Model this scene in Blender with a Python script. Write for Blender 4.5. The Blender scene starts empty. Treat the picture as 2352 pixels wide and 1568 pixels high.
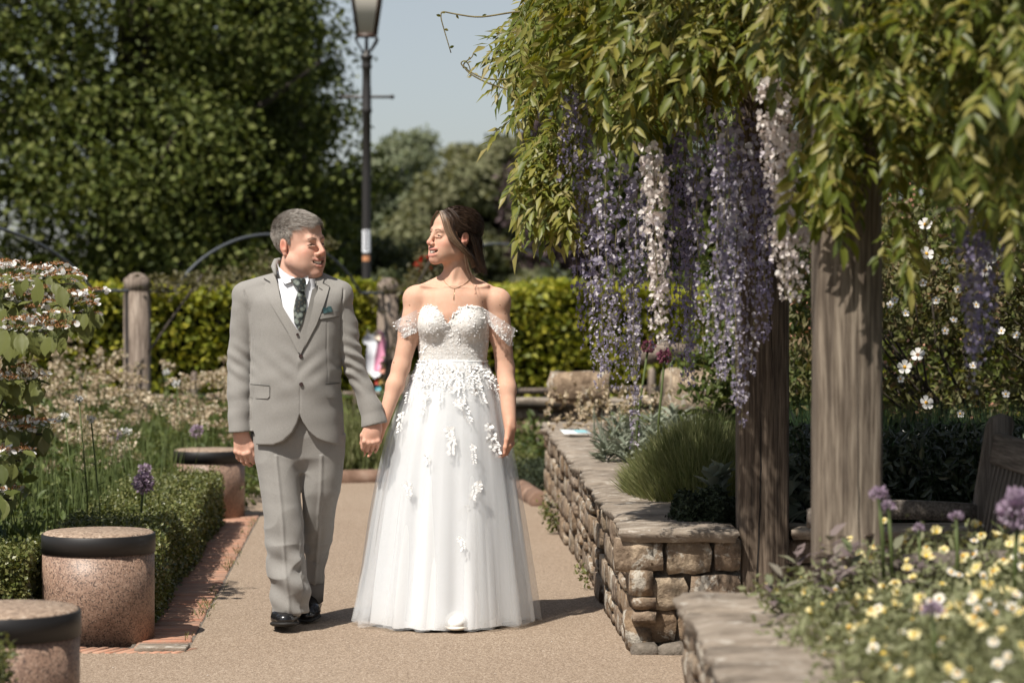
import bpy, math, random
import numpy as np
from mathutils import Vector, Matrix, noise as mnoise
from mathutils.bvhtree import BVHTree
from mathutils.geometry import tessellate_polygon

SC = bpy.context.scene
random.seed(7)
RNG = np.random.default_rng(11)

# ---------------------------------------------------------------- camera
F, CX, HY, HC = 5553.0, 1176.0, 705.0, 1.33      # focal length in picture units, picture centre, horizon, eye height
cam_d = bpy.data.cameras.new("camera")
cam = bpy.data.objects.new("camera", cam_d)
SC.collection.objects.link(cam)
cam.location = (0, 0, HC)
cam.rotation_euler = (math.radians(90), 0, 0)
cam_d.lens = 85.0
cam_d.sensor_width = 36.0
cam_d.shift_y = -79.0 / 2352.0
cam_d.clip_start = 0.1
cam_d.clip_end = 2000
cam_d.dof.use_dof = True
cam_d.dof.focus_distance = 9.95
cam_d.dof.aperture_fstop = 3.0
cam_d.dof.aperture_blades = 0
SC.camera = cam

# ---------------------------------------------------------------- sky, sun, exposure
SUN_EL, SUN_DIR = 56.0, (0.60, 0.80)              # elevation, the way the light travels over the ground
wd = bpy.data.worlds.new("World")
SC.world = wd
wd.use_nodes = True
nt = wd.node_tree
sky = nt.nodes.new("ShaderNodeTexSky")
sky.sky_type = 'NISHITA'
sky.sun_disc = False
sky.sun_elevation = math.radians(SUN_EL)
sky.sun_rotation = math.atan2(-SUN_DIR[0], -SUN_DIR[1])
sky.air_density = 1.0
sky.dust_density = 1.0
sky.ozone_density = 1.0
hs = nt.nodes.new("ShaderNodeHueSaturation")
hs.inputs['Saturation'].default_value = 0.50
nt.links.new(sky.outputs[0], hs.inputs['Color'])
bg = nt.nodes["Background"]
bg.inputs[1].default_value = 0.074
nt.links.new(hs.outputs[0], bg.inputs[0])
sd = bpy.data.lights.new("sun", 'SUN')
sun = bpy.data.objects.new("sun", sd)
SC.collection.objects.link(sun)
sd.energy = 4.8
sd.angle = math.radians(0.55)
sd.color = (1.0, 0.93, 0.83)
_h = math.cos(math.radians(SUN_EL))
sun.rotation_euler = Vector((SUN_DIR[0]*_h, SUN_DIR[1]*_h, -math.sin(math.radians(SUN_EL)))).to_track_quat('-Z', 'Y').to_euler()
sun.location = (-6, -6, 12)
SC.view_settings.view_transform = 'Standard'
SC.view_settings.look = 'None'
SC.view_settings.gamma = 1.0
SC.view_settings.exposure = 0.45
SC.view_settings.use_curve_mapping = False
SC.render.engine = 'CYCLES'
SC.cycles.use_denoising = True
SC.cycles.max_bounces = 7
SC.cycles.diffuse_bounces = 3
SC.cycles.glossy_bounces = 3
SC.cycles.transmission_bounces = 4
SC.cycles.transparent_max_bounces = 14
SC.cycles.use_adaptive_sampling = True
SC.cycles.adaptive_threshold = 0.012
SC.cycles.caustics_reflective = False
SC.cycles.caustics_refractive = False


def W(px, py, d):
    return np.array(((px-CX)/F*d, d, HC-(py-HY)/F*d))


def G(px, py, z=0.0):
    d = (HC-z)*F/(py-HY)
    return np.array(((px-CX)/F*d, d, z))


# ---------------------------------------------------------------- object helpers
def link(o, parent=None):
    SC.collection.objects.link(o)
    if parent is not None:
        o.parent = parent
    return o


def mesh_from(name, V, faces, mat=None, smooth=False, mat_idx=None, uv=None):
    """V (n,3); faces: array (m,k) or list of such arrays / lists of index tuples."""
    V = np.asarray(V, dtype=np.float32)
    if isinstance(faces, np.ndarray):
        faces = [faces]
    counts, idx = [], []
    for f in faces:
        if isinstance(f, np.ndarray):
            if len(f) == 0:
                continue
            counts.append(np.full(len(f), f.shape[1], dtype=np.int32))
            idx.append(f.astype(np.int32).ravel())
        else:
            counts.append(np.array([len(f)], dtype=np.int32))
            idx.append(np.array(f, dtype=np.int32))
    counts = np.concatenate(counts)
    idx = np.concatenate(idx)
    me = bpy.data.meshes.new(name)
    me.vertices.add(len(V))
    me.vertices.foreach_set("co", V.ravel())
    me.loops.add(len(idx))
    me.loops.foreach_set("vertex_index", idx)
    me.polygons.add(len(counts))
    starts = np.zeros(len(counts), dtype=np.int32)
    starts[1:] = np.cumsum(counts)[:-1]
    me.polygons.foreach_set("loop_start", starts)
    me.polygons.foreach_set("loop_total", counts)
    if smooth:
        me.polygons.foreach_set("use_smooth", np.ones(len(counts), dtype=bool))
    if mat_idx is not None:
        me.polygons.foreach_set("material_index", np.asarray(mat_idx, dtype=np.int32))
    if uv is not None:
        ul = me.uv_layers.new(name="UVMap")
        ul.data.foreach_set("uv", np.asarray(uv, dtype=np.float32)[idx].ravel())
    me.update(calc_edges=True)
    me.validate()
    if mat is not None:
        for m in (mat if isinstance(mat, (list, tuple)) else [mat]):
            me.materials.append(m)
    return me


def mk(name, V, faces, mat, parent=None, smooth=False, **kw):
    o = bpy.data.objects.new(name, mesh_from(name, V, faces, mat, smooth, **kw))
    return link(o, parent)


def ob(name, me, parent=None, loc=None, rot=None, scale=None):
    o = bpy.data.objects.new(name, me)
    if loc is not None:
        o.location = loc
    if rot is not None:
        o.rotation_euler = rot
    if scale is not None:
        o.scale = scale if hasattr(scale, '__len__') else (scale,)*3
    return link(o, parent)


def thing(name, label, cat, loc=(0, 0, 0), rz=0.0, group=None):
    o = bpy.data.objects.new(name, None)
    o.empty_display_size = 0.1
    o.location = loc
    o.rotation_euler = (0, 0, rz)
    SC.collection.objects.link(o)
    return tag(o, label, cat, group)


def tag(o, label=None, cat=None, group=None, kind=None):
    if label:
        o['label'] = label
    if cat:
        o['category'] = cat
    if group:
        o['group'] = group
    if kind:
        o['kind'] = kind
    return o


# ---------------------------------------------------------------- shapes (all return V, [faces])
class MB:
    def __init__(s):
        s.V, s.Fq, s.n = [], [], 0

    def add(s, V, faces):
        V = np.asarray(V, dtype=float)
        if isinstance(faces, np.ndarray):
            faces = [faces]
        for f in faces:
            if isinstance(f, np.ndarray):
                s.Fq.append(f+s.n)
            else:
                s.Fq.append([i+s.n for i in f])
        s.V.append(V)
        s.n += len(V)
        return s

    def build(s, name, mat, parent=None, smooth=False):
        return mk(name, np.concatenate(s.V), s.Fq, mat, parent, smooth)

    def mesh(s, name, mat, smooth=False):
        return mesh_from(name, np.concatenate(s.V), s.Fq, mat, smooth)


def box(x0, x1, y0, y1, z0, z1):
    V = np.array([(x, y, z) for z in (z0, z1) for y in (y0, y1) for x in (x0, x1)], float)
    Fc = np.array([(0, 2, 3, 1), (4, 5, 7, 6), (0, 1, 5, 4), (2, 6, 7, 3), (0, 4, 6, 2), (1, 3, 7, 5)])
    return V, Fc


def cbox(sx, sy, sz, b):
    """chamfered box centred at the origin, 24 verts"""
    V = []
    for X in (-1, 1):
        for Y in (-1, 1):
            for Z in (-1, 1):
                V.append((X*sx, Y*(sy-b), Z*(sz-b)))
                V.append((X*(sx-b), Y*sy, Z*(sz-b)))
                V.append((X*(sx-b), Y*(sy-b), Z*sz))
    V = np.array(V)

    def c(X, Y, Z, k):
        return (((X > 0)*4+(Y > 0)*2+(Z > 0))*3)+k
    q = [(c(1, -1, -1, 0), c(1, 1, -1, 0), c(1, 1, 1, 0), c(1, -1, 1, 0)),
         (c(-1, -1, -1, 0), c(-1, -1, 1, 0), c(-1, 1, 1, 0), c(-1, 1, -1, 0)),
         (c(-1, 1, -1, 1), c(-1, 1, 1, 1), c(1, 1, 1, 1), c(1, 1, -1, 1)),
         (c(-1, -1, -1, 1), c(1, -1, -1, 1), c(1, -1, 1, 1), c(-1, -1, 1, 1)),
         (c(-1, -1, 1, 2), c(1, -1, 1, 2), c(1, 1, 1, 2), c(-1, 1, 1, 2)),
         (c(-1, -1, -1, 2), c(-1, 1, -1, 2), c(1, 1, -1, 2), c(1, -1, -1, 2))]
    for a in (-1, 1):
        for b2 in (-1, 1):
            q.append((c(-1, a, b2, 1), c(1, a, b2, 1), c(1, a, b2, 2), c(-1, a, b2, 2)))
            q.append((c(a, -1, b2, 0), c(a, 1, b2, 0), c(a, 1, b2, 2), c(a, -1, b2, 2)))
            q.append((c(a, b2, -1, 0), c(a, b2, 1, 0), c(a, b2, 1, 1), c(a, b2, -1, 1)))
    t = [(c(X, Y, Z, 0), c(X, Y, Z, 1), c(X, Y, Z, 2)) for X in (-1, 1) for Y in (-1, 1) for Z in (-1, 1)]
    q, t = np.array(q), np.array(t)
    out = []
    for f in (q, t):
        p = V[f]
        nrm = np.cross(p[:, 1]-p[:, 0], p[:, 2]-p[:, 0])
        flip = (nrm*p.mean(1)).sum(1) < 0
        f = f.copy()
        f[flip] = f[flip][:, ::-1]
        out.append(f)
    return V, out


def lathe(prof, n=32, cx=0, cy=0, caps=True):
    prof = np.array(prof, float)
    a = np.arange(n)*2*np.pi/n
    V = np.stack([cx+prof[:, 0, None]*np.cos(a), cy+prof[:, 0, None]*np.sin(a), np.repeat(prof[:, 1, None], n, 1)], -1).reshape(-1, 3)
    i = np.arange(n)
    fs = []
    for k in range(len(prof)-1):
        fs.append(np.stack([k*n+i, k*n+(i+1) % n, (k+1)*n+(i+1) % n, (k+1)*n+i], 1))
    out = [np.concatenate(fs)]
    if caps:
        out.append(list(range(n))[::-1])
        out.append([(len(prof)-1)*n+j for j in range(n)])
    return V, out


def tube(P, r, n=6, caps=True):
    """round tube along points P (m,3); r scalar or (m,)"""
    P = np.asarray(P, float)
    m = len(P)
    r = np.broadcast_to(np.asarray(r, float), (m,))
    T = np.gradient(P, axis=0)
    T /= np.linalg.norm(T, axis=1, keepdims=True)+1e-12
    ref = np.array((0.0, 0.0, 1.0)) if abs(T[0, 2]) < 0.9 else np.array((1.0, 0, 0))
    A = np.zeros_like(P)
    a = ref-T[0]*np.dot(ref, T[0])
    A[0] = a/np.linalg.norm(a)
    for i in range(1, m):
        a = A[i-1]-T[i]*np.dot(A[i-1], T[i])
        A[i] = a/(np.linalg.norm(a)+1e-12)
    B = np.cross(T, A)
    an = np.arange(n)*2*np.pi/n
    V = P[:, None]+r[:, None, None]*(A[:, None]*np.cos(an)[None, :, None]+B[:, None]*np.sin(an)[None, :, None])
    V = V.reshape(-1, 3)
    i = np.arange(n)
    fs = [np.stack([k*n+i, k*n+(i+1) % n, (k+1)*n+(i+1) % n, (k+1)*n+i], 1) for k in range(m-1)]
    out = [np.concatenate(fs)]
    if caps:
        out.append(list(range(n))[::-1])
        out.append([(m-1)*n+j for j in range(n)])
    return V, out


def unit(a):
    a = np.asarray(a, float)
    return a/(np.linalg.norm(a, axis=-1, keepdims=True)+1e-12)


def frames(d, nrm):
    """matrices with columns x=side, y=d, z=normal"""
    d = unit(d)
    n2 = nrm-d*(nrm*d).sum(-1, keepdims=True)
    n2 = unit(n2)
    x = np.cross(d, n2)
    return np.stack([x, d, n2], -1)


def cloud(tv, tf, P, R, S):
    """place template (tv, tf) n times"""
    P = np.asarray(P, float)
    n, k = len(P), len(tv)
    S = np.asarray(S, float)
    if S.ndim == 0:
        S = np.full((n, 3), float(S))
    if S.ndim == 1:
        S = np.repeat(S[:, None], 3, 1)
    V = np.einsum('nij,nkj->nki', R, tv[None]*S[:, None])+P[:, None]
    out = []
    for f in (tf if isinstance(tf, list) else [tf]):
        out.append((f[None]+(np.arange(n)*k)[:, None, None]).reshape(-1, f.shape[1]))
    return V.reshape(-1, 3), out


def rvec(n, s=1.0):
    return RNG.normal(size=(n, 3))*s


def rdir(n):
    return unit(rvec(n))


# leaf templates: base at the origin, tip at y = 1, normal +z
L_DIA = (np.array([(0, 0, 0), (.32, .45, .06), (0, 1, -.08), (-.32, .45, .06)], float), np.array([(0, 1, 2), (0, 2, 3)]))
L_OVAL = (np.array([(0, 0, 0), (.26, .3, .07), (.24, .65, .05), (0, 1, -.12), (-.24, .65, .05), (-.26, .3, .07), (0, .5, -.02)], float),
          np.array([(0, 1, 6), (1, 2, 6), (2, 3, 6), (3, 4, 6), (4, 5, 6), (5, 0, 6)]))
L_LANCE = (np.array([(0, 0, 0), (.15, .28, .05), (.15, .6, .03), (0, 1, -.16), (-.15, .6, .03), (-.15, .28, .05), (0, .45, -.015)], float),
           np.array([(0, 1, 6), (1, 2, 6), (2, 3, 6), (3, 4, 6), (4, 5, 6), (5, 0, 6)]))
L_BLADE = (np.array([(-.5, 0, 0), (.5, 0, 0), (.4, .5, .02), (-.4, .5, .02), (0, 1, -.05)], float), [np.array([(0, 1, 2, 3)]), np.array([(3, 2, 4)])])


# ---------------------------------------------------------------- materials
def _nodes(name):
    m = bpy.data.materials.new(name)
    m.use_nodes = True
    nt = m.node_tree
    b = nt.nodes["Principled BSDF"]
    return m, nt, b


def col4(c):
    return (c[0], c[1], c[2], 1.0)


def ramp(nt, fac, stops, interp='LINEAR'):
    r = nt.nodes.new("ShaderNodeValToRGB")
    r.color_ramp.interpolation = interp
    el = r.color_ramp.elements
    while len(el) < len(stops):
        el.new(0.5)
    for e, (p, c) in zip(el, stops):
        e.position = p
        e.color = col4(c)
    nt.links.new(fac, r.inputs[0])
    return r.outputs[0]


def tex(nt, kind, scale, vec=None, **kw):
    t = nt.nodes.new("ShaderNodeTex"+kind)
    t.inputs['Scale'].default_value = scale
    for k, v in kw.items():
        if k in t.inputs:
            t.inputs[k].default_value = v
        else:
            setattr(t, k, v)
    if vec is not None:
        nt.links.new(vec, t.inputs['Vector'])
    return t


def coords(nt, kind='Object', scale=(1, 1, 1)):
    tc = nt.nodes.new("ShaderNodeTexCoord")
    if scale == (1, 1, 1):
        return tc.outputs[kind]
    mp = nt.nodes.new("ShaderNodeMapping")
    mp.inputs['Scale'].default_value = scale
    nt.links.new(tc.outputs[kind], mp.inputs['Vector'])
    return mp.outputs[0]


def gpos(nt):
    return nt.nodes.new("ShaderNodeNewGeometry").outputs['Position']


def mixc(nt, fac, a, b, blend='MIX'):
    m = nt.nodes.new("ShaderNodeMix")
    m.data_type = 'RGBA'
    m.blend_type = blend
    for sock, v in ((m.inputs[0], fac), (m.inputs[6], a), (m.inputs[7], b)):
        if isinstance(v, (tuple, list)):
            sock.default_value = col4(v)
        elif isinstance(v, (int, float)):
            sock.default_value = v
        else:
            nt.links.new(v, sock)
    return m.outputs[2]


def bump(nt, b, h, strength=.3, dist=.01):
    bp = nt.nodes.new("ShaderNodeBump")
    bp.inputs['Strength'].default_value = strength
    bp.inputs['Distance'].default_value = dist
    nt.links.new(h, bp.inputs['Height'])
    nt.links.new(bp.outputs[0], b.inputs['Normal'])


def m_leaf(name, cols, rough=.55, trans=.3, spec=.35, tcol=None):
    """foliage: colour picked per leaf; light passes through the blade"""
    m, nt, b = _nodes(name)
    g = nt.nodes.new("ShaderNodeNewGeometry")
    n = len(cols)
    c = ramp(nt, g.outputs['Random Per Island'], [(i/(n-1) if n > 1 else 0, k) for i, k in enumerate(cols)])
    nt.links.new(c, b.inputs['Base Color'])
    b.inputs['Roughness'].default_value = rough
    b.inputs['Specular IOR Level'].default_value = spec
    if trans > 0:
        tr = nt.nodes.new("ShaderNodeBsdfTranslucent")
        tc = mixc(nt, 1.0, c, tcol or (1.15, 1.1, .55), 'MULTIPLY')
        nt.links.new(tc, tr.inputs[0])
        ms = nt.nodes.new("ShaderNodeMixShader")
        ms.inputs[0].default_value = trans
        nt.links.new(b.outputs[0], ms.inputs[1])
        nt.links.new(tr.outputs[0], ms.inputs[2])
        nt.links.new(ms.outputs[0], nt.nodes["Material Output"].inputs[0])
    return m


def m_plain(name, c, rough=.6, spec=.5, metal=0.0):
    m, nt, b = _nodes(name)
    b.inputs['Base Color'].default_value = col4(c)
    b.inputs['Roughness'].default_value = rough
    b.inputs['Specular IOR Level'].default_value = spec
    b.inputs['Metallic'].default_value = metal
    return m


def m_noise(name, stops, scale=8, detail=6, rough=.8, bstr=.3, bdist=.01, bscale=None, stretch=(1, 1, 1), space='Object', distort=0.0, spec=.4):
    m, nt, b = _nodes(name)
    v = coords(nt, space, stretch)
    t = tex(nt, 'Noise', scale, v, Detail=detail, Distortion=distort)
    nt.links.new(ramp(nt, t.outputs[0], stops), b.inputs['Base Color'])
    b.inputs['Roughness'].default_value = rough
    b.inputs['Specular IOR Level'].default_value = spec
    if bstr:
        t2 = tex(nt, 'Noise', bscale or scale*3, v, Detail=8)
        bump(nt, b, t2.outputs[0], bstr, bdist)
    return m


def m_stone():
    """sandstone block: hue per piece, speckle, pale lichen patches"""
    m, nt, b = _nodes("sandstone")
    oi = nt.nodes.new("ShaderNodeObjectInfo")
    base = ramp(nt, oi.outputs['Random'], [(0, (.25, .175, .11)), (.3, (.36, .265, .175)), (.55, (.30, .225, .16)), (.8, (.41, .325, .23)), (1, (.24, .185, .145))])
    p = gpos(nt)
    n1 = tex(nt, 'Noise', 14, p, Detail=8, Roughness=.65)
    c = mixc(nt, ramp(nt, n1.outputs[0], [(.38, (0, 0, 0)), (.56, (1, 1, 1))]), base, mixc(nt, 1.0, base, (.45, .42, .40), 'MULTIPLY'))
    n2 = tex(nt, 'Noise', 9, p, Detail=10, Roughness=.72, Distortion=.4)
    c = mixc(nt, ramp(nt, n2.outputs[0], [(.54, (0, 0, 0)), (.59, (.8, .8, .8))]), c, (.47, .44, .38))
    n3 = tex(nt, 'Noise', 5, p, Detail=6, Roughness=.6)
    c = mixc(nt, ramp(nt, n3.outputs[0], [(.60, (0, 0, 0)), (.72, (.6, .6, .6))]), c, (.07, .065, .05))
    nt.links.new(c, b.inputs['Base Color'])
    b.inputs['Roughness'].default_value = .9
    n4 = tex(nt, 'Noise', 55, p, Detail=8, Roughness=.7)
    n5 = tex(nt, 'Noise', 16, p, Detail=4, Roughness=.6)
    ad = nt.nodes.new("ShaderNodeMath")
    ad.operation = 'MULTIPLY_ADD'
    nt.links.new(n5.outputs[0], ad.inputs[0])
    ad.inputs[1].default_value = 2.2
    nt.links.new(n4.outputs[0], ad.inputs[2])
    bump(nt, b, ad.outputs[0], .75, .012)
    return m


def m_coping():
    m, nt, b = _nodes("coping_stone")
    p = gpos(nt)
    mp = nt.nodes.new("ShaderNodeMapping")
    mp.inputs['Scale'].default_value = (1.0, 1.7, 3.0)
    nt.links.new(p, mp.inputs[0])
    n1 = tex(nt, 'Noise', 5, mp.outputs[0], Detail=9, Roughness=.7)
    c = ramp(nt, n1.outputs[0], [(.30, (.085, .066, .05)), (.44, (.19, .155, .12)), (.56, (.27, .225, .18)), (.70, (.40, .355, .30))])
    n2 = tex(nt, 'Noise', 14, mp.outputs[0], Detail=10, Roughness=.75, Distortion=.3)
    c = mixc(nt, ramp(nt, n2.outputs[0], [(.56, (0, 0, 0)), (.62, (.8, .8, .8))]), c, (.48, .45, .40))
    nt.links.new(c, b.inputs['Base Color'])
    b.inputs['Roughness'].default_value = .88
    n4 = tex(nt, 'Noise', 40, mp.outputs[0], Detail=8, Roughness=.7)
    bump(nt, b, n4.outputs[0], .7, .01)
    return m


def m_wood(name, dark, mid, light, axis=2, wscale=14, rough=.8, bstr=.5):
    m, nt, b = _nodes(name)
    sc = [1.0, 1.0, 1.0]
    sc[axis] = 0.045
    v = coords(nt, 'Object', tuple(sc))
    n1 = tex(nt, 'Noise', wscale*2.2, v, Detail=9, Roughness=.72, Distortion=.15)
    c = ramp(nt, n1.outputs[0], [(.36, dark), (.5, mid), (.64, light)])
    n2 = tex(nt, 'Noise', 120, v, Detail=4, Roughness=.6)
    n3 = tex(nt, 'Noise', 2.2, coords(nt, 'Object'), Detail=5)
    c = mixc(nt, ramp(nt, n3.outputs[0], [(.42, (0, 0, 0)), (.66, (.6, .6, .6))]), c, mixc(nt, 1.0, c, (.52, .50, .50), 'MULTIPLY'))
    c = mixc(nt, ramp(nt, n2.outputs[0], [(.42, (.85, .85, .85)), (.56, (0, 0, 0))]), c, mixc(nt, 1.0, c, (.50, .47, .45), 'MULTIPLY'))
    nt.links.new(c, b.inputs['Base Color'])
    b.inputs['Roughness'].default_value = rough
    b.inputs['Specular IOR Level'].default_value = .3
    bump(nt, b, n2.outputs[0], bstr, .006)
    return m
# ================================================================ SETTING
# path: resin-bound gravel
def m_gravel():
    m, nt, b = _nodes("path_gravel")
    p = gpos(nt)
    vo = tex(nt, 'Voronoi', 190, p)
    c = ramp(nt, vo.outputs['Color'], [(0, (.15, .108, .078)), (.35, (.25, .19, .138)), (.65, (.335, .262, .196)), (1, (.50, .42, .34))])
    n0 = tex(nt, 'Noise', .8, p, Detail=5)
    c = mixc(nt, ramp(nt, n0.outputs[0], [(.35, (.35, .35, .35)), (.65, (0, 0, 0))]), c, mixc(nt, 1.0, c, (.80, .76, .73), 'MULTIPLY'))
    n1 = tex(nt, 'Noise', 60, p, Detail=3)
    c = mixc(nt, ramp(nt, n1.outputs[0], [(.3, (.5, .5, .5)), (.55, (0, 0, 0))]), c, mixc(nt, 1.0, c, (.6, .57, .55), 'MULTIPLY'))
    nt.links.new(c, b.inputs['Base Color'])
    b.inputs['Roughness'].default_value = .85
    b.inputs['Specular IOR Level'].default_value = .3
    bump(nt, b, vo.outputs['Distance'], .5, .004)
    return m


M_gravel = m_gravel()
M_soil = m_noise("soil", [(.3, (.022, .015, .010)), (.7, (.075, .052, .035))], 30, rough=.95, bstr=.8, bdist=.03)
M_lawn = m_noise("far_grass", [(.3, (.045, .065, .02)), (.7, (.075, .095, .03))], 3, rough=.95, bstr=.3, bdist=.05)
M_stone, M_cop = m_stone(), m_coping()
M_mortar = m_noise("mortar", [(.3, (.10, .085, .068)), (.7, (.20, .17, .14))], 40, rough=.95, bstr=.7)

# ground sheet to the horizon, soil sheet over the beds, path on top
gs = 900.0
tag(mk("ground", [(-gs, -20, -.10), (gs, -20, -.10), (gs, 1500, -.10), (-gs, 1500, -.10)], np.array([(0, 1, 2, 3)]), M_lawn), kind='structure')
nx, ny = 90, 90
gx, gy = np.meshgrid(np.linspace(-9, 9, nx), np.linspace(2, 30, ny), indexing='ij')
gz = np.array([mnoise.noise(Vector((a*1.7, b_*1.7, 0)))*.02 for a, b_ in zip(gx.ravel(), gy.ravel())])-.045
gi = np.arange(nx*ny).reshape(nx, ny)
tag(mk("soil_bed", np.stack([gx.ravel(), gy.ravel(), gz], 1), np.stack([gi[:-1, :-1], gi[1:, :-1], gi[1:, 1:], gi[:-1, 1:]], -1).reshape(-1, 4), M_soil, smooth=True), kind='structure')
LX = lambda y: -1.27-(y-9.65)*.058          # path's left edge
WX = lambda y: .463-(y-9.34)*.0353          # right-hand wall's path face
pp = [(-6, 1.5), (.583, 1.5), (.583, 7.08), (3.2, 7.08), (3.2, 9.44), (WX(9.34)+.12, 9.44), (WX(16)+.1, 16), (.75, 16.4), (.9, 18.2), (-.2, 18.3), (-1, 18.45), (-1.98, 18.2), (-3.5, 17.8), (-6, 17.6), (-6, 15.6), (LX(15.5), 15.5)]
pp += [(LX(y), y) for y in np.arange(15, 9.5, -.5)]+[(LX(9.45), 9.45), (-6, 9.2)]
pp = [Vector((x, y, 0)) for x, y in pp]
tag(mk("path", [tuple(v) for v in pp], np.array(tessellate_polygon([pp])), M_gravel), kind='structure')

# ---------------------------------------------------------------- stones
def stone_mesh(seed, rough=.09):
    """unit stone (half sizes 1) with rounded, uneven edges"""
    r = np.random.default_rng(seed)
    g = np.linspace(-1, 1, 4)
    V, Fq, key = [], [], {}

    def vid(p):
        k = tuple(np.round(p, 4))
        if k not in key:
            key[k] = len(V)
            V.append(p)
        return key[k]
    for ax in range(3):
        for s in (-1, 1):
            for i in range(3):
                for j in range(3):
                    q = []
                    for a, b_ in ((i, j), (i+1, j), (i+1, j+1), (i, j+1)):
                        p = [0, 0, 0]
                        p[ax] = s
                        p[(ax+1) % 3] = g[a]
                        p[(ax+2) % 3] = g[b_]
                        q.append(vid(tuple(p)))
                    Fq.append(q if s > 0 else q[::-1])
    V = np.array(V, float)
    e = (np.abs(V) > .99).sum(1)
    V *= np.where(e == 3, .93, np.where(e == 2, .985, 1.0))[:, None]
    V += r.normal(size=V.shape)*rough*np.array((.5, .5, .8))
    return mesh_from("stone", V, np.array(Fq), M_stone, smooth=True)


STONES = [stone_mesh(s) for s in range(14)]


def wall_face(parent, origin, du, nrm, length, z0, z1, courses, lmin, lmax, depth=.07, seed=0, gap=.012, ztop=None, cut=None):
    """courses of separate stones on a vertical face. origin at u=0, du along, nrm outwards"""
    r = random.Random(seed)
    du, nrm = Vector(du).normalized(), Vector(nrm).normalized()
    rz = math.atan2(du.y, du.x)
    for c in range(courses):
        a, b_ = c/courses, (c+1)/courses
        u = -r.uniform(0, lmin*.5)
        while u < length:
            l = r.uniform(lmin, lmax)
            l = min(l, length+.01-u)
            if l < .04:
                break
            um = u+l/2
            top = z1 if ztop is None else ztop(um)
            zz0, zz1 = z0+(top-z0)*a, z0+(top-z0)*b_
            h = zz1-zz0
            jz = r.uniform(-.008, .008)
            sub = 1 if (r.random() < .78 or h < .1) else 2
            for k in range(sub):
                hh = h/sub
                if cut is None or not cut(um, zz0):
                    pr = r.uniform(-.012, .014)
                    p = Vector(origin)+du*um+nrm*(pr-depth/2)+Vector((0, 0, zz0+hh*(k+.5)+jz))
                    o = ob("stone", r.choice(STONES), parent, p, (r.uniform(-.03, .03), r.uniform(-.03, .03), rz+r.choice((0, math.pi))),
                           ((l-gap)/2, depth/2+.01, (hh-gap*.8)/2))
            u += l


def slab(parent, poly_x0, x1, y0, y1, z0a, z0b, th, seed, rag=.012):
    """coping slab: grid top with uneven worn edges. z varies a->b along y"""
    r = np.random.default_rng(seed)
    na, nb = 8, max(6, int((y1-y0)/.06))
    u = np.linspace(0, 1, na)
    v = np.linspace(0, 1, nb)
    U, Vv = np.meshgrid(u, v, indexing='ij')
    X0 = np.vectorize(lambda y: poly_x0(y))(y0+(y1-y0)*Vv) if callable(poly_x0) else poly_x0
    X1 = np.vectorize(lambda y: x1(y))(y0+(y1-y0)*Vv) if callable(x1) else x1
    X = X0+(X1-X0)*U
    Y = y0+(y1-y0)*Vv
    rough = r.normal(size=U.shape)
    eL = (U == 0)*rough*rag
    X = X+eL
    Y = Y+((Vv == 0)*1.0-(Vv == 1)*1.0)*np.abs(r.normal(size=U.shape))*rag*.4
    edge = ((U == 0) | (U == 1) | (Vv == 0) | (Vv == 1))
    Z = z0a+(z0b-z0a)*Vv+th-edge*.008+r.normal(size=U.shape)*.0015
    Vt = np.stack([X, Y, Z], -1).reshape(-1, 3)
    cx_, cy_ = X.mean(), Y.mean()
    rings = [Vt]
    for t, ins in ((.25, -.004), (.6, .004+rag*.3), (1.0, .012)):
        Xb = X+np.sign(cx_-X)*ins*(np.minimum(U, 1-U) == 0)+r.normal(size=U.shape)*rag*.35*((U == 0))
        Yb = Y+np.sign(cy_-Y)*ins*(np.minimum(Vv, 1-Vv) == 0)+r.normal(size=U.shape)*rag*.3*((Vv == 0))
        rings.append(np.stack([Xb, Yb, Z-th*t], -1).reshape(-1, 3))
    idx = np.arange(na*nb).reshape(na, nb)
    loop = np.concatenate([idx[:, 0], idx[-1, 1:], idx[-2::-1, -1], idx[0, -2:0:-1]])
    V = np.concatenate([Vt]+[q[loop] for q in rings[1:]])
    top = np.stack([idx[:-1, :-1], idx[1:, :-1], idx[1:, 1:], idx[:-1, 1:]], -1).reshape(-1, 4)
    n = len(loop)
    prev = loop
    fs = [top]
    base = na*nb
    for k in range(3):
        cur = base+k*n+np.arange(n)
        fs.append(np.stack([np.roll(cur, -1), np.roll(prev, -1), prev, cur], 1))
        prev = cur
    fs.append(list(prev)[::-1])
    return mk("coping_slab", V, fs, M_cop, parent, smooth=False)


def shade_auto(o):
    for p in o.data.polygons:
        p.use_smooth = True


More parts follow.
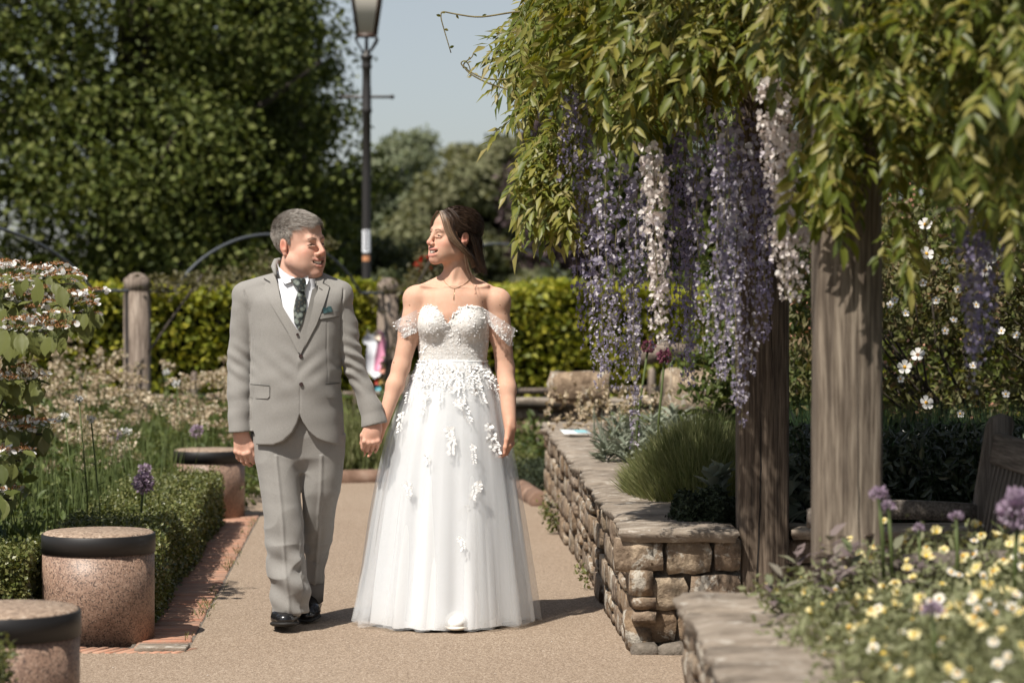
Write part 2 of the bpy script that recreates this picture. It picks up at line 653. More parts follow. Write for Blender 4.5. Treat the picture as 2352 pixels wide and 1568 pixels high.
# middle planter wall -------------------------------------------------
w1 = thing("stone_wall", "lichened sandstone planter wall with coping, running along the path beside the bride", "wall")
zt = lambda u: .434+u*.0145
wall_face(w1, (WX(9.34), 9.34, 0), (WX(16)-WX(9.34), 6.66, 0), (-1, -.035, 0), 6.66, 0, .434, 4, .14, .36, seed=3, ztop=zt, gap=.014)
wall_face(w1, (WX(9.34), 9.34, 0), (1, 0, 0), (0, -1, 0), .415, 0.03, .434, 3, .15, .24, depth=.08, seed=12, gap=.014)
wall_face(w1, (1.09, 9.46, 0), (1, 0, 0), (0, -1, 0), 2.0, 0, .434, 4, .16, .32, depth=.08, seed=5)
b0 = box(WX(9.34)+.03, 3.1, 9.50, 9.66, 0, .425)
core = MB()
core.add(*b0)
core.add([(WX(9.3)+.02, 9.37, 0), (.9, 9.37, 0), (WX(16)+.3, 16, 0), (WX(16)+.02, 16, 0), (WX(9.3)+.02, 9.37, .43), (.9, 9.37, .43), (WX(16)+.3, 16, .5), (WX(16)+.02, 16, .5)],
         np.array([(0, 1, 5, 4), (2, 3, 7, 6), (0, 4, 7, 3), (1, 2, 6, 5), (4, 5, 6, 7)]))
core.build("mortar", M_mortar, w1)
ys = [9.78, 10.5, 11.3, 12.2, 13.3, 14.4, 15.3, 16.05]
for i in range(len(ys)-1):
    slab(w1, lambda y: WX(y)-.03, lambda y: WX(y)+.36, ys[i]+.005, ys[i+1]-.005, zt(ys[i]-9.34), zt(ys[i+1]-9.34), .042, 20+i)
slab(w1, WX(9.5)-.03, .872, 9.29, 9.772, .434, .436, .042, 40)
slab(w1, 1.08, 1.365, 9.38, 9.66, .434, .434, .04, 43)
slab(w1, 1.37, 2.1, 9.38, 9.66, .434, .434, .04, 41)
slab(w1, 2.11, 3.0, 9.38, 9.66, .434, .434, .04, 42)
ftg = MB()
rr = np.random.default_rng(5)
for k in range(5):
    V, f = cbox(.055, .05, .03, .018)
    ftg.add(V+rr.normal(size=V.shape)*.004+np.array((WX(9.34)+.05+k*.1, 9.30, .008)), f)
ftg.build("footing", M_mortar, w1, smooth=True)

# near planter wall ----------------------------------------------------
w2 = thing("stone_wall", "blurred near sandstone wall holding the bed of yellow and white daisies", "wall")
wall_face(w2, (.50, 4.6, 0), (0, 1, 0), (-1, 0, 0), 2.38, 0, .46, 4, .14, .34, seed=31)
core = MB()
core.add(*box(.53, 3.2, 4.5, 6.97, 0, .43))
core.build("mortar", M_mortar, w2)
wall_face(w2, (.52, 7.0, 0), (1, 0, 0), (0, 1, 0), 2.2, 0, .46, 4, .16, .32, seed=33)
for a, b_, s in ((4.5, 5.15, 50), (5.16, 5.9, 51), (5.91, 6.55, 52), (6.56, 7.03, 53)):
    slab(w2, .475, .84, a, b_, .46, .46, .05, s, rag=.016)
slab(w2, .845, 1.7, 6.72, 7.03, .46, .46, .05, 54)
slab(w2, 1.71, 2.7, 6.72, 7.03, .46, .46, .05, 55)

# far wall --------------------------------------------------------------
w3 = thing("stone_wall", "far low sandstone wall in front of the hedge, partly behind the bride", "wall")
wall_face(w3, (-.15, 20.7, -.05), (1, 0, 0), (0, -1, 0), 2.3, 0, .54, 4, .2, .42, depth=.12, seed=61)
MB().add(*box(-.12, 2.15, 20.72, 21.0, -.05, .47)).build("mortar", M_mortar, w3)
for k in range(3):
    slab(w3, -.2+k*.8, .59+k*.8, 20.62, 21.0, .49, .49, .06, 65+k)

# ---------------------------------------------------------------- brick edging
M_brick = bpy.data.materials.new("brick")
M_brick.use_nodes = True
nt = M_brick.node_tree
b = nt.nodes["Principled BSDF"]
oi = nt.nodes.new("ShaderNodeObjectInfo")
c = ramp(nt, oi.outputs['Random'], [(0, (.36, .15, .09)), (.35, (.44, .23, .15)), (.7, (.38, .20, .135)), (1, (.30, .18, .13))])
p = gpos(nt)
n1 = tex(nt, 'Noise', 25, p, Detail=8, Roughness=.7)
c = mixc(nt, ramp(nt, n1.outputs[0], [(.4, (0, 0, 0)), (.7, (.8, .8, .8))]), c, (.30, .225, .165))
nt.links.new(c, b.inputs['Base Color'])
b.inputs['Roughness'].default_value = .9
bump(nt, b, tex(nt, 'Noise', 90, p, Detail=6).outputs[0], .6, .004)
BR = []
for s in range(6):
    V, f = cbox(.105, .031, .03, .006)
    BR.append(mesh_from("brick", V+np.random.default_rng(s).normal(size=V.shape)*.0015, f, M_brick))
edge = thing("brick_edging", "band of weathered red bricks laid crosswise along the box hedge and path", "edging", (LX(9.6)-.11, 9.5, 0))
core = MB()
y = 9.5
k = 0
rb = random.Random(4)
while y < 15.45:
    x = LX(y)-.115
    ob("brick", BR[k % 6], edge, (x-edge.location.x+rb.uniform(-.004, .004), y-9.5, -.0265+rb.uniform(-.003, .003)), (0, 0, .058+rb.uniform(-.03, .03)))
    y += .0705
    k += 1
for k in range(11):
    ob("brick", BR[k % 6], edge, (-1.70+k*.043-edge.location.x, 9.365-9.5, -.027+rb.uniform(-.002, .003)), (0, 0, math.radians(66)+rb.uniform(-.05, .05)), (.75, .5, 1))
mk("joint", *box(0, 0, 0, 0, 0, 0), M_mortar).data
bpy.data.objects.remove(bpy.data.objects["joint"])
MB().add([(LX(9.5)-.235, 9.47, -.003), (LX(9.5)+.003, 9.47, -.003), (LX(15.5)+.003, 15.5, -.003), (LX(15.5)-.235, 15.5, -.003)], np.array([(0, 1, 2, 3)])).add(
    [(-1.95, 9.30, -.002), (-1.22, 9.33, -.002), (-1.22, 9.465, -.002), (-1.95, 9.465, -.002)], np.array([(0, 1, 2, 3)])).build("joint", M_mortar, None)
jo = bpy.data.objects["joint"]
jo.parent = edge
jo.location = (-edge.location.x, -9.5, 0)
V, f = cbox(.10, .06, .012, .004)
o = mk("slate_piece", V, f, M_cop, edge)
o.location = (-1.36-edge.location.x, 9.40-9.5, .004)

# kerb of rounded edging stones where the path ends
kb = thing("stone_kerb", "low rounded reddish kerb closing the far end of the path", "kerb")
M_kerb = m_noise("kerb_stone", [(.3, (.13, .075, .05)), (.6, (.22, .14, .10)), (.8, (.30, .22, .17))], 8, rough=.9, bstr=.5)
kp = np.array([(-3.8, 17.75), (-2.6, 17.95), (-1.98, 18.05), (-1.0, 18.45), (-.5, 18.4), (-.1, 18.1), (.06, 17.4), (.13, 16.7), (.21, 16.12)])
seg = np.linalg.norm(np.diff(kp, axis=0), axis=1)
cum = np.concatenate([[0], np.cumsum(seg)])
t = 0.0
while t < cum[-1]-.1:
    t1 = min(t+.42, cum[-1])
    q = np.linspace(t+.006, t1-.006, 4)
    P = np.stack([np.interp(q, cum, kp[:, 0]), np.interp(q, cum, kp[:, 1]), np.full(4, .02)], 1)
    V, f = tube(P, .075, 10)
    mk("kerb_stone", V, f, M_kerb, kb, smooth=True)
    t = t1

# ---------------------------------------------------------------- granite seat bollards
def m_granite():
    m, nt, b = _nodes("granite")
    p = coords(nt)
    v1 = tex(nt, 'Voronoi', 190, p)
    c = ramp(nt, v1.outputs['Color'], [(0, (.05, .035, .03)), (.25, (.13, .085, .065)), (.4, (.235, .15, .11)), (.7, (.30, .20, .145)), (1, (.38, .29, .23))])
    n = tex(nt, 'Noise', 5, p, Detail=4)
    c = mixc(nt, ramp(nt, n.outputs[0], [(.4, (0, 0, 0)), (.7, (.5, .5, .5))]), c, mixc(nt, 1.0, c, (.72, .66, .62), 'MULTIPLY'))
    nt.links.new(c, b.inputs['Base Color'])
    b.inputs['Roughness'].default_value = .5
    bump(nt, b, v1.outputs['Distance'], .06, .002)
    return m


def m_granite_top():
    m, nt, b = _nodes("granite_top")
    p = coords(nt)
    v1 = tex(nt, 'Voronoi', 110, p)
    c = ramp(nt, v1.outputs['Color'], [(0, (.06, .045, .035)), (.3, (.22, .155, .11)), (.7, (.33, .245, .18)), (1, (.46, .37, .29))])
    nt.links.new(c, b.inputs['Base Color'])
    b.inputs['Roughness'].default_value = .8
    return m


M_gran, M_grant = m_granite(), m_granite_top()
M_band = m_plain("black_metal_band", (.010, .009, .009), .5)
R_, H_ = .223, .428
bv, bf = lathe([(R_, -.02), (R_, .2), (R_, H_-.078)], 72, caps=True)
me_b = mesh_from("granite_drum", bv, bf, M_gran, smooth=False)
bv, bf = lathe([(R_-.01, H_-.079), (R_+.004, H_-.079), (R_+.004, H_-.008), (R_+.001, H_-.005), (R_-.01, H_-.005)], 72, caps=False)
me_n = mesh_from("metal_band", bv, bf, M_band)
bv, bf = lathe([(R_-.012, H_-.08), (R_-.001, H_-.006), (R_-.012, H_+.002)], 72, caps=True)
me_t = mesh_from("granite_top", bv, bf, M_grant)
for me in (me_b, me_n):
    for p_ in me.polygons:
        p_.use_smooth = len(p_.vertices) == 4
for x, y, lab in ((-1.52, 7.24, "nearest pink granite drum seat with black band, cut by the picture corner"),
                  (-1.662, 9.72, "pink granite drum seat with black band at the near end of the box hedge"),
                  (-1.92, 15.35, "farthest pink granite drum seat with black band, behind the box hedge by the man")):
    t = thing("granite_bollard", lab, "bollard", (x, y, 0), random.uniform(0, 6), "granite drum seats along the path")
    for me in (me_b, me_n, me_t):
        ob(me.name, me, t)

# ---------------------------------------------------------------- pergola
M_post = m_wood("weathered_oak", (.10, .078, .06), (.215, .175, .135), (.36, .305, .24))
M_postd = m_wood("dark_oak", (.055, .042, .032), (.125, .095, .07), (.21, .165, .125))
pg = thing("pergola", "heavy weathered oak posts and beams carrying the wisteria over the bench", "pergola")


def post(x, y, w, z1, mat, cracks, z0=0, nseg=14):
    h = w/2
    ch = .012
    prof = [(-h+ch, -h), (h-ch, -h), (h, -h+ch), (h, h-ch), (h-ch, h), (-h+ch, h), (-h, h-ch), (-h, -h+ch)]
    rings = []
    for k in range(nseg+1):
        z = z0+(z1-z0)*k/nseg
        rings += [(a+random.uniform(-.0015, .0015), b_+random.uniform(-.0015, .0015), z) for a, b_ in prof]
    V = np.array(rings)
    i = np.arange(8)
    fs = [np.stack([k*8+i, k*8+(i+1) % 8, (k+1)*8+(i+1) % 8, (k+1)*8+i], 1) for k in range(nseg)]
    o = mk("post", V, [np.concatenate(fs), [7, 6, 5, 4, 3, 2, 1, 0], [nseg*8+j for j in range(8)]], mat, pg)
    o.location = (x, y, 0)
    for cx0, za, zb, wd_ in cracks:
        n = 26
        zz = np.linspace(za, zb, n)
        xx = cx0+np.cumsum(np.random.default_rng(int(za*100)+3).normal(size=n))*.0022
        ww = wd_*np.sin(np.linspace(.05, np.pi-.05, n))*.5
        V = np.concatenate([np.stack([xx-ww, np.full(n, -h-.0012), zz], 1), np.stack([xx+ww, np.full(n, -h-.0012), zz], 1)])
        j = np.arange(n-1)
        mk("crack", V, np.stack([j, j+n, j+n+1, j+1], 1), M_crack, o)
    return o


M_crack = m_plain("crack_shadow", (.012, .009, .007), .95)
post(.978, 9.46, .192, 2.75, M_postd, [(-.012, .05, 1.02, .007), (.03, 1.0, 1.9, .005)])
post(.975, 7.05, .184, 2.75, M_post, [(.02, .3, 1.3, .003)])
post(1.90, 13.1, .17, 2.75, M_post, [])
post(2.55, 7.05, .19, 2.75, M_post, [])
post(2.55, 9.46, .19, 2.75, M_post, [])
for x in (.978, 2.55):
    V, f = cbox(.07, 4.3, .11, .01)
    o = mk("beam", V, f, M_postd, pg)
    o.location = (x, 9.2, 2.86)
for k in range(8):
    V, f = cbox(1.6, .035, .075, .008)
    o = mk("rafter", V, f, M_postd, pg)
    o.location = (1.7, 5.6+k*1.02, 3.04)

# ---------------------------------------------------------------- bench
M_bench = m_wood("bench_teak", (.08, .068, .058), (.15, .13, .11), (.23, .20, .175), axis=1)
M_benchz = m_wood("bench_teak_slats", (.08, .068, .058), (.15, .13, .11), (.23, .20, .175), axis=2)
bn = thing("garden_bench", "weathered dark wooden slatted bench facing the path behind the daisies", "bench", (1.315, 8.3, 0))
# local: bench back along x=.30, seat towards -x, runs to -y (towards the viewer)


def bpart(name, V, f, loc=(0, 0, 0), rot=(0, 0, 0), mat=None):
    o = mk(name, V, f, mat or M_bench, bn)
    o.location = loc
    o.rotation_euler = rot
    return o


lean = math.radians(11)
for yy in (0, -1.72):
    # back leg with rounded top, leaning back above the seat
    pr = np.array([(.235, 0), (.30, 0), (.30, .42), (.345, .66), (.392, .88), (.405, .93), (.395, .955), (.365, .965), (.33, .95), (.315, .92), (.245, .5), (.235, .42)])
    V = np.concatenate([np.stack([pr[:, 0], np.full(len(pr), yy-.03), pr[:, 1]], 1), np.stack([pr[:, 0], np.full(len(pr), yy+.03), pr[:, 1]], 1)])
    n = len(pr)
    i = np.arange(n)
    bpart("back_leg", V, [list(range(n)), list(range(n, 2*n))[::-1], np.stack([(i+1) % n, i, n+i, n+(i+1) % n], 1)], mat=M_benchz)
    V, f = cbox(.032, .03, .32, .005)
    bpart("front_leg", V, f, (-.25, yy, .32), mat=M_benchz)
    xs_ = np.linspace(-.30, .27, 10)
    zt_ = .655+.012*np.sin((xs_+.30)/.57*np.pi)-.02*np.clip((-.22-xs_)/.08, 0, 1)
    V = np.array([(x, yy+s*.035, z+e) for x, z in zip(xs_, zt_) for s, e in ((-1, -.062), (1, -.062), (1, 0), (-1, 0))])
    i = np.arange(4)
    fs = [np.stack([k*4+i, k*4+(i+1) % 4, (k+1)*4+(i+1) % 4, (k+1)*4+i], 1) for k in range(9)]
    bpart("armrest", V, [np.concatenate(fs), [3, 2, 1, 0], [36, 37, 38, 39]])
    V, f = cbox(.26, .018, .035, .004)
    bpart("seat_rail", V, f, (0, yy, .385))
V, f = cbox(.02, .86, .055, .008)
bpart("top_rail", V, f, (.345, -.86, .845), (0, lean, 0))
V, f = cbox(.018, .86, .03, .005)
bpart("lower_rail", V, f, (.272, -.86, .50), (0, lean, 0))
V, f = cbox(.007, .014, .15, .003)
me = mesh_from("back_slat", V, f, M_benchz)
for k in range(24):
    ob("back_slat", me, bn, (.308, -.07-k*.068, .66), (0, lean, 0))
V, f = cbox(.032, .86, .009, .004)
me = mesh_from("seat_slat", V, f, M_bench)
for k in range(7):
    ob("seat_slat", me, bn, (-.26+k*.078, -.86, .432))

# ---------------------------------------------------------------- rose supports: posts, iron arches, low palisade
M_ppost = m_wood("silver_post", (.16, .125, .10), (.29, .235, .19), (.40, .34, .285))
M_iron = m_plain("painted_iron", (.09, .10, .11), .6)
rp = [(-3.10, 20.0), (-1.21, 23.6), (.95, 26.4), (-5.4, 16.9)]
labs = ["pale rose post left of the man, iron hoops meeting at its cap", "pale rose post between the man and the bride with rose stems on it",
        "pale rose post behind the hanging wisteria", "pale rose post off behind the viburnum"]
for (x, y), lab in zip(rp[:3], labs):
    t = thing("rose_post", lab, "post", (x, y, 0), 0, "timber posts of the rose hoops")
    h = .098
    V = np.array([(a*h*s, b_*h*s, z) for z, s in ((-.02, 1), (1.44, 1), (1.445, .94), (1.475, .94), (1.48, 1), (1.555, 1), (1.60, .55), (1.615, .15)) for a, b_ in ((-1, -1), (1, -1), (1, 1), (-1, 1))])
    i = np.arange(4)
    fs = [np.stack([k*4+i, k*4+(i+1) % 4, (k+1)*4+(i+1) % 4, (k+1)*4+i], 1) for k in range(7)]
    mk("post_shaft", V, [np.concatenate(fs), [28, 29, 30, 31]], M_ppost, t)
    mk("iron_collar", *lathe([(h*1.22, 1.452), (h*1.22, 1.47)], 4), M_iron, t).rotation_euler = (0, 0, math.radians(45))
for k, (a, b_) in enumerate(((3, 0), (0, 1), (1, 2))):
    A, B = np.array(rp[a]), np.array(rp[b_])
    s = np.linspace(0, 1, 40)
    fl = .14
    u = np.clip((s-fl)/(1-2*fl), 0, 1)
    z = 1.462+.52*np.sin(np.pi*u)**.62
    P = np.stack([A[0]+(B[0]-A[0])*s, A[1]+(B[1]-A[1])*s, z], 1)
    o = mk("iron_hoop", *tube(P, .0135, 7), M_iron, smooth=True)
    tag(o, ["dark iron hoop curving in from the left edge above the viburnum", "dark iron hoop passing behind the man's head", "dark iron hoop behind the bride's hair"][k], "hoop", "iron hoops between the rose posts")

# palisade
pal = thing("palisade", "low silvery palisade of short round-topped stakes before the hedge", "fence")
xs_ = list(np.arange(-5.2, 2.6, .47))
k = 0
for x in xs_:
    y = 21.6+(x+3)*.52
    hgt = .74+random.uniform(-.05, .05)
    r = .036
    V, f = lathe([(r, -.05), (r, hgt-.06), (r*.8, hgt-.02), (r*.35, hgt)], 8, x, y)
    mk("stake", V, f, M_ppost, pal, smooth=True)
for z in (.22, .52):
    mk("rail", *tube([(-5.3, 21.6-2.3*.52+.05, z), (2.6, 21.6+5.6*.52+.05, z)], .03, 6), M_ppost, pal)
# rustic rail end and boulder on the planter
M_log = m_wood("log_bark", (.09, .07, .055), (.2, .16, .13), (.32, .27, .22), axis=0)
o = mk("rustic_log", *tube([W(1470, 822, 15.6), W(1530, 805, 15.7), W(1590, 812, 15.8), W(1680, 830, 16)], [.05, .062, .055, .05], 9), M_log, smooth=True)
tag(o, "old weathered log lying behind the purple alliums", "log")
for i, (px, py, d, s, lab) in enumerate(((1330, 855, 16.3, (.2, .12, .1), "rough stone block at the far end of the planter above the silver plant"),
                                         (1640, 845, 15.2, (.3, .2, .16), "pale boulder behind the purple alliums"))):
    o = ob("rock", STONES[i], None, tuple(W(px, py, d)-np.array((0, 0, s[2]))), (0, 0, .3*i), s)
    tag(o, lab, "rock")
# painted pony-shaped board on the middle rose post
pb = thing("pony_board", "white and pink painted pony-shaped board with rainbow tail on the rose post", "sign", (-1.36, 23.44, 0))
cols = {'white': (.72, .74, .78), 'pink': (.75, .30, .45), 'cream': (.75, .62, .5), 'red': (.7, .10, .06), 'yellow': (.75, .5, .15), 'blue': (.15, .5, .6), 'black': (.02, .02, .02), 'peach': (.7, .3, .22)}
PM = {k: m_plain("paint_"+k, v, .5) for k, v in cols.items()}


def flat(name, pts, mat, parent, th=.012, y=0.0):
    n = len(pts)
    V = np.array([(x, y, z) for x, z in pts]+[(x, y+th, z) for x, z in pts])
    tri = np.array(tessellate_polygon([[Vector((x, z, 0)) for x, z in pts]]))
    i = np.arange(n)
    return mk(name, V, [tri, tri[:, ::-1]+n, np.stack([i, (i+1) % n, n+(i+1) % n, n+i], 1)], mat, parent)


flat("board", [(-.05, .70), (.03, .64), (.10, .68), (.13, .82), (.14, .98), (.12, 1.08), (.07, 1.12), (.02, 1.08), (-.02, 1.06), (-.035, 1.13), (-.06, 1.06), (-.09, 1.02), (-.08, .98), (-.04, .96), (-.055, .85)], PM['white'], pb)
flat("mane", [(.02, .72), (.10, .70), (.125, .85), (.135, 1.0), (.10, 1.09), (.05, 1.07), (.05, .95), (.03, .85)], PM['pink'], pb, .006, -.007)
flat("face_patch", [(.02, 1.03), (.08, 1.0), (.09, 1.06), (.05, 1.09)], PM['cream'], pb, .004, -.012)
flat("eye_spot", [(.045, .99), (.07, .985), (.075, 1.01), (.05, 1.015)], PM['black'], pb, .004, -.014)
flat("tail_knot", [(.07, .70), (.12, .69), (.13, .74), (.09, .76)], PM['peach'], pb, .006, -.02)
for z, c_ in ((.60, 'red'), (.605, 'yellow'), (.545, 'blue')):
    x0, x1 = {'red': (.03, .065), 'yellow': (.066, .125), 'blue': (.03, .13)}[c_]
    flat("tail_band", [(x0, z-.03), (x1, z-.03), (x1, z+.035), (x0, z+.035)], PM[c_], pb, .01, .002)
flat("stake", [(.06, -.02), (.09, -.02), (.09, .6), (.06, .6)], M_ppost, pb, .012, .013)

# ---------------------------------------------------------------- lamp post
M_lamp = m_plain("lamp_black_paint", (.022, .019, .018), .45)
M_lampw = m_plain("lamp_copper_frame", (.06, .035, .026), .5)
LXm, LYm = (842-CX)/F*27.0, 27.0
lp = thing("lamp_post", "tall black Victorian style street lamp with tapering lantern and ladder bar", "lamp post", (LXm, LYm, 0))
zz = lambda py: HC-(py-HY)/F*27.0
mk("column", *lathe([(.11, -.1), (.11, .6), (.075, .8), (.052, 1.0), (.050, zz(400)), (.047, zz(262)), (.062, zz(258)), (.062, zz(252)), (.052, zz(246)), (.052, zz(205)), (.047, zz(196)), (.046, zz(160)),
                      (.062, zz(156)), (.055, zz(150)), (.052, zz(140)), (.072, zz(134)), (.076, zz(129)), (.03, zz(123)), (.022, zz(112)), (.018, zz(86))], 20), M_lamp, lp, smooth=True)
V, f = tube([(-.28, 0, zz(223)), (.28, 0, zz(223))], .016, 8)
bar = mk("ladder_bar", V, f, m_plain("sunlit_bar_paint", (.10, .09, .085), .5), lp, smooth=True)  # bar colour lightened to stand in for sunlight falling on it
for s in (-1, 1):
    mk("ball_end", *lathe([(.004, -.026), (.022, -.018), (.027, 0), (.022, .018), (.004, .026)], 10), M_lamp, bar, smooth=True).location = (s*.285, 0, zz(223))
for a in range(4):
    an = math.radians(45+90*a)
    prof = [(.03, zz(123)), (.09, zz(112)), (.155, zz(96)), (.17, zz(88)), (.14, zz(83))]
    P = [(r*math.cos(an), r*math.sin(an), z) for r, z in prof]
    mk("frog_arm", *tube(P, .012, 6), M_lamp, lp, smooth=True)
zb, zt2 = zz(83), zz(-110)
rb_, rt_ = .135, .31
lt = mk("lantern", *lathe([(rb_*1.06, zb-.012), (rb_*1.06, zb+.02), (rb_*.7, zb+.02)], 4, caps=False), M_lampw, lp)
lt.rotation_euler = (0, 0, math.radians(45))
m, nt, b = _nodes("lantern_glass")
b.inputs['Base Color'].default_value = (.62, .58, .52, 1)
b.inputs['Roughness'].default_value = .25
b.inputs['Transmission Weight'].default_value = 0.0
M_lglass = m
s2 = math.sqrt(2)
for a in range(4):
    an = math.radians(90*a)
    R2 = np.array([[math.cos(an), -math.sin(an), 0], [math.sin(an), math.cos(an), 0], [0, 0, 1]])
    hb, ht = rb_/s2*.95, rt_/s2*.95
    V = np.array([(-hb, -hb, zb+.01), (hb, -hb, zb+.01), (ht, -ht, zt2), (-ht, -ht, zt2), (-hb, -hb+.008, zb+.01), (hb, -hb+.008, zb+.01), (ht, -ht+.008, zt2), (-ht, -ht+.008, zt2)])@R2.T
    mk("glass_pane", V, np.array([(0, 1, 2, 3), (7, 6, 5, 4), (0, 4, 5, 1), (2, 6, 7, 3)]), M_lglass, lp)
    A = np.array((rb_/s2, rb_/s2, zb))@R2.T
    B = np.array((rt_/s2, rt_/s2, zt2))@R2.T
    mk("lantern_bar", *tube([A, B], .019, 4), M_lampw, lp)
mk("lantern_roof", *lathe([(rt_*1.1, zt2-.02), (rt_*1.12, zt2+.03), (.16, zt2+.28), (.12, zt2+.36), (.05, zt2+.42), (.01, zt2+.55)], 4), M_lampw, lp).rotation_euler = (0, 0, math.radians(45))
mk("burner", *lathe([(.03, zb+.02), (.03, zb+.07), (.012, zb+.09), (.012, zb+.3)], 8), M_lamp, lp, smooth=True)
# stickers wrapped on the column


def sticker(name, za, zb_, a0, a1, r, mat):
    an = np.linspace(a0, a1, 9)
    V = np.concatenate([np.stack([r*np.cos(an), r*np.sin(an), np.full(9, z)], 1) for z in (za, zb_)])
    i = np.arange(8)
    return mk(name, V, np.stack([i, i+1, i+10, i+9], 1), mat, lp)


hp = math.pi
st = sticker("white_sticker", zz(580), zz(528), -hp*.82, -hp*.18, .0535, m_plain("sticker_white", (.72, .74, .78), .5))
for k in range(5):
    z = zz(573)+k*.045
    sticker("sticker_letter", z, z+.026, -hp*.62, -hp*.42, .0545, m_plain("sticker_ink", (.10, .10, .12), .6))
sticker("orange_sticker", zz(600), zz(588), -hp*.8, -hp*.25, .054, m_plain("sticker_orange", (.55, .25, .12), .5))

# leaflet on the coping
lf = thing("paper_leaflet", "small pale blue and white printed leaflet lying on the wall coping", "leaflet", tuple(G(1320, 995, .570)), .25)
V = np.array([(-.085, -.07, .004), (.085, -.07, .004), (.095, .07, .018), (-.075, .07, .022), (-.085, -.07, .001), (.085, -.07, .001), (.095, .07, .015), (-.075, .07, .019)])
mk("sheet", V, np.array([(0, 1, 2, 3), (7, 6, 5, 4), (0, 4, 5, 1), (2, 6, 7, 3), (1, 5, 6, 2), (0, 3, 7, 4)]), m_plain("leaflet_white", (.7, .76, .78), .5), lf)
mk("printed_panel", np.array([(.0, -.05, .0075), (.07, -.05, .0075), (.075, .05, .018), (.005, .05, .0195)])+np.array((0, 0, .001)), np.array([(0, 1, 2, 3)]), m_plain("leaflet_blue", (.25, .5, .55), .5), lf)
# ================================================================ PLANTS
G_dark = [(.012, .022, .006), (.022, .036, .009), (.034, .052, .012), (.05, .068, .018)]
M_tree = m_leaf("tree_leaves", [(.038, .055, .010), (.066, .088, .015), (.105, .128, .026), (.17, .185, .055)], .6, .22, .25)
M_tree2 = m_leaf("tree_leaves_dull", [(.035, .048, .018), (.055, .068, .026), (.08, .085, .035)], .6, .25)
M_far = m_leaf("hazed_leaves_olive", [(.13, .14, .072), (.18, .185, .10), (.235, .23, .14)], .7, .3, .2)  # distance haze is put into the colour: leaves brightened, no haze volume
M_farg = m_leaf("hazed_leaves_green", [(.15, .18, .11), (.20, .23, .145), (.25, .27, .18)], .7, .3, .2)  # brightened likewise, the leaf colour carries the distance haze
M_purple = m_leaf("far_leaves_purple", [(.045, .03, .034), (.065, .045, .048), (.09, .062, .064)], .7, .12, .2, tcol=(.8, .4, .4))
M_hedge = m_leaf("hedge_leaves", [(.12, .15, .014), (.22, .25, .024), (.34, .34, .035), (.46, .42, .06)], .5, .38, .4)
M_box = m_leaf("box_leaves", [(.05, .065, .016), (.09, .11, .027), (.14, .15, .045), (.22, .22, .08)], .4, .22, .5)
M_bark = m_noise("bark", [(.3, (.02, .016, .012)), (.7, (.07, .055, .04))], 6, bstr=.6, bdist=.03)
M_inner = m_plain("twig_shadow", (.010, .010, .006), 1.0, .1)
M_stem = m_leaf("stem_green", [(.07, .10, .03), (.12, .15, .05)], .6, .2)


def scatter_leaves(P, size, up=.5, outw=None, tmpl=L_DIA, spread=1.0, aspect=1.0, droop=0.0, smin=.6, smax=1.3):
    n = len(P)
    nr = rdir(n)*spread+np.array((0, 0, up))
    if outw is not None:
        nr = nr+outw
    d = rdir(n)+np.array((0, 0, -droop))
    R = frames(d, nr)
    S = size*RNG.uniform(smin, smax, n)
    S3 = np.stack([S*aspect, S, S], 1)
    return cloud(tmpl[0], tmpl[1], P, R, S3)


def crown_points(n, c, rad, nclump, crad, seed=0, shell=.55, bump_=.2):
    """points gathered in clumps over the outer part of an uneven ellipsoid"""
    r = np.random.default_rng(seed)
    d = r.normal(size=(nclump, 3))
    d /= np.linalg.norm(d, axis=1, keepdims=True)
    rr = shell+(1-shell)*r.random(nclump)**.6
    wob = 1+bump_*np.array([mnoise.noise(Vector(tuple(k*2.3+seed))) for k in d])*1.15
    C = np.array(c)+d*rr[:, None]*wob[:, None]*np.array(rad)
    w = r.random(nclump)**.7
    k = r.integers(0, nclump, n)
    cr = crad*(.5+w[k])
    g = r.normal(size=(n, 3))
    g = g/np.linalg.norm(g, axis=1, keepdims=True)*(r.random(n)**.5)[:, None]
    P = C[k]+g*cr[:, None]*np.array((1.15, 1.0, .75))
    return P, unit(P-C[k])+.5*unit(P-np.array(c))


def tree(name, label, base, h, parts, leaf, mat, cat="tree", trunk_r=.25, group=None, seed=0, limbs=7, tmpl=L_DIA):
    t = thing(name, label, cat, base, 0, group)
    b = np.array(base)
    mb = MB()
    mb.add(*tube([(0, 0, -.2), (.05, 0, h*.3), (0, .1, h*.5), (.05, 0, h*.7)], [trunk_r, trunk_r*.8, trunk_r*.5, trunk_r*.1], 9))
    r = np.random.default_rng(seed+99)
    for (c, rad, n, nc, cr) in parts:
        for k in range(limbs):
            d = r.normal(size=3)
            d[2] = abs(d[2])*.5
            d /= np.linalg.norm(d)
            e = np.array(c)-b+d*np.array(rad)*.8
            s = np.array((0, 0, max(.3, (e[2])*.55)))
            mb.add(*tube([s, (s+e)/2+(0, 0, .1*h*.1), e], [trunk_r*.3, trunk_r*.2, trunk_r*.06], 5))
    mb.build("trunk", M_bark, t, smooth=True)
    cb = MB()
    for i, (c, rad, n, nc, cr) in enumerate(parts):
        P, o = crown_points(n, c, rad, nc, cr, seed+i*7)
        cb.add(*scatter_leaves(P-b, leaf, .45, o*.9, tmpl=tmpl))
    cb.build("crown", mat, t)
    return t


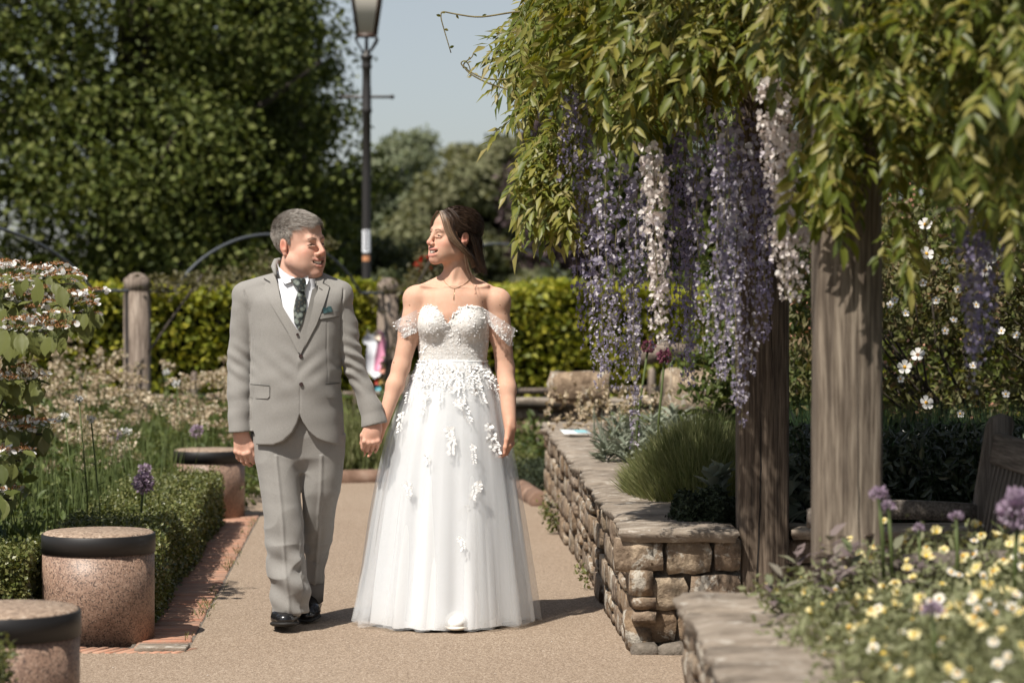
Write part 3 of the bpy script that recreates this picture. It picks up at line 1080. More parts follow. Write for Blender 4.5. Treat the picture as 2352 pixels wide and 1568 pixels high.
# big dark columnar trees on the left, just beyond the hedge
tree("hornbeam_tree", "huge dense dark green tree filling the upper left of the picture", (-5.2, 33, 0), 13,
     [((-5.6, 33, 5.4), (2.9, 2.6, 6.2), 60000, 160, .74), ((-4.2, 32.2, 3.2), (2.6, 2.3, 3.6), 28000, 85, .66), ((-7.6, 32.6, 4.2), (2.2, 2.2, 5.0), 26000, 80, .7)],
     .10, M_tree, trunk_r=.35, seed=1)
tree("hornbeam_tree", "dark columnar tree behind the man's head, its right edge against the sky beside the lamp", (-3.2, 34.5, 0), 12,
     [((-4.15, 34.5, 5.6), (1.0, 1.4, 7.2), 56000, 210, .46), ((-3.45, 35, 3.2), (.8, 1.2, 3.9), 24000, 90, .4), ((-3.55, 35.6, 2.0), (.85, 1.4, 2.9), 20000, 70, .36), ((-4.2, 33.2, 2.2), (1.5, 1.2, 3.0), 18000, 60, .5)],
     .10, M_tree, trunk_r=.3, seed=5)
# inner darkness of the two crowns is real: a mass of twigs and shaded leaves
tree("young_tree", "shadowed green tree low behind the lamp post", (-2.9, 39, 0), 4.4,
     [((-2.95, 39, 1.75), (.7, 1.2, 1.75), 14000, 80, .36), ((-2.2, 39.5, 1.2), (.8, 1, 1.3), 7000, 50, .36)], .13, M_tree2, trunk_r=.15, seed=8)
tree("ash_tree", "airy mid green tree rising beside the lamp post far behind", (-4.7, 75, 0), 8.0,
     [((-3.45, 75, 5.5), (1.0, 1.2, 1.5), 7000, 30, .42), ((-2.9, 75, 4.0), (.9, 1.2, 1.2), 6000, 26, .42), ((-4.3, 75, 4.0), (.9, 1.2, 1.6), 6000, 26, .42), ((-3.6, 74, 2.2), (2.3, 1.5, 2.2), 16000, 60, .6)],
     .2, M_farg, trunk_r=.2, seed=11, limbs=4)
tree("willow_tree", "hazy olive brown willow behind the bride's head", (-.9, 70, 0), 7.6,
     [((-.9, 70, 3.4), (1.75, 1.6, 2.75), 26000, 110, .55), ((-2.5, 69, 2.2), (1.4, 1.5, 1.9), 16000, 80, .55)], .24, M_far, trunk_r=.25, seed=14)
tree("olive_tree", "pale olive green tree between the willow and the purple beech", (.6, 72, 0), 6.6,
     [((.35, 72, 3.4), (1.5, 1.4, 2.5), 20000, 90, .55), ((1.4, 71, 2.0), (1.8, 1.5, 2.0), 14000, 70, .55)], .24, M_far, trunk_r=.25, seed=17)
tree("copper_beech", "dark purple leaved beech behind the left edge of the wisteria", (1.5, 56, 0), 7,
     [((1.35, 56, 4.0), (1.15, 1.4, 2.3), 12000, 70, .5), ((2.4, 57, 3.6), (1.5, 1.5, 2.6), 12000, 70, .5), ((3.8, 57, 4), (1.6, 1.5, 3), 9000, 60, .5)], .17, M_purple, trunk_r=.25, seed=21)
tree("yew_tree", "dark green tree behind the wisteria flowers", (3.0, 44, 0), 7.6,
     [((3.0, 44, 3.6), (1.7, 1.4, 3.9), 15000, 90, .5), ((5.6, 43, 3.2), (2.0, 1.4, 3.6), 13000, 80, .5), ((8.4, 42, 3), (2.2, 1.4, 3.6), 12000, 80, .5)], .16, M_tree, trunk_r=.3, seed=25)
# low distant shrub belt
n = 34000
P = np.stack([RNG.uniform(-6, 11, n), RNG.uniform(46, 52, n), RNG.random(n)**.8*2.3], 1)
P[:, 2] *= .65+.35*np.sin(P[:, 0]*1.9+2)*np.sin(P[:, 0]*.7)+.2*np.sin(P[:, 0]*4.1)
o = mk("shrub_belt", *scatter_leaves(P, .24, .5, np.array((0, -.6, 0))), M_far)
tag(o, "hazy belt of distant olive shrubs behind the hedge", "shrubs", kind='stuff')
n = 20000
P = np.stack([RNG.uniform(-3.6, 3, n), RNG.uniform(31, 34, n), RNG.random(n)**.8*1.75], 1)
P[:, 2] *= .75+.3*np.sin(P[:, 0]*2.9)
o = mk("shrub_belt", *scatter_leaves(P, .12, .5, np.array((0, -.6, 0))), M_tree2)
tag(o, "dull green shrubs just behind the hedge", "shrubs", kind='stuff')

# ---------------------------------------------------------------- clipped yellow-green hedge
hd = thing("clipped_hedge", "long clipped yellow-green hedge behind the rose posts", "hedge")
A, B = np.array((-8.0, 20.6)), np.array((6.5, 28.6))
du = (B-A)/np.linalg.norm(B-A)
nn = np.array((du[1], -du[0]))
Lh = np.linalg.norm(B-A)


def hedge_fill(n, L, wd_, h, A, du, nn, seed, depth=.16, undul=.03, topw=.42):
    r = np.random.default_rng(seed)
    u = r.random(n)*L
    side = r.random(n)
    q = r.random(n)
    dep = np.abs(r.normal(size=n))*depth*.5
    wv = np.sin(u*2.1)*undul+np.sin(u*5.3+1)*undul*.6
    front = side > topw
    z = np.where(front, q*(h+wv), h+wv-dep+r.normal(size=n)*.015)
    v = np.where(front, wd_/2-dep+np.sin(u*3.1+z*4)*undul*.8+r.normal(size=n)*.012, (q-.5)*wd_)
    P = np.stack([A[0]+du[0]*u+nn[0]*v, A[1]+du[1]*u+nn[1]*v, z], 1)
    o = np.where(front[:, None], np.array((nn[0], nn[1], .25)), np.array((0, 0, 1.0)))
    return P, o


P, o_ = hedge_fill(62000, Lh, 1.0, 1.53, A, du, nn, 3, depth=.2, undul=.035)
mb = MB().add(*scatter_leaves(P, .082, .25, o_*.75, aspect=.95))
hf = mb.build("foliage", M_hedge, hd)
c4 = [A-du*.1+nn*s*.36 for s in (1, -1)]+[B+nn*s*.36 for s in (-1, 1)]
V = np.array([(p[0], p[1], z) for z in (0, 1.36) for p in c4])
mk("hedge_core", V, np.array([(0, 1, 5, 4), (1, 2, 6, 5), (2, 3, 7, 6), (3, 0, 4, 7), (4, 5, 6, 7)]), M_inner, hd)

# ---------------------------------------------------------------- low box hedges
def box_hedge(label, A, B, wd_, h, n, seed, group=None):
    A, B = np.array(A, float), np.array(B, float)
    L = np.linalg.norm(B-A)
    du = (B-A)/L
    nn = np.array((du[1], -du[0]))
    t = thing("box_hedge", label, "hedge", group="low clipped box hedges")
    mb = MB()
    for s in (1, -1):
        P, o_ = hedge_fill(n//2, L, wd_, h, A, du, nn*s, seed+s, depth=.07, undul=.018)
        mb.add(*scatter_leaves(P, .0185, .5, o_*.5, tmpl=L_DIA, aspect=1.25))
    # ends
    for E, sg in ((A, -1), (B, 1)):
        m_ = n//9
        P = np.stack([np.full(m_, E[0]), np.full(m_, E[1]), RNG.random(m_)*h], 1)
        v = RNG.uniform(-.5, .5, m_)*wd_
        P[:, :2] += nn*v[:, None]+du*sg*(-.02-np.abs(RNG.normal(size=m_))*.03)[:, None]
        mb.add(*scatter_leaves(P, .0185, .5, np.array((du[0]*sg, du[1]*sg, .3)), aspect=1.25))
    # sprigs standing proud
    m_ = n//14
    u, v = RNG.random(m_)*L, RNG.uniform(-.5, .5, m_)*wd_
    P = np.stack([A[0]+du[0]*u+nn[0]*v, A[1]+du[1]*u+nn[1]*v, h+RNG.random(m_)**2*.055], 1)
    mb.add(*scatter_leaves(P, .017, .3, np.array((0, 0, .2)), aspect=1.1))
    mb.build("foliage", M_box, t)
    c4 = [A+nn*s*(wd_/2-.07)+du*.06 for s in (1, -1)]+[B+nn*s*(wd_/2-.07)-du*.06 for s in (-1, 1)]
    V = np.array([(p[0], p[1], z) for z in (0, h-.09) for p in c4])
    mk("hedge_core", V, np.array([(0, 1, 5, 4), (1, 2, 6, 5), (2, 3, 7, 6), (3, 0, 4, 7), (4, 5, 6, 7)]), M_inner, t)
    return t


box_hedge("long low box hedge beside the brick edging between two granite seats", (LX(10.0)-.46, 10.0), (LX(14.8)-.46, 14.8), .50, .315, 80000, 41)
box_hedge("short box hedge at the left edge behind the nearest granite seat", (-2.6, 9.75), (-1.93, 9.8), .5, .335, 26000, 47)
box_hedge("blurred box sprigs in the bottom left corner in front of the nearest seat", (-2.1, 6.4), (-1.34, 6.42), .3, .40, 9000, 53)

# ---------------------------------------------------------------- generic herb helpers


def blades(P, L, wd_, lean=.3, seed=0, curve=.3, dirs=None):
    """thin curved grass-like blades, 2 segments"""
    n = len(P)
    r = np.random.default_rng(seed)
    a = r.random(n)*2*np.pi
    ln = lean*r.random(n)**.8
    d = np.stack([np.cos(a)*ln, np.sin(a)*ln, np.ones(n)], 1)
    if dirs is not None:
        d = d+dirs
    d = unit(d)
    side = unit(np.cross(d, rdir(n)))*wd_/2
    L = L*r.uniform(.6, 1.15, n)
    c2 = d*np.array((1+curve, 1+curve, 1))
    M1 = P+d*(L*.5)[:, None]
    T = M1+unit(c2)*(L*.5)[:, None]
    V = np.stack([P-side, P+side, M1+side*.8, M1-side*.8, T], 1).reshape(-1, 3)
    k = (np.arange(n)*5)[:, None]
    return V, [np.array([(0, 1, 2, 3)])+k, np.array([(3, 2, 4)])+k], T


def plume(P0, H, n, spread, leaf, seed, tm=L_LANCE):
    """leafy herb clump: leaves filling a rounded mound"""
    r = np.random.default_rng(seed)
    g = r.normal(size=(n, 3))
    g = g/np.linalg.norm(g, axis=1, keepdims=True)*(r.random(n)**.45)[:, None]
    P = np.array(P0)+g*np.array((spread, spread, H))
    P[:, 2] = np.abs(P[:, 2])
    return scatter_leaves(P, leaf, .7, unit(g)*.6, tmpl=tm, droop=-.1)


M_herb = m_leaf("herb_leaves", [(.05, .075, .018), (.085, .12, .03), (.13, .16, .045), (.17, .19, .07)], .55, .3)
M_ger = m_leaf("geranium_leaves", [(.022, .05, .02), (.035, .072, .03), (.055, .095, .035)], .5, .22)
M_cream = m_leaf("cream_flower_heads", [(.22, .16, .11), (.36, .28, .19), (.48, .39, .28), (.60, .54, .42)], .8, .2)
M_white = m_leaf("white_petals", [(.68, .68, .66), (.8, .79, .77)], .6, .25, tcol=(1, 1, 1))
M_mauve = m_leaf("mauve_petals", [(.26, .19, .27), (.38, .29, .38), (.50, .42, .50)], .6, .25, tcol=(1, .8, 1))
M_maroon = m_leaf("maroon_petals", [(.10, .02, .05), (.18, .045, .09), (.25, .09, .13)], .6, .2, tcol=(1, .6, .7))
M_silver = m_leaf("silver_leaves", [(.14, .16, .12), (.21, .235, .18), (.30, .32, .26)], .8, .2, .1, tcol=(1, 1, .9))
M_lav = m_leaf("fine_green_blades", [(.10, .125, .045), (.16, .185, .07), (.24, .25, .11), (.31, .31, .16)], .7, .3)
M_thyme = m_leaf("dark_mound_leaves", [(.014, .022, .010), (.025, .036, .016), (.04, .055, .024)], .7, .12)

# mass planting on the left, cream seed heads at the back, green in front
mb = MB()
n = 15000
u = RNG.random(n)
x = RNG.uniform(-5.2, -1.75, n)
y = RNG.uniform(15.2, 19.5, n)
hz = (.42+.30*(y-15.2)/4.3)*(1+.18*np.sin(x*3.1)+.12*np.sin(x*7+y*3))
hz *= np.clip((-1.55-x)/.7, .35, 1)
P = np.stack([x, y, hz*RNG.random(n)**.55], 1)
mb.add(*scatter_leaves(P, .075, .4, None, tmpl=L_LANCE))
o = mb.build("mixed_foliage", M_herb)
tag(o, "tangled green stems and leaves of the left flower bed", "plants", kind='stuff')
mb = MB()
heads = 520
hx, hy = RNG.uniform(-4.8, -1.8, heads), RNG.uniform(14.6, 19.4, heads)
hx = np.where((hy < 15.9) & (hx > -2.35), hx-.7, hx)
hh = (.50+.34*(hy-14.8)/4.3)*(1+.15*np.sin(hx*3.1)+.12*np.sin(hx*7+hy*3))+RNG.normal(size=heads)*.07
k = np.repeat(np.arange(heads), 30)
g = rdir(len(k))*(RNG.random(len(k))**.5)[:, None]*np.array((.065, .065, .035))
mb.add(*scatter_leaves(np.stack([hx[k], hy[k], hh[k]], 1)+g, .024, .6, None, aspect=1.6))
o = mb.build("cream_flower_heads", M_cream)
tag(o, "mass of cream and buff flower heads behind the left bed", "flowers", kind='stuff')
mb = MB()
for i in range(70):
    cx_, cy_ = RNG.uniform(-4.0, -1.95), RNG.uniform(10.8, 15.2)
    if cx_ > LX(cy_)-.7:
        cx_ = LX(cy_)-.75-RNG.random()*.5
    if cy_ > 13 and cx_ > -2.55:
        cx_ -= .6
    H = .25+.055*(cy_-10.8)+RNG.random()*.1
    mb.add(*plume((cx_, cy_, 0), H, 200, .28, .07, 100+i))
o = mb.build("bed_foliage", M_herb)
tag(o, "mixed leafy green perennials in the left bed", "plants", kind='stuff')
n = 2600
x = RNG.uniform(-4.0, -2.0, n)
y = RNG.uniform(11, 18, n)
V, f, T = blades(np.stack([x, y, np.zeros(n)], 1), .62+.02*(y-11), .007, .25, 5)
o = mk("tall_stems", V, f, M_stem)
tag(o, "tall thin upright stems among the left bed plants", "stems", kind='stuff')

# geranium mound, cut leaves
def lobed_leaf(lobes=5, r=1.0):
    V = [(0, 0, 0)]
    for k in range(lobes*2+1):
        a = math.radians(-150+300*k/(lobes*2))
        q = r if k % 2 == 1 else .52*r
        V.append((math.sin(a)*q, math.cos(a)*q+.1, .10*q*(1 if k % 2 else .2)))
    return np.array(V), np.array([(0, i, i+1) for i in range(1, len(V)-1)])


L_LOBE = lobed_leaf(6)
mb = MB()
n = 2300
g = RNG.normal(size=(n, 3))
g = g/np.linalg.norm(g, axis=1, keepdims=True)*(RNG.random(n)**.35)[:, None]
g[:, 2] = np.abs(g[:, 2])
P = np.array((-2.85, 11.2, 0))+g*np.array((.75, .7, .37))
mb.add(*scatter_leaves(P, .052, 1.0, g*.8, tmpl=L_LOBE, smin=.6, smax=1.2))
P = np.array((-2.42, 10.4, 0))+g*np.array((.3, .3, .29))
mb.add(*scatter_leaves(P, .047, 1.0, g*.8, tmpl=L_LOBE, smin=.6, smax=1.2))
o = mb.build("geranium_foliage", M_ger)
tag(o, "dark blue-green cut leaved geranium clump behind the second granite seat", "plant", kind='stuff')


# ---------------------------------------------------------------- alliums
def allium(label, head, base, r, mat, n=260, stem_r=.006, group="purple alliums", half=False, bud=False):
    t = thing("allium", label, "allium", tuple(base), 0, group)
    hd_ = np.array(head)-np.array(base)
    mb = MB()
    mb.add(*tube([(0, 0, 0), hd_*np.array((.3, .3, .55)), hd_], stem_r, 6))
    mb.build("stem", M_stem, t, smooth=True)
    d = rdir(n)
    if half:
        d[:, 2] = np.abs(d[:, 2])*.9-.1
        d = unit(d)
    rr = r*RNG.uniform(.55, 1.0, n)
    P = hd_+d*rr[:, None]*.75
    m = MB()
    m.add(*cloud(L_DIA[0]*np.array((1.2, 1, 1)), L_DIA[1], P, frames(d*.9+rvec(n, .5), rdir(n)), r*.3*RNG.uniform(.7, 1.2, n)))
    ped = cloud(np.array([(-.04, 0, 0), (.04, 0, 0), (0, 1, 0)]), np.array([(0, 1, 2)]), np.repeat(hd_[None], n//2, 0), frames(d[:n//2], rdir(n//2)), r*.8)
    m.build("flower_head", mat, t)
    mk("pedicels", *ped, M_stem, t)
    return t


allium("pale mauve allium globe above the long box hedge, lower of the two", W(330, 1108, 11.4), (-1.78, 11.5, 0), .06, M_mauve, 420)
allium("small faded mauve allium just behind the mauve globe", W(333, 1078, 12.4), (-1.9, 12.45, 0), .042, M_mauve, 200)
allium("blurred mauve allium far back left of the farthest seat", W(262, 1001, 15), (-2.5, 15, 0), .055, M_mauve, 200)
allium("blurred mauve allium by the man's cuff", W(452, 990, 15.5), (-2.05, 15.5, 0), .055, M_mauve, 200)
allium("dark maroon allium left of the pair on the planter", W(1489, 795, 12.2), (.62, 12.3, .35), .042, M_maroon, 260)
allium("dark maroon allium right of the pair on the planter", W(1527, 817, 12.0), (.72, 12.1, .35), .046, M_maroon, 260)
allium("fading mauve allium in front of the pale oak post", W(2018, 1140, 6.3), W(2030, 1330, 6.3), .032, M_mauve, 200, .005, half=True)
allium("smaller fading allium low beside the pale oak post", W(2040, 1166, 6.5), W(2050, 1350, 6.5), .026, M_mauve, 160, .005, half=True)
allium("half open mauve allium below the bench armrest", W(2196, 1190, 6.4), W(2200, 1380, 6.4), .025, M_mauve, 160, .005, half=True)
allium("dull mauve allium bud among daisies beside the bench leg", W(2110, 1215, 6.5), W(2115, 1380, 6.5), .02, M_mauve, 120, .004, half=True)
allium("large purple allium at the right edge before the bench back", W(2338, 1170, 5.9), W(2330, 1400, 5.9), .06, M_mauve, 520, .006)
allium("very blurred purple allium low in the near daisies", W(2142, 1404, 5.0), W(2150, 1560, 5.0), .03, M_mauve, 160, .005, half=True)


# white valerian-like heads on tall stems
def umbel(label, px, py, d, r=.022, mat=None, name="white_flower", cat="flower", h0=0.0, leaves=6, n=70):
    hd_ = W(px, py, d)
    t = thing(name, label, cat, (hd_[0]+.03, d, h0), 0)
    H = hd_[2]-h0
    mb = MB().add(*tube([(0, 0, 0), (.01, 0, H*.5), (-.03, 0, H)], .0035, 5))
    P = np.array([(-.005, 0, H*q) for q in np.linspace(.3, .85, leaves)])
    mb.add(*cloud(L_LANCE[0], L_LANCE[1], P, frames(np.stack([RNG.choice([-1, 1], leaves), RNG.normal(size=leaves)*.4, np.full(leaves, .5)], 1), np.repeat([[0, 0, 1.0]], leaves, 0)), .055))
    mb.build("stem", M_stem, t)
    g = rdir(n)*(RNG.random(n)**.4)[:, None]*np.array((r, r, r*.7))
    mk("flower_head", *scatter_leaves(g+np.array((-.03, 0, H)), r*.42, .6, None, aspect=1.8), mat or M_white, t)
    return t


umbel("white flower head on a tall stem, higher of two near the left bed's middle", 181, 916, 11.2)
umbel("round white flower head on a thin stem left of the box hedge end", 209, 962, 11.0)
umbel("small white flower head low left in the bed", 149, 954, 12)
for i, (px, py, d, m_, lab) in enumerate(((63, 918, 13, M_cream, "pinkish flower head beside the lower viburnum sprays"), (405, 880, 16, M_white, "blurred white flower near the palisade left of the man"),
                                         (382, 855, 19, M_white, "blurred white bloom at the foot of the hedge"), (292, 990, 14, M_white, "blurred white flower in the middle of the left bed"),
                                         (375, 832, 19.5, M_cream, "blurred cream bloom beside the left rose post"))):
    umbel(lab, px, py, d, .03, m_)
M_fox = m_leaf("magenta_bells", [(.45, .03, .28), (.6, .08, .42)], .6, .2, tcol=(1, .5, .9))
t = thing("foxglove", "magenta foxglove spire in front of the left rose post", "foxglove", tuple(G(300, 985)*np.array((1, 1, 0))+np.array((0, 0, 0))), 0)
fd = G(300, 985)[1]
H0, H1 = W(300, 885, fd)[2], W(300, 838, fd)[2]
mk("stem", *tube([(-.08, 0, 0), (-.085, 0, H1)], .008, 5), M_stem, t)
n = 40
zz_ = np.linspace(H0, H1, n)
mk("flower_spike", *cloud(L_OVAL[0]*np.array((1.2, 1, 2)), L_OVAL[1], np.stack([np.full(n, -.085), np.zeros(n), zz_], 1),
                          frames(np.stack([RNG.normal(size=n), -abs(RNG.normal(size=n)), np.full(n, -.6)], 1), rdir(n)), .05*(1.2-.8*np.linspace(0, 1, n))), M_fox, t)

# bed beyond the kerb, behind the couple
mb = MB()
for i in range(40):
    x = RNG.uniform(-2.4, .2)
    mb.add(*plume((x, RNG.uniform(18.9, 20.4), 0), .28+RNG.random()*.25+(.2 if x < -.9 else 0), 170, .26, .085, 300+i))
o = mb.build("bed_foliage", M_herb)
tag(o, "green perennials behind the kerb between the couple", "plants", kind='stuff')
n = 2600
V, f, T = blades(np.stack([RNG.uniform(-2.3, -.8, n), RNG.uniform(18.7, 20, n), np.zeros(n)], 1), .6, .012, .5, 8)
o = mk("strap_leaves", V, f, M_lav)
tag(o, "grassy strap leaves behind the kerb", "plants", kind='stuff')
n = 3500
g = RNG.normal(size=(n, 3))
g = g/np.linalg.norm(g, axis=1, keepdims=True)*(RNG.random(n)**.3)[:, None]
g[:, 2] = np.abs(g[:, 2])
for (c_, r_, mt, lab) in (((.16, 17.6, 0), (.26, .4, .24), M_thyme, "dark rounded heather mound beside the bride's hand"), ((-.05, 18.9, 0), (.3, .4, .26), M_box, "mossy green cushion behind the heather mound")):
    o = mk("cushion_plant", *scatter_leaves(np.array(c_)+g*np.array(r_), .022, .4, g), mt)
    tag(o, lab, "shrub")

# climbing rose bits
M_rose = m_leaf("rose_leaves", [(.08, .075, .035), (.12, .11, .05), (.17, .15, .08)], .5, .3)
mb = MB()
pts = []
for (a, b_, c_, n) in (((-3.0, 19.9, 1.5), (-2.3, 21.3, 1.62), .1, 500), ((-2.1, 22.6, 1.6), (-2.3, 22, 1.75), .1, 260), ((-1.9, 22.4, 1.75), (-1.75, 22.6, 1.95), .06, 200), ((-1.3, 23.4, 1.45), (-.5, 24.3, 1.65), .12, 500),
                        ((-1.21, 23.45, .2), (-1.2, 23.45, .9), .09, 120), ((-.95, 24, 1.55), (-.8, 24, 1.85), .08, 200), ((-.75, 24, 1.7), (-.72, 24, 1.9), .08, 200)):
    s = RNG.random((n, 1))
    pts.append(np.array(a)*(1-s)+np.array(b_)*s+rvec(n, c_)*np.array((1, .5, .5)))
mb.add(*scatter_leaves(np.concatenate(pts), .055, .4, None, tmpl=L_OVAL))
o = mb.build("climbing_rose", M_rose)
tag(o, "thin bronzy rose shoots climbing along the iron hoops", "climbing rose")
st_ = MB()
for P in ([(-1.1, 23.4, 0), (-1.25, 23.4, .6), (-1.1, 23.45, 1.2), (-.8, 23.8, 1.8)], [(-1.25, 23.45, .0), (-1.0, 23.42, .7), (-1.3, 23.42, 1.4)], [(-3.0, 19.85, 0), (-3.1, 19.85, .8), (-2.6, 20.3, 1.6)]):
    st_.add(*tube(np.array(P), .012, 5))
o2 = st_.build("rose_stem", M_bark, None, smooth=True)
o2.parent = o
tag(o2, kind='stuff')
M_red = m_leaf("red_petals", [(.55, .01, .01), (.7, .03, .03)], .5, .2, tcol=(1, .2, .2))
M_pink = m_leaf("pink_petals", [(.65, .28, .26), (.75, .4, .38)], .5, .2, tcol=(1, .7, .7))
for px, py, d, mt, r, lab in ((973, 608, 24.2, M_red, .10, "bright red rose on the hoop beside the bride's face"), (1322, 663, 25.5, M_pink, .07, "pale pink rose on top of the hedge"), (978, 606, 24.3, None, 0, "")):
    if mt is None:
        continue
    n = 60
    d_ = rdir(n)
    t = mk("rose_flower", *cloud(L_OVAL[0]*np.array((2.2, 1, 1)), L_OVAL[1], d_*r*.2, frames(d_+rvec(n, .3), rdir(n)), r*.9), mt)
    t.location = tuple(W(px, py, d))
    tag(t, lab, "rose")

# ---------------------------------------------------------------- planter: soil, silver plant, fine mound, thyme, shrubs
mk_s = MB().add([(.80, 9.45, .44), (3.6, 9.5, .44), (3.6, 16, .50), (.25+.3, 16, .52), (.42, 12, .48)], [[0, 1, 2, 3, 4]])
o = mk_s.build("planter_soil", M_soil)
tag(o, kind='structure')
mk_s = MB().add([(.55, 4.0, .45), (4, 4.0, .45), (4, 6.9, .45), (.55, 6.9, .45)], np.array([(0, 1, 2, 3)]))
tag(mk_s.build("near_planter_soil", M_soil), kind='structure')

t = thing("lavender_mound", "fresh green mound of fine upright blades spilling over the coping", "lavender", (.86, 10.9, .45))
n = 17000
a = RNG.random(n)*2*np.pi
q = RNG.random(n)**.55
P = np.stack([np.cos(a)*q*.30, np.sin(a)*q*.55, np.zeros(n)], 1)
out = np.stack([np.cos(a)*q**1.6*.62, np.sin(a)*q**1.6*.7, np.zeros(n)], 1)
P += np.stack([np.zeros(n), np.zeros(n), .26*(1-q**2)*RNG.random(n)**.4], 1)
V, f, T = blades(P+out*.03, .19-.03*q, .0042, .55, 12, .25, out)
mk("blades", V, f, M_lav, t)
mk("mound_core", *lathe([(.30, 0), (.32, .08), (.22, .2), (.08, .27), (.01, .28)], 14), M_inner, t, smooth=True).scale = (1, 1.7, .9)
t = thing("silver_plant", "felted silver leaved plant by the far end of the planter", "silver plant", (.68, 13.6, .47))
n = 1500
a = RNG.random(n)*2*np.pi
q = RNG.random(n)**.6
c_ = RNG.integers(0, 60, n)
cx_, cy_ = RNG.uniform(-.22, .40, 60), RNG.uniform(-1.1, 1.3, 60)
hh = RNG.uniform(.06, .26, 60)
P = np.stack([cx_[c_], cy_[c_], hh[c_]*RNG.random(n)], 1)
dr = np.stack([np.cos(a), np.sin(a), RNG.uniform(.2, 1.3, n)], 1)
mk("leaves", *cloud(L_LANCE[0]*np.array((.75, 1, 1)), L_LANCE[1], P, frames(dr, np.array((0, 0, 1.0))-dr*.2+rvec(n, .15)), .095*RNG.uniform(.6, 1.3, n)), M_silver, t)
V, f, T = blades(np.stack([RNG.uniform(-.2, .4, 90), RNG.uniform(-.8, 1.2, 90), np.zeros(90)], 1), .3, .012, .4, 15)
mk("stems", V, f, M_silver, t)
t = thing("silver_plant", "pair of grey felted rosettes between the two oak posts", "silver plant", (1.13, 9.85, .45))
n = 130
a = RNG.random(n)*2*np.pi
P = np.stack([RNG.uniform(-.14, .16, n), RNG.uniform(-.2, .3, n), RNG.random(n)*.22], 1)
dr = np.stack([np.cos(a), np.sin(a), RNG.uniform(.3, 1.6, n)], 1)
mk("leaves", *cloud(L_OVAL[0], L_OVAL[1], P, frames(dr, np.array((0, 0, 1.0))-dr*.2+rvec(n, .15)), .12*RNG.uniform(.6, 1.2, n)), M_silver, t)
t = thing("silver_plant", "small grey rosette peeping left of the dark oak post", "silver plant", (.84, 10.0, .47))
n = 40
a = RNG.random(n)*2*np.pi
dr = np.stack([np.cos(a), np.sin(a), RNG.uniform(.3, 1.6, n)], 1)
mk("leaves", *cloud(L_OVAL[0], L_OVAL[1], np.stack([RNG.uniform(-.03, .04, n), np.zeros(n), RNG.random(n)*.17], 1), frames(dr, np.array((0, 0, 1.0))-dr*.2), .09), M_silver, t)
n = 9000
g = RNG.normal(size=(n, 3))
g = g/np.linalg.norm(g, axis=1, keepdims=True)*(.75+.25*RNG.random(n))[:, None]
g[:, 2] = np.abs(g[:, 2])
wob = 1+.12*np.sin(g[:, 0]*9)+.1*np.sin(g[:, 1]*11+2)
t = thing("thyme_mound", "low dark green mound in the corner of the planter by the dark oak post", "thyme", (.79, 9.82, .46))
mk("foliage", *scatter_leaves(g*wob[:, None]*np.array((.17, .25, .125)), .015, .4, g*.8, aspect=1.4), M_thyme, t)
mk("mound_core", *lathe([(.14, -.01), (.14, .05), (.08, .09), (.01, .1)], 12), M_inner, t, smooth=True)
# small cream-yellow daisies at the far end of the planter
n = 170
P = np.stack([RNG.uniform(.22, 1.0, n), RNG.uniform(14.6, 16.3, n), RNG.uniform(.55, .82, n)], 1)
k = np.repeat(np.arange(n), 7)
o = mk("cream_daisies", *scatter_leaves(P[k]+rvec(len(k), .008), .03, 1.0, None, tmpl=L_OVAL), M_cream)
tag(o, "loose cream and yellow little flowers at the far end of the planter", "flowers", kind='stuff')
# herbs behind in the planter
mb = MB()
for i in range(70):
    x, y = RNG.uniform(.7, 3.2), RNG.uniform(11.6, 16)
    mb.add(*plume((x, y, .45), .16+RNG.random()*.2, 220, .25, .05, 500+i))
o = mb.build("planter_foliage", M_herb)
tag(o, "leafy green perennials filling the back of the planter", "plants", kind='stuff')
n = 9000
V, f, T = blades(np.stack([RNG.uniform(1.12, 2.5, n), RNG.uniform(9.9, 11.6, n), np.full(n, .45)], 1), .42, .005, .35, 19, .3)
o = mk("green_blades", V, f, M_ger)
tag(o, "dark green grassy spikes behind the pale oak post", "plants", kind='stuff')
n = 9000
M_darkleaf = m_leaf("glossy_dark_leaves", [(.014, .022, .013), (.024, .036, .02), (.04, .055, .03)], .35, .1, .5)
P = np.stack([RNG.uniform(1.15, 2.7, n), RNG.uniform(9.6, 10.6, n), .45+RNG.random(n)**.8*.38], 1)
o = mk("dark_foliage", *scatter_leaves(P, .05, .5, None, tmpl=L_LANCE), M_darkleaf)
tag(o, "dark glossy foliage in the shade behind the bench arm", "plants", kind='stuff')


# cistus shrub with white flowers
M_cis = m_leaf("cistus_leaves", [(.07, .075, .028), (.11, .11, .04), (.16, .155, .065), (.22, .15, .09)], .6, .3)
M_yel = m_plain("yellow_centre", (.62, .33, .03), .7)
t = thing("cistus_bush", "large loose bush with white yellow-centred flowers right of the pale oak post", "bush", (2.35, 12.4, .45))
parts_ = [((-.15, 0, .75), (.85, .7, .72)), ((.75, -.5, .95), (.8, .8, .95)), ((1.35, -1.1, .7), (.7, .7, .75))]
mb = MB()
for i, (c_, r_) in enumerate(parts_):
    P, o_ = crown_points(9500, c_, r_, 130, .17, 60+i, shell=.45)
    P = P[P[:, 2] > .02]
    mb.add(*scatter_leaves(P, .048, .5, None, tmpl=L_LANCE, droop=-.3, aspect=1.25))
mb.build("foliage", M_cis, t)
mb = MB()
for k in range(60):
    c_, r_ = parts_[k % 3]
    e = np.array(c_)+rdir(1)[0]*np.array(r_)*.9
    e[2] = abs(e[2])
    mb.add(*tube([(.2+c_[0]*.3, 0, 0), (c_[0]*.7+e[0]*.3, c_[1], e[2]*.5), e], [.014, .008, .003], 5))
mb.build("branch", M_bark, t, smooth=True)


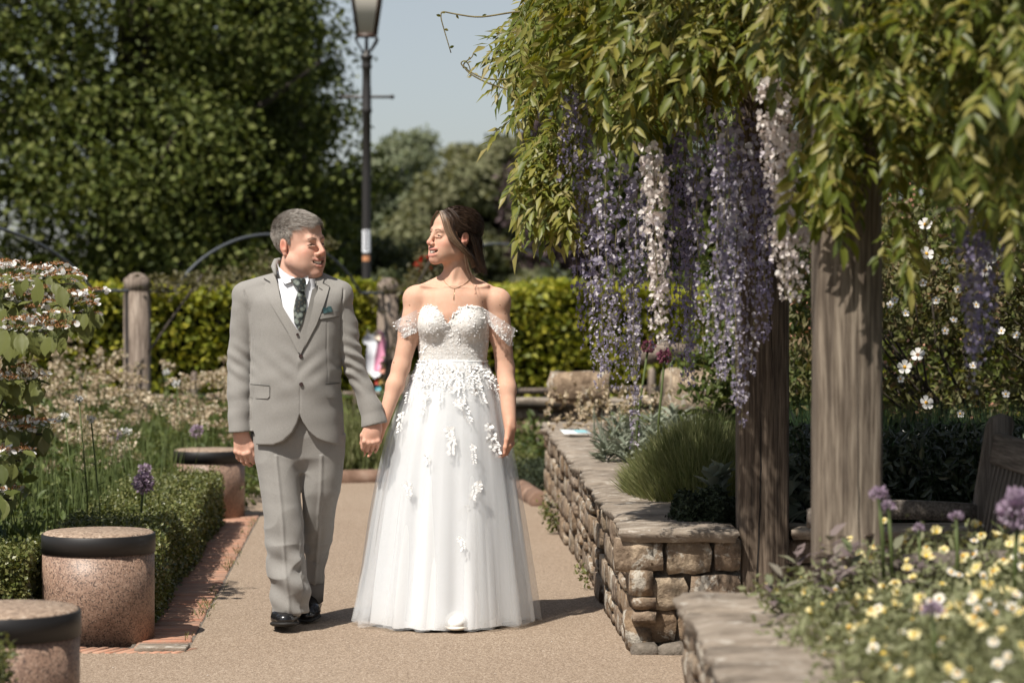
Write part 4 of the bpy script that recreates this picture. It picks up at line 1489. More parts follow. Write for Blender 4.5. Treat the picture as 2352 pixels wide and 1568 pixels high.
def petal_flower(n=5, w=.62, cup=.25):
    V, f = [], []
    for k in range(n):
        a = 2*math.pi*k/n
        c_, s_ = math.cos(a), math.sin(a)
        base = len(V)
        for (u, v, z) in ((0, .0, 0), (w*.5, .5, cup*.5), (w*.62, .85, cup*.9), (0, 1.0, cup), (-w*.62, .85, cup*1.0), (-w*.5, .5, cup*.6), (0, .55, cup*.25)):
            V.append((u*c_-v*s_, u*s_+v*c_, z))
        f += [(base+i, base+(i+1) % 6, base+6) for i in range(6)]
    return np.array(V), np.array(f)


PF5 = petal_flower(5)
PF4 = petal_flower(4, .7, .15)


def flower_mesh(name, pf, r, mp, mc, cr, ch):
    V1 = pf[0]*r
    V2, f2 = lathe([(cr, -.001), (cr, ch*.5), (cr*.6, ch), (.0005, ch*1.1)], 7, caps=False)
    me = mesh_from(name, np.concatenate([V1, V2]), [pf[1], f2[0]+len(V1)], [mp, mc], False, mat_idx=[0]*len(pf[1])+[1]*len(f2[0]))
    return me


def aim(v):
    return Vector(v).to_track_quat('Z', 'Y').to_euler()


FM = flower_mesh("cistus_flower", PF5, .036, M_white, M_yel, .009, .008)
for px, py, d in ((2108, 815, 11.4), (2078, 843, 11.5), (2127, 925, 11.2), (2128, 583, 11.6), (2263, 622, 11.2), (2125, 516, 11.9), (2055, 690, 11.6), (2200, 665, 11.3), (2068, 870, 11.6), (2170, 760, 11.4), (2278, 590, 11.2),
                  (2190, 735, 11.3), (2045, 700, 11.7), (2325, 640, 11.1), (2300, 760, 11.1), (2235, 840, 11.0), (2180, 985, 11), (2150, 690, 11.4), (2242, 700, 11.2), (2170, 600, 11.5), (2335, 770, 11), (2080, 720, 11.5), (2310, 905, 10.9), (2120, 650, 11.4), (2205, 950, 11)):
    big = (px, py) in ((2108, 815), (2078, 843), (2127, 925), (2128, 583), (2263, 622), (2125, 516), (2278, 590))
    o = ob("cistus_flower", FM, t, tuple(W(px, py, d)-np.array(t.location)), aim((random.uniform(-.6, .4), -1, random.uniform(0, .8))), 1.0 if big else .55)
M_pinkt = m_leaf("pink_tips", [(.30, .14, .09), (.42, .23, .16)], .7, .2)
P, o_ = crown_points(900, (.3, -.3, .9), (1.3, .9, .8), 140, .1, 77, shell=.85)
mk("bud_tips", *scatter_leaves(P, .02, .5, None, aspect=1.5), M_pinkt, t)
t = thing("green_bush", "light green bush seen between the two oak posts", "bush", (1.55, 13.6, .45))
P, o_ = crown_points(9000, (0, 0, .75), (.55, .5, .75), 100, .15, 81, shell=.4)
mk("foliage", *scatter_leaves(P[P[:, 2] > 0], .055, .5, None, tmpl=L_LANCE, aspect=1.3), M_herb, t)
mk("branch", *tube([(0, 0, 0), (.05, 0, .4), (0, 0, .9)], [.02, .012, .004], 5), M_bark, t)
t = thing("dark_shrub", "dark fine leaved shrub at the right edge behind the bench", "bush", (2.55, 10.2, .4))
P, o_ = crown_points(12000, (0, 0, .3), (.38, .45, .42), 90, .13, 85, shell=.5)
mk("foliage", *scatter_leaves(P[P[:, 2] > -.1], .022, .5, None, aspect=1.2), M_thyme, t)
mk("branch", *tube([(0, 0, 0), (.05, 0, .3)], [.02, .01], 5), M_bark, t)
# distant dark planting closing the view at right, behind the cistus
n = 26000
P = np.stack([RNG.uniform(1.6, 8.5, n), RNG.uniform(17, 20, n), RNG.random(n)**.75*2.5], 1)
P[:, 2] *= .8+.25*np.sin(P[:, 0]*2.3)
o = mk("shrub_belt", *scatter_leaves(P, .085, .5, np.array((0, -.4, 0)), tmpl=L_OVAL), M_tree)
tag(o, "dark shrubbery behind the cistus bush and posts", "shrubs", kind='stuff')

# weeds at the foot of the walls and in brick joints
mb = MB()
for (px, py, n, r) in ((1302, 1228, 110, .06), (1300, 1195, 70, .05), (1450, 1330, 24, .03), (1368, 1355, 20, .04)):
    g = G(px, min(py, 1300) if py < 1300 else py)
    for _ in range(1):
        P = np.array((WX(g[1])-.03, g[1], .02))+np.abs(rvec(n, r))*np.array((-.6, 1, 1.3))
        mb.add(*scatter_leaves(P, .026, .4, None, tmpl=L_OVAL))
n = 420
yy = RNG.uniform(9.5, 15.2, n)
P = np.stack([-1.27-(yy-9.65)*.058-.02+RNG.normal(size=n)*.018, yy, np.full(n, .006)], 1)
keep = np.sin(yy*3.1)+np.sin(yy*7.3)+RNG.normal(size=n)*.5 > .3
V, f, T = blades(P[keep], .035, .004, 1.2, 33)
mb.add(V, f)
o = mb.build("weeds", M_box)
tag(o, "small weeds at the wall foot and along the brick edge", "weeds", kind='stuff')
# fallen petals and crumbs on the path
n = 260
x, y = RNG.uniform(-1.5, .5, n), RNG.uniform(8.2, 15, n)
P = np.stack([x, y, np.full(n, .004)], 1)
V, f = cloud(L_OVAL[0], L_OVAL[1], P, frames(RNG.normal(size=(n, 3))*np.array((1, 1, .1)), np.repeat([[0, 0, 1.0]], n, 0)), RNG.uniform(.003, .009, n))
o = mk("fallen_petals", V, f, m_leaf("litter", [(.08, .05, .03), (.3, .24, .18), (.7, .68, .66)], .8, 0))
tag(o, "scattered fallen petals and crumbs on the gravel", "litter", kind='stuff')
# ================================================================ WISTERIA over the pergola
M_wis = m_leaf("wisteria_leaves", [(.070, .095, .014), (.12, .15, .022), (.185, .20, .035), (.245, .235, .055), (.30, .26, .10)], .45, .4, .4, tcol=(1.25, 1.1, .4))
M_wisp = m_leaf("wisteria_petals", [(.17, .15, .23), (.29, .265, .35), (.45, .42, .485), (.68, .65, .66)], .6, .35, .3, tcol=(.95, .9, 1.05))
M_wisl = m_leaf("wisteria_petals_pale", [(.60, .53, .50), (.74, .68, .64), (.82, .79, .76), (.66, .60, .68)], .6, .35, .3, tcol=(1, .92, .9))
M_wisd = m_leaf("wisteria_petals_deep", [(.18, .155, .26), (.28, .25, .37), (.42, .39, .50)], .6, .3, .3, tcol=(.9, .85, 1.1))
M_wstem = m_noise("wisteria_stem", [(.3, (.10, .085, .04)), (.7, (.22, .19, .10))], 20, bstr=.4)


def compound_leaf(seed, L=.30, n=6, lite=False):
    """pinnate leaf hanging along -z from its own origin, facing -y"""
    r = np.random.default_rng(seed)
    m = MB()
    s = np.linspace(0, 1, 7)
    bend = r.uniform(-.25, .25)
    rach = np.stack([bend*L*s**2, -.12*L*np.sin(s*2.2), -L*s], 1)
    if lite:
        m.add(*tube(rach[::3], np.linspace(.0019, .0009, 3), 3, caps=False))
    else:
        m.add(*tube(rach, np.linspace(.0019, .0009, 7), 4, caps=False))
    P, D, S, N = [], [], [], []
    for i in range(n):
        q = .22+.70*i/(n-1)
        p = np.array([np.interp(q, s, rach[:, k]) for k in range(3)])
        for sd_ in (-1, 1):
            P.append(p)
            a = math.radians(r.uniform(18, 62))
            D.append((sd_*math.sin(a), r.uniform(-.55, .35), -math.cos(a)))
            N.append((sd_*.25+r.normal()*.45, -1, .35+r.normal()*.5))
            S.append(L*(.30-.06*abs(q-.45)*2)*r.uniform(.85, 1.15))
    P.append(rach[-1])
    D.append((bend, -.1, -1))
    N.append((0, -1, .2))
    S.append(L*.33)
    tm = L_LITE if lite else (L_LANCE[0]*np.array((1.05, 1, 1.0)), L_LANCE[1])
    V, f = cloud(tm[0], tm[1], P, frames(np.array(D), np.array(N)), S)
    m.add(V, f)
    return np.concatenate(m.V), m.Fq


L_LITE = (np.array([(0, 0, 0), (.155, .42, .05), (0, 1, -.14), (-.155, .42, .05), (0, .42, -.015)], float), np.array([(0, 1, 4), (1, 2, 4), (2, 3, 4), (3, 0, 4)]))


def tri_all(V, Fq):
    t = []
    for f in Fq:
        f = np.array(f)
        if f.ndim == 1:
            f = f[None]
        t.append(f if f.shape[1] == 3 else np.concatenate([f[:, [0, 1, 2]], f[:, [0, 2, 3]]]))
    return V, np.concatenate(t)


CL = [tri_all(*compound_leaf(s, .27+.02*(s % 3), 5+s % 3)) for s in range(7)]
CLL = [tri_all(*compound_leaf(s, .27+.02*(s % 3), 5+s % 3, True)) for s in range(7)]
CLM = [mesh_from("compound_leaf", V, f, M_wis) for V, f in CL]
wis = thing("wisteria", "old wisteria draped over the pergola, bronze green leaves and long lilac flower chains", "wisteria", (1.5, 9.9, 0))
wl = np.array(wis.location)
# twisting trunk up the dark post and arms along the beams
mb = MB()
s = np.linspace(0, 1, 26)
mb.add(*tube(np.stack([-.50+.02*np.sin(s*7), -.28+.03*np.cos(s*9), .4+2.35*s], 1), np.linspace(.035, .03, 26), 8))
for (x0, y0, x1, y1) in ((-.5, -.3, -1.1, -.9), (-.5, -.4, -.6, -3.6), (-.5, -.3, -.9, 1.6), (-.4, -.2, 1.0, -2.0), (-.4, -.2, .9, 1.0), (-.5, -1.5, -1.25, -1.2), (-.4, -2.6, .3, -3.8)):
    q = np.linspace(0, 1, 14)
    mb.add(*tube(np.stack([x0+(x1-x0)*q+.05*np.sin(q*11+x1), y0+(y1-y0)*q+.05*np.cos(q*9), 2.72+.07*np.sin(q*8)], 1), np.linspace(.03, .012, 14), 6))
mb.build("vine_stem", M_wstem, wis, smooth=True)

# lower outline of the leaf mass in the picture plane, and its depth
BX = [1130, 1170, 1200, 1240, 1262, 1300, 1340, 1372, 1410, 1450, 1500, 1560, 1600, 1650, 1700, 1750, 1800, 1850, 1880, 1900, 1950, 2000, 2050, 2080, 2120, 2200, 2260, 2300, 2352, 2420]
BY = [215, 260, 300, 320, 285, 290, 270, 290, 330, 380, 330, 300, 345, 290, 220, 210, 225, 260, 360, 430, 440, 380, 440, 350, 350, 390, 430, 470, 430, 410]


def dep(px):
    return np.interp(px, [1130, 1400, 1700, 1950, 2352, 2500], [9.75, 9.0, 8.3, 7.3, 6.6, 6.4])


def topx(py):
    return np.interp(py, [-250, 0, 80, 150, 240, 300], [1235, 1190, 1165, 1140, 1150, 1190])


leafP, leafD = [], []
r = np.random.default_rng(77)
cnt = 0
while cnt < 3500:
    px = r.uniform(1140, 2450)
    ymax = np.interp(px, BX, BY)
    py = r.uniform(-330, ymax)
    d = dep(px)+r.normal()*.40+.25*(r.random() < .3)
    p = W(px, py, d)
    drop = .27/d*F*.85
    if py+drop > ymax+8 or px < topx(py)+12:
        continue
    if p[2] > 2.95:
        continue
    leafP.append(p)
    leafD.append(r.uniform(-.9, .9))
    cnt += 1
# hanging sprays: the curtain left of the flowers, the tip at the post, the strip before the beech
sprays = [(1262+r.normal()*14+ (py-380)*.10, py, 9.3+r.normal()*.12) for py in r.uniform(290, 420, 50)]
sprays += [(1312+r.normal()*20, py, 9.3+r.normal()*.15) for py in r.uniform(260, 380, 50)]
sprays += [(1300+r.normal()*14, py, 9.3+r.normal()*.1) for py in r.uniform(370, 470, 26)]
sprays += [(2052+r.normal()*4, py, 6.75) for py in (430, 445, 470, 500)]
sprays += [(1236, 190, 9.6), (1228, 235, 9.6)]
sprays += [(1902+r.normal()*28, py, 6.8+r.normal()*.1) for py in r.uniform(20, 400, 64)]
sprays += [(2045+r.normal()*26, py, 6.8+r.normal()*.12) for py in r.uniform(20, 330, 44)]
sprays += [(1975+r.normal()*20, py, 6.8+r.normal()*.1) for py in r.uniform(-40, 110, 16)]
sprays += [(2250+r.normal()*60, py, 6.6+r.normal()*.2) for py in r.uniform(250, 420, 40)]
sprays += [(2330+r.normal()*30, py, 6.5+r.normal()*.2) for py in r.uniform(300, 430, 30)]
for px, py, d in sprays:
    leafP.append(W(px, py, d))
    leafD.append(r.uniform(-.5, .5))
leafP = np.array(leafP)
leafD = np.array(leafD)
# swirl: leaves lean outwards on the left rim, tilt varies in patches
lean = np.clip((1240-(leafP[:, 0]/leafP[:, 1]*F+CX))/140, 0, 1)*np.clip((leafP[:, 2]-2.02)/.1, 0, 1)
rx = np.array([mnoise.noise(Vector(tuple(p*2.2)))*1.5 for p in leafP])-.25+r.normal(size=len(leafP))*.25
ry = lean*.5+np.array([mnoise.noise(Vector(tuple(p*1.7+9)))*.9*np.clip((p[2]-1.7)/.5, .25, 1) for p in leafP])
rz = leafD+np.array([mnoise.noise(Vector(tuple(p*1.1+5)))*1.3 for p in leafP])
sc_ = r.uniform(.5, 1.0, len(leafP))*np.interp(leafP[:, 1], [6.4, 8.5], [.82, 1.0])
from mathutils import Euler
front = leafP[:, 1]-dep(leafP[:, 0]/leafP[:, 1]*F+CX)
order = np.argsort(front+np.where(leafP[:, 2] > 2.35, 5, 0))
single = set(order[:300].tolist())
bulk = MB()
for i, p in enumerate(leafP):
    k = i % 7
    e = (rx[i], ry[i], rz[i])
    if i in single:
        ob("compound_leaf", CLM[k], wis, tuple(p-wl), e, sc_[i])
    else:
        R = np.array(Euler(e).to_matrix())
        bulk.add(CLL[k][0]@R.T*sc_[i]+p-wl, CLL[k][1])
# leaves above the picture and over the bench, they cast the shade
r2 = np.random.default_rng(5)
for i in range(800):
    p = np.array((r2.uniform(.75, 3.0), r2.uniform(6.2, 10.9), r2.uniform(2.72, 3.35)))
    if r2.random() < .3:
        p = np.array((r2.uniform(1.0, 3.0), r2.uniform(7.6, 10.6), r2.uniform(2.3, 2.8)))
    R = np.array(Euler((r2.uniform(-1.3, 1.3), r2.uniform(-1.0, 1.0), r2.uniform(-3, 3))).to_matrix())
    bulk.add(CLL[i % 7][0]@R.T*1.25+p-wl, CLL[i % 7][1])
o = bulk.build("foliage", M_wis, wis)
tag(o, kind='stuff')

# whips reaching out over the sky
wh = [[(1250, 22), (1180, 28), (1100, 42), (1040, 32), (1014, 26), (1012, 40), (1022, 75), (1036, 122)],
      [(1250, 170), (1190, 178), (1150, 184), (1110, 182), (1070, 160), (1056, 145), (1068, 138), (1078, 150), (1082, 170)],
      [(1230, 215), (1180, 210), (1120, 192), (1078, 170), (1062, 150), (1072, 140), (1084, 132), (1088, 122)],
      [(1230, 62), (1180, 74), (1150, 76), (1140, 84)]]
for w_ in wh:
    P = np.array([W(a, b_, 9.7) for a, b_ in w_])
    q = np.linspace(0, len(P)-1, 30)
    P = np.stack([np.interp(q, range(len(P)), P[:, k]) for k in range(3)], 1)
    for _ in range(2):
        P[1:-1] = (P[:-2]+2*P[1:-1]+P[2:])/4
    mk("whip", *tube(P-wl, np.linspace(.0042, .0022, 30), 5), M_wstem, wis, smooth=True)
    g = P[4::4]-wl
    d_ = rdir(len(g))
    tag(mk("whip_leaves", *cloud(L_OVAL[0], L_OVAL[1], g, frames(d_, rdir(len(g))), .022), M_wis, wis), kind='stuff')


# flower chains
def raceme_mesh(seed, L, n, rad, fs, mat, open_=1.0):
    """flowers on short stalks along a hanging axis; narrower towards the tip"""
    r = np.random.default_rng(seed)
    s = np.sort(r.random(n)**.95)
    ph = np.arange(n)*2.399+r.normal(size=n)*.5
    rr = rad*(1-.55*s**1.3)*r.uniform(.55, 1.1, n)
    sway = .02*np.sin(s*3+seed)
    ax = np.stack([sway, .01*np.sin(s*4+seed*2), -L*s], 1)
    off = np.stack([np.cos(ph)*rr, np.sin(ph)*rr, -.1*rr], 1)
    P = ax+off
    size = fs*(1-.5*s)*r.uniform(.75, 1.2, n)
    outd = unit(off+r.normal(size=(n, 3))*.004)
    m = MB()
    # banner petal, two wings, keel
    T, f = [], []
    sh = [((0, .25, .55), 1.0, 1.25), ((0, .9, -.15), .75, .7)]
    V, fc = cloud(L_OVAL[0]*np.array((2.6, 1, 1.5)), L_OVAL[1], P, frames(np.array((0, 0, .9))+outd*.5+r.normal(size=(n, 3))*.3, outd+r.normal(size=(n, 3))*.3), size)
    m.add(V, fc)
    V, fc = cloud(L_OVAL[0]*np.array((1.7, 1, 2.5)), L_OVAL[1], P, frames(outd+np.array((0, 0, -.5))+r.normal(size=(n, 3))*.3, np.array((0, 0, 1.0))+r.normal(size=(n, 3))*.4), size*.85)
    m.add(V, fc)
    me = m.mesh("petals", mat)
    q = np.linspace(0, 1, 9)
    m = MB().add(*tube(np.stack([.02*np.sin(q*3+seed), .01*np.sin(q*4+seed*2), -L*q], 1), np.linspace(.0022, .001, 9), 4, caps=False))
    ped = np.stack([ax, ax+(P-ax)*.5+(0, 0, .003), P], 1)
    sd_ = np.array((.0008, 0, 0))
    V = np.concatenate([ax-sd_, ax+sd_, P], 0)
    i = np.arange(n)
    m.add(V, np.stack([i, i+n, i+2*n], 1))
    return me, m.mesh("axis", M_wstem)


def wmat(k):
    return {'l': M_wisp, 'p': M_wisl, 'd': M_wisd}[k]


cache = {}
# (px top, py top, py bottom, depth, kind, width px)
RC = []
rr_ = np.random.default_rng(31)
for px, t0, b0_, d, kd in ((1362, 420, 900, 9.35, 'l'), (1385, 330, 860, 9.2, 'l'), (1402, 350, 800, 9.1, 'l'), (1425, 380, 905, 9.25, 'l'), (1440, 350, 930, 9.3, 'l'), (1462, 420, 965, 9.3, 'l'), (1470, 330, 1030, 9.2, 'l'),
                           (1412, 450, 880, 9.5, 'd'), (1450, 400, 850, 9.55, 'd'), (1380, 480, 860, 9.5, 'd'), (1348, 300, 700, 9.5, 'd'),
                           (1500, 340, 760, 8.7, 'p'), (1520, 380, 790, 8.7, 'p'), (1485, 330, 600, 8.75, 'p'), (1510, 420, 790, 8.75, 'p'),
                           (1552, 300, 850, 9.7, 'd'), (1575, 300, 880, 9.7, 'd'), (1598, 330, 870, 9.6, 'd'), (1560, 420, 830, 9.8, 'd'), (1590, 420, 890, 9.6, 'd'), (1540, 330, 700, 9.9, 'd'), (1572, 250, 620, 9.6, 'd'),
                           (1615, 280, 820, 8.6, 'l'), (1635, 250, 800, 8.5, 'l'), (1655, 300, 860, 8.45, 'l'), (1672, 280, 880, 8.4, 'l'), (1690, 300, 940, 8.4, 'l'), (1708, 320, 900, 8.4, 'l'), (1725, 330, 860, 8.5, 'l'), (1640, 400, 850, 8.7, 'l'),
                           (1665, 420, 870, 8.7, 'l'), (1700, 450, 990, 8.55, 'l'), (1740, 350, 800, 8.7, 'd'), (1750, 300, 760, 8.9, 'd'), (1720, 250, 700, 9.0, 'd'), (1650, 250, 600, 9.0, 'd'), (1690, 250, 640, 9.1, 'd'), (1760, 380, 720, 8.9, 'd'),
                           (1778, 190, 560, 7.9, 'p'), (1790, 170, 600, 7.8, 'p'), (1805, 230, 640, 7.8, 'p'), (1818, 300, 690, 7.8, 'p'), (1800, 380, 670, 7.85, 'p'), (1828, 400, 700, 7.85, 'p'), (1770, 180, 420, 7.9, 'p'), (1812, 480, 690, 7.9, 'p'),
                           (1300, 190, 420, 9.2, 'd'), (1318, 210, 400, 9.2, 'l'), (1335, 250, 480, 9.3, 'd'),
                           (2222, 470, 860, 7.3, 'd'), (2238, 480, 900, 7.3, 'd'), (2255, 470, 860, 7.35, 'd'), (2270, 440, 800, 7.4, 'd'), (2285, 430, 780, 7.4, 'd'), (2246, 500, 800, 7.5, 'd'),
                           (2100, 60, 260, 7.6, 'd'), (2130, 80, 300, 7.7, 'd'), (2160, 60, 280, 7.8, 'd'), (1990, 30, 150, 7.5, 'l'), (1330, 480, 800, 9.7, 'd'), (1490, 430, 800, 9.9, 'd')):
    RC.append((px, t0, b0_, d, kd))
for px, t0, b0_, d, kd in RC:
    d = d-.42-.03*(kd == 'p')
    top = W(px, t0, d)
    L = (b0_-t0)/F*d
    q = (kd, round(L*8)/8)
    if q not in cache:
        Lq = q[1]
        n = int(Lq*(125 if kd != 'd' else 150)) + 10
        cache[q] = [raceme_mesh(len(cache)*3+j, Lq, n, .032 if kd != 'p' else .033, {'l': .0195, 'p': .0225, 'd': .017}[kd], wmat(kd)) for j in (0, 1)]
    me, ax = cache[q][int(rr_.integers(0, 2))]
    o = bpy.data.objects.new("raceme", ax)
    o.location = tuple(top-wl)
    o.rotation_euler = (rr_.normal()*.02, rr_.normal()*.02, rr_.uniform(0, 6))
    o.scale = (1, 1, L/q[1])
    link(o, wis)
    tag(ob("petals", me, o), kind='stuff')

# ================================================================ VIBURNUM on the left
def veined_leaf():
    """ovate leaf with pleated side veins; base at origin, tip y=1"""
    n = 9
    ys = np.linspace(0, 1, n)
    w = .36*np.sin(np.pi*np.clip(ys*.93+.04, 0, 1))**.8*(1-.25*ys)
    V = []
    for i, (y, ww) in enumerate(zip(ys, w)):
        z = (.022 if i % 2 else -.006)
        dr = -.18*y*y
        V += [(-ww, y+ww*.25, z+.04+dr), (-ww*.5, y+.12*ww, z+.035+dr), (0, y, -.02+dr), (ww*.5, y+.12*ww, z+.035+dr), (ww, y+ww*.25, z+.04+dr)]
    V = np.array(V)
    V[-5:] = (0, 1.06, -.2)
    i = np.arange(n*5).reshape(n, 5)
    f = np.stack([i[:-1, :-1], i[:-1, 1:], i[1:, 1:], i[1:, :-1]], -1).reshape(-1, 4)
    return V*np.array((1.15, 1, 1)), f


VL = veined_leaf()
M_vib = m_leaf("viburnum_leaves", [(.075, .095, .025), (.11, .13, .035), (.15, .165, .05), (.18, .17, .07)], .5, .35, .35)
M_vibm = [mesh_from("leaf", VL[0]*np.array((k, 1, 1)), VL[1], M_vib, smooth=True) for k in (.9, 1.0, 1.12)]
M_orange = m_leaf("rusty_buds", [(.22, .085, .03), (.33, .15, .06), (.42, .24, .11)], .7, .1)
vb = thing("viburnum_bush", "tiered viburnum at the left edge with ribbed leaves and white and rust lacecap flowers", "bush", (-2.6, 10.8, 0))
vl = np.array(vb.location)
# tiers: (left px, right px, y of the flower line at left, at right, depth, flowers, drop)
TI = [(-120, 178, 628, 640, 10.7, 1, 62), (-120, 226, 688, 706, 10.6, 1, 70), (-120, 150, 745, 752, 10.4, 1, 70), (-60, 95, 868, 862, 10.5, .6, 48), (-80, 118, 965, 985, 10.7, .8, 60), (-80, 60, 1030, 1045, 10.4, .7, 60), (-80, 40, 1120, 1135, 10.5, .2, 60)]
r = np.random.default_rng(12)
lp_, ld_, ln_, ls_ = [], [], [], []
fl_c = []
br = MB()
for (x0, x1, y0, y1, d, fl, dr) in TI:
    n = int((x1-x0)/5.0)
    for i in range(n):
        t = r.random()
        px = x0+(x1-x0)*t
        py = y0+(y1-y0)*t+8+r.normal()*8
        dd = d+r.normal()*.16
        p = W(px, py+6, dd)
        a = r.uniform(0, 2*np.pi)
        dn = np.array((math.cos(a)*.55+.12, -abs(math.sin(a))*.6, -.9-r.random()*.5))
        lp_.append(p)
        ld_.append(dn)
        ln_.append(np.array((math.cos(a)*.5, -1, .55))+r.normal(size=3)*.2)
        ls_.append(r.uniform(.055, .108))
    # a few flat leaves near the top of the tier
    for i in range(n//3):
        px = r.uniform(x0, x1)
        lp_.append(W(px, y0+6, d+r.normal()*.2))
        ld_.append(np.array((r.normal(), r.normal()-.4, -.1)))
        ln_.append(np.array((0, -.3, 1)))
        ls_.append(r.uniform(.05, .085))
    m_ = max(4, int((x1-x0)/34*fl*3.4))
    for i in range(m_):
        px = x0+(x1-x0)*(i+.5+r.normal()*.25)/m_
        fl_c.append((W(px, y0+(y1-y0)*(px-x0)/(x1-x0)+(r.random()-.62)*{628: 44, 688: 74, 745: 50}.get(y0, 30)-4, d+r.normal()*.16), .055 if fl > .5 else .04))
    br.add(*tube([np.array((0, 0, .3)), W(x0+60, y0+60, d+.1)-vl, W(x0+(x1-x0)*.5, (y0+y1)/2+22, d)-vl, W(x1-12, y1+12, d)-vl], [.016, .011, .007, .003], 6))
br.add(*tube([(0, 0, 0), (-.03, 0, .7), (-.1, 0, 1.5)], [.03, .02, .01], 7))
br.build("branch", M_bark, vb, smooth=True)
R = frames(np.array(ld_), np.array(ln_))
lp_ = np.array(lp_)
for i in range(len(lp_)):
    if i < 290:
        o = bpy.data.objects.new("leaf", M_vibm[i % 3])
        mt = Matrix([[*R[i][0]*ls_[i], lp_[i][0]-vl[0]], [*R[i][1]*ls_[i], lp_[i][1]-vl[1]], [*R[i][2]*ls_[i], lp_[i][2]-vl[2]], [0, 0, 0, 1]])
        link(o, vb)
        o.matrix_local = mt
V, f = cloud(VL[0], VL[1], lp_[290:]-vl, R[290:], np.array(ls_[290:]))
mb = MB().add(V, f)
n = 900
P = np.stack([RNG.uniform(-2.9, -2.2, n), RNG.uniform(10.7, 11.3, n), RNG.uniform(.45, 1.35, n)], 1)
mb.add(*scatter_leaves(P-vl, .075, .5, None, tmpl=L_OVAL, droop=.6))
tag(mb.build("foliage", M_vib, vb, smooth=True), kind='stuff')
# lacecap clusters: white outer florets, rusty centre
FL = flower_mesh("floret", petal_flower(4, .95, .1), .0125, M_white, M_orange, .0016, .002)
for (c_, rad) in fl_c:
    g = bpy.data.objects.new("flower_cluster", None)
    g.location = tuple(c_-vl)
    link(g, vb)
    n = 130
    a, q = RNG.random(n)*2*np.pi, RNG.random(n)**.5*rad
    P = np.stack([np.cos(a)*q, np.sin(a)*q, .012-q*q*3+RNG.normal(size=n)*.004], 1)
    nm = scatter_leaves(P, .0062, .8, None, aspect=1.8)
    st = cloud(np.array([(-.02, 0, 0), (.02, 0, 0), (0, 1, 0)]), np.array([(0, 1, 2)]), np.repeat([[0, 0, -.045]], 40, 0)+P[:40]*np.array((.2, .2, 0)), frames(P[:40]+np.array((0, 0, .045)), rdir(40)), .05)
    tag(mk("rusty_buds", *nm, M_orange, g), kind='stuff')
    tag(mk("stalks", *st, M_stem, g), kind='stuff')
    m_ = int(9*rad/.055)
    mw = MB()
    for k in range(m_):
        a = RNG.random()*2*np.pi
        q = rad*RNG.uniform(.75, 1.2)
        e = Euler((RNG.normal()*.5-.5, RNG.normal()*.4, RNG.random()*6))
        Vp = petal_flower(4, .95, .1)
        mw.add(Vp[0]@np.array(e.to_matrix()).T*.0125*RNG.uniform(.75, 1.15)+np.array((math.cos(a)*q, math.sin(a)*q, RNG.normal()*.008)), Vp[1])
    tag(mw.build("white_florets", M_white, g), kind='stuff')

# ================================================================ NEAR DAISY BED
M_daisyl = m_leaf("daisy_foliage", [(.14, .155, .07), (.20, .215, .11), (.27, .275, .16)], .7, .3)
M_dy = m_leaf("daisy_yellow_petals", [(.66, .55, .20), (.76, .66, .32), (.80, .74, .48)], .6, .3, .3, tcol=(1, .95, .7))
M_dw = m_leaf("daisy_white_petals", [(.74, .70, .58), (.82, .80, .74)], .6, .3, .3, tcol=(1, 1, .95))
M_dc = m_plain("daisy_centre", (.62, .34, .03), .8)
M_dc2 = m_plain("daisy_centre_yellow", (.66, .47, .07), .8)


def daisy(name, n, mp, mc, seed, shape='open'):
    r = np.random.default_rng(seed)
    V, f, mi = [], [], []
    R0 = .021
    nb = 0
    for k in range(n):
        a = 2*math.pi*k/n+r.normal()*.06
        up = {'open': .10, 'down': -.45, 'bud': 1.0}[shape]+r.normal()*.12
        w = .0042
        pts = [(-w*.5, .006, 0), (w*.5, .006, 0), (w, .6*R0, up*R0*.45), (w*.7, R0, up*R0*.8), (-w*.7, R0, up*R0*.8), (-w, .6*R0, up*R0*.45)]
        for x, y, z in pts:
            V.append((x*math.cos(a)-y*math.sin(a), x*math.sin(a)+y*math.cos(a), z))
        f += [(nb, nb+1, nb+2), (nb, nb+2, nb+5), (nb+5, nb+2, nb+3), (nb+5, nb+3, nb+4)]
        nb += 6
    mi = [0]*len(f)
    c = .0068
    V2, f2 = lathe([(c, -.002), (c*1.02, .002), (c*.75, .0065), (c*.05, .008)], 9, caps=False)
    q = f2[0]+nb
    return mesh_from(name, np.concatenate([np.array(V), V2]), [np.array(f), q], [mp, mc], False, mat_idx=mi+[1]*len(q))


DM = [daisy("daisy_head", 15, M_dw, M_dc, 1), daisy("daisy_head", 14, M_dy, M_dc2, 2), daisy("daisy_head", 14, M_dy, M_dc, 3, 'down'), daisy("daisy_head", 13, M_dy, M_dc2, 4, 'bud')]
db = thing("daisy_bed_plant", "broad blurred clump of yellow and white daisies filling the near bed", "daisies", (1.3, 5.8, .45))
dl = np.array(db.location)


def bed_top(x, y):
    """surface of the daisy mound"""
    px = CX+x/y*F
    e = np.clip((x-.72-.12*(y < 5.6)*0)/.45, 0, 1)
    return .45+.20*e**.6+.035*np.sin(x*5+y*3)*e+.03*np.clip((x-1.2)/.6, 0, 1)


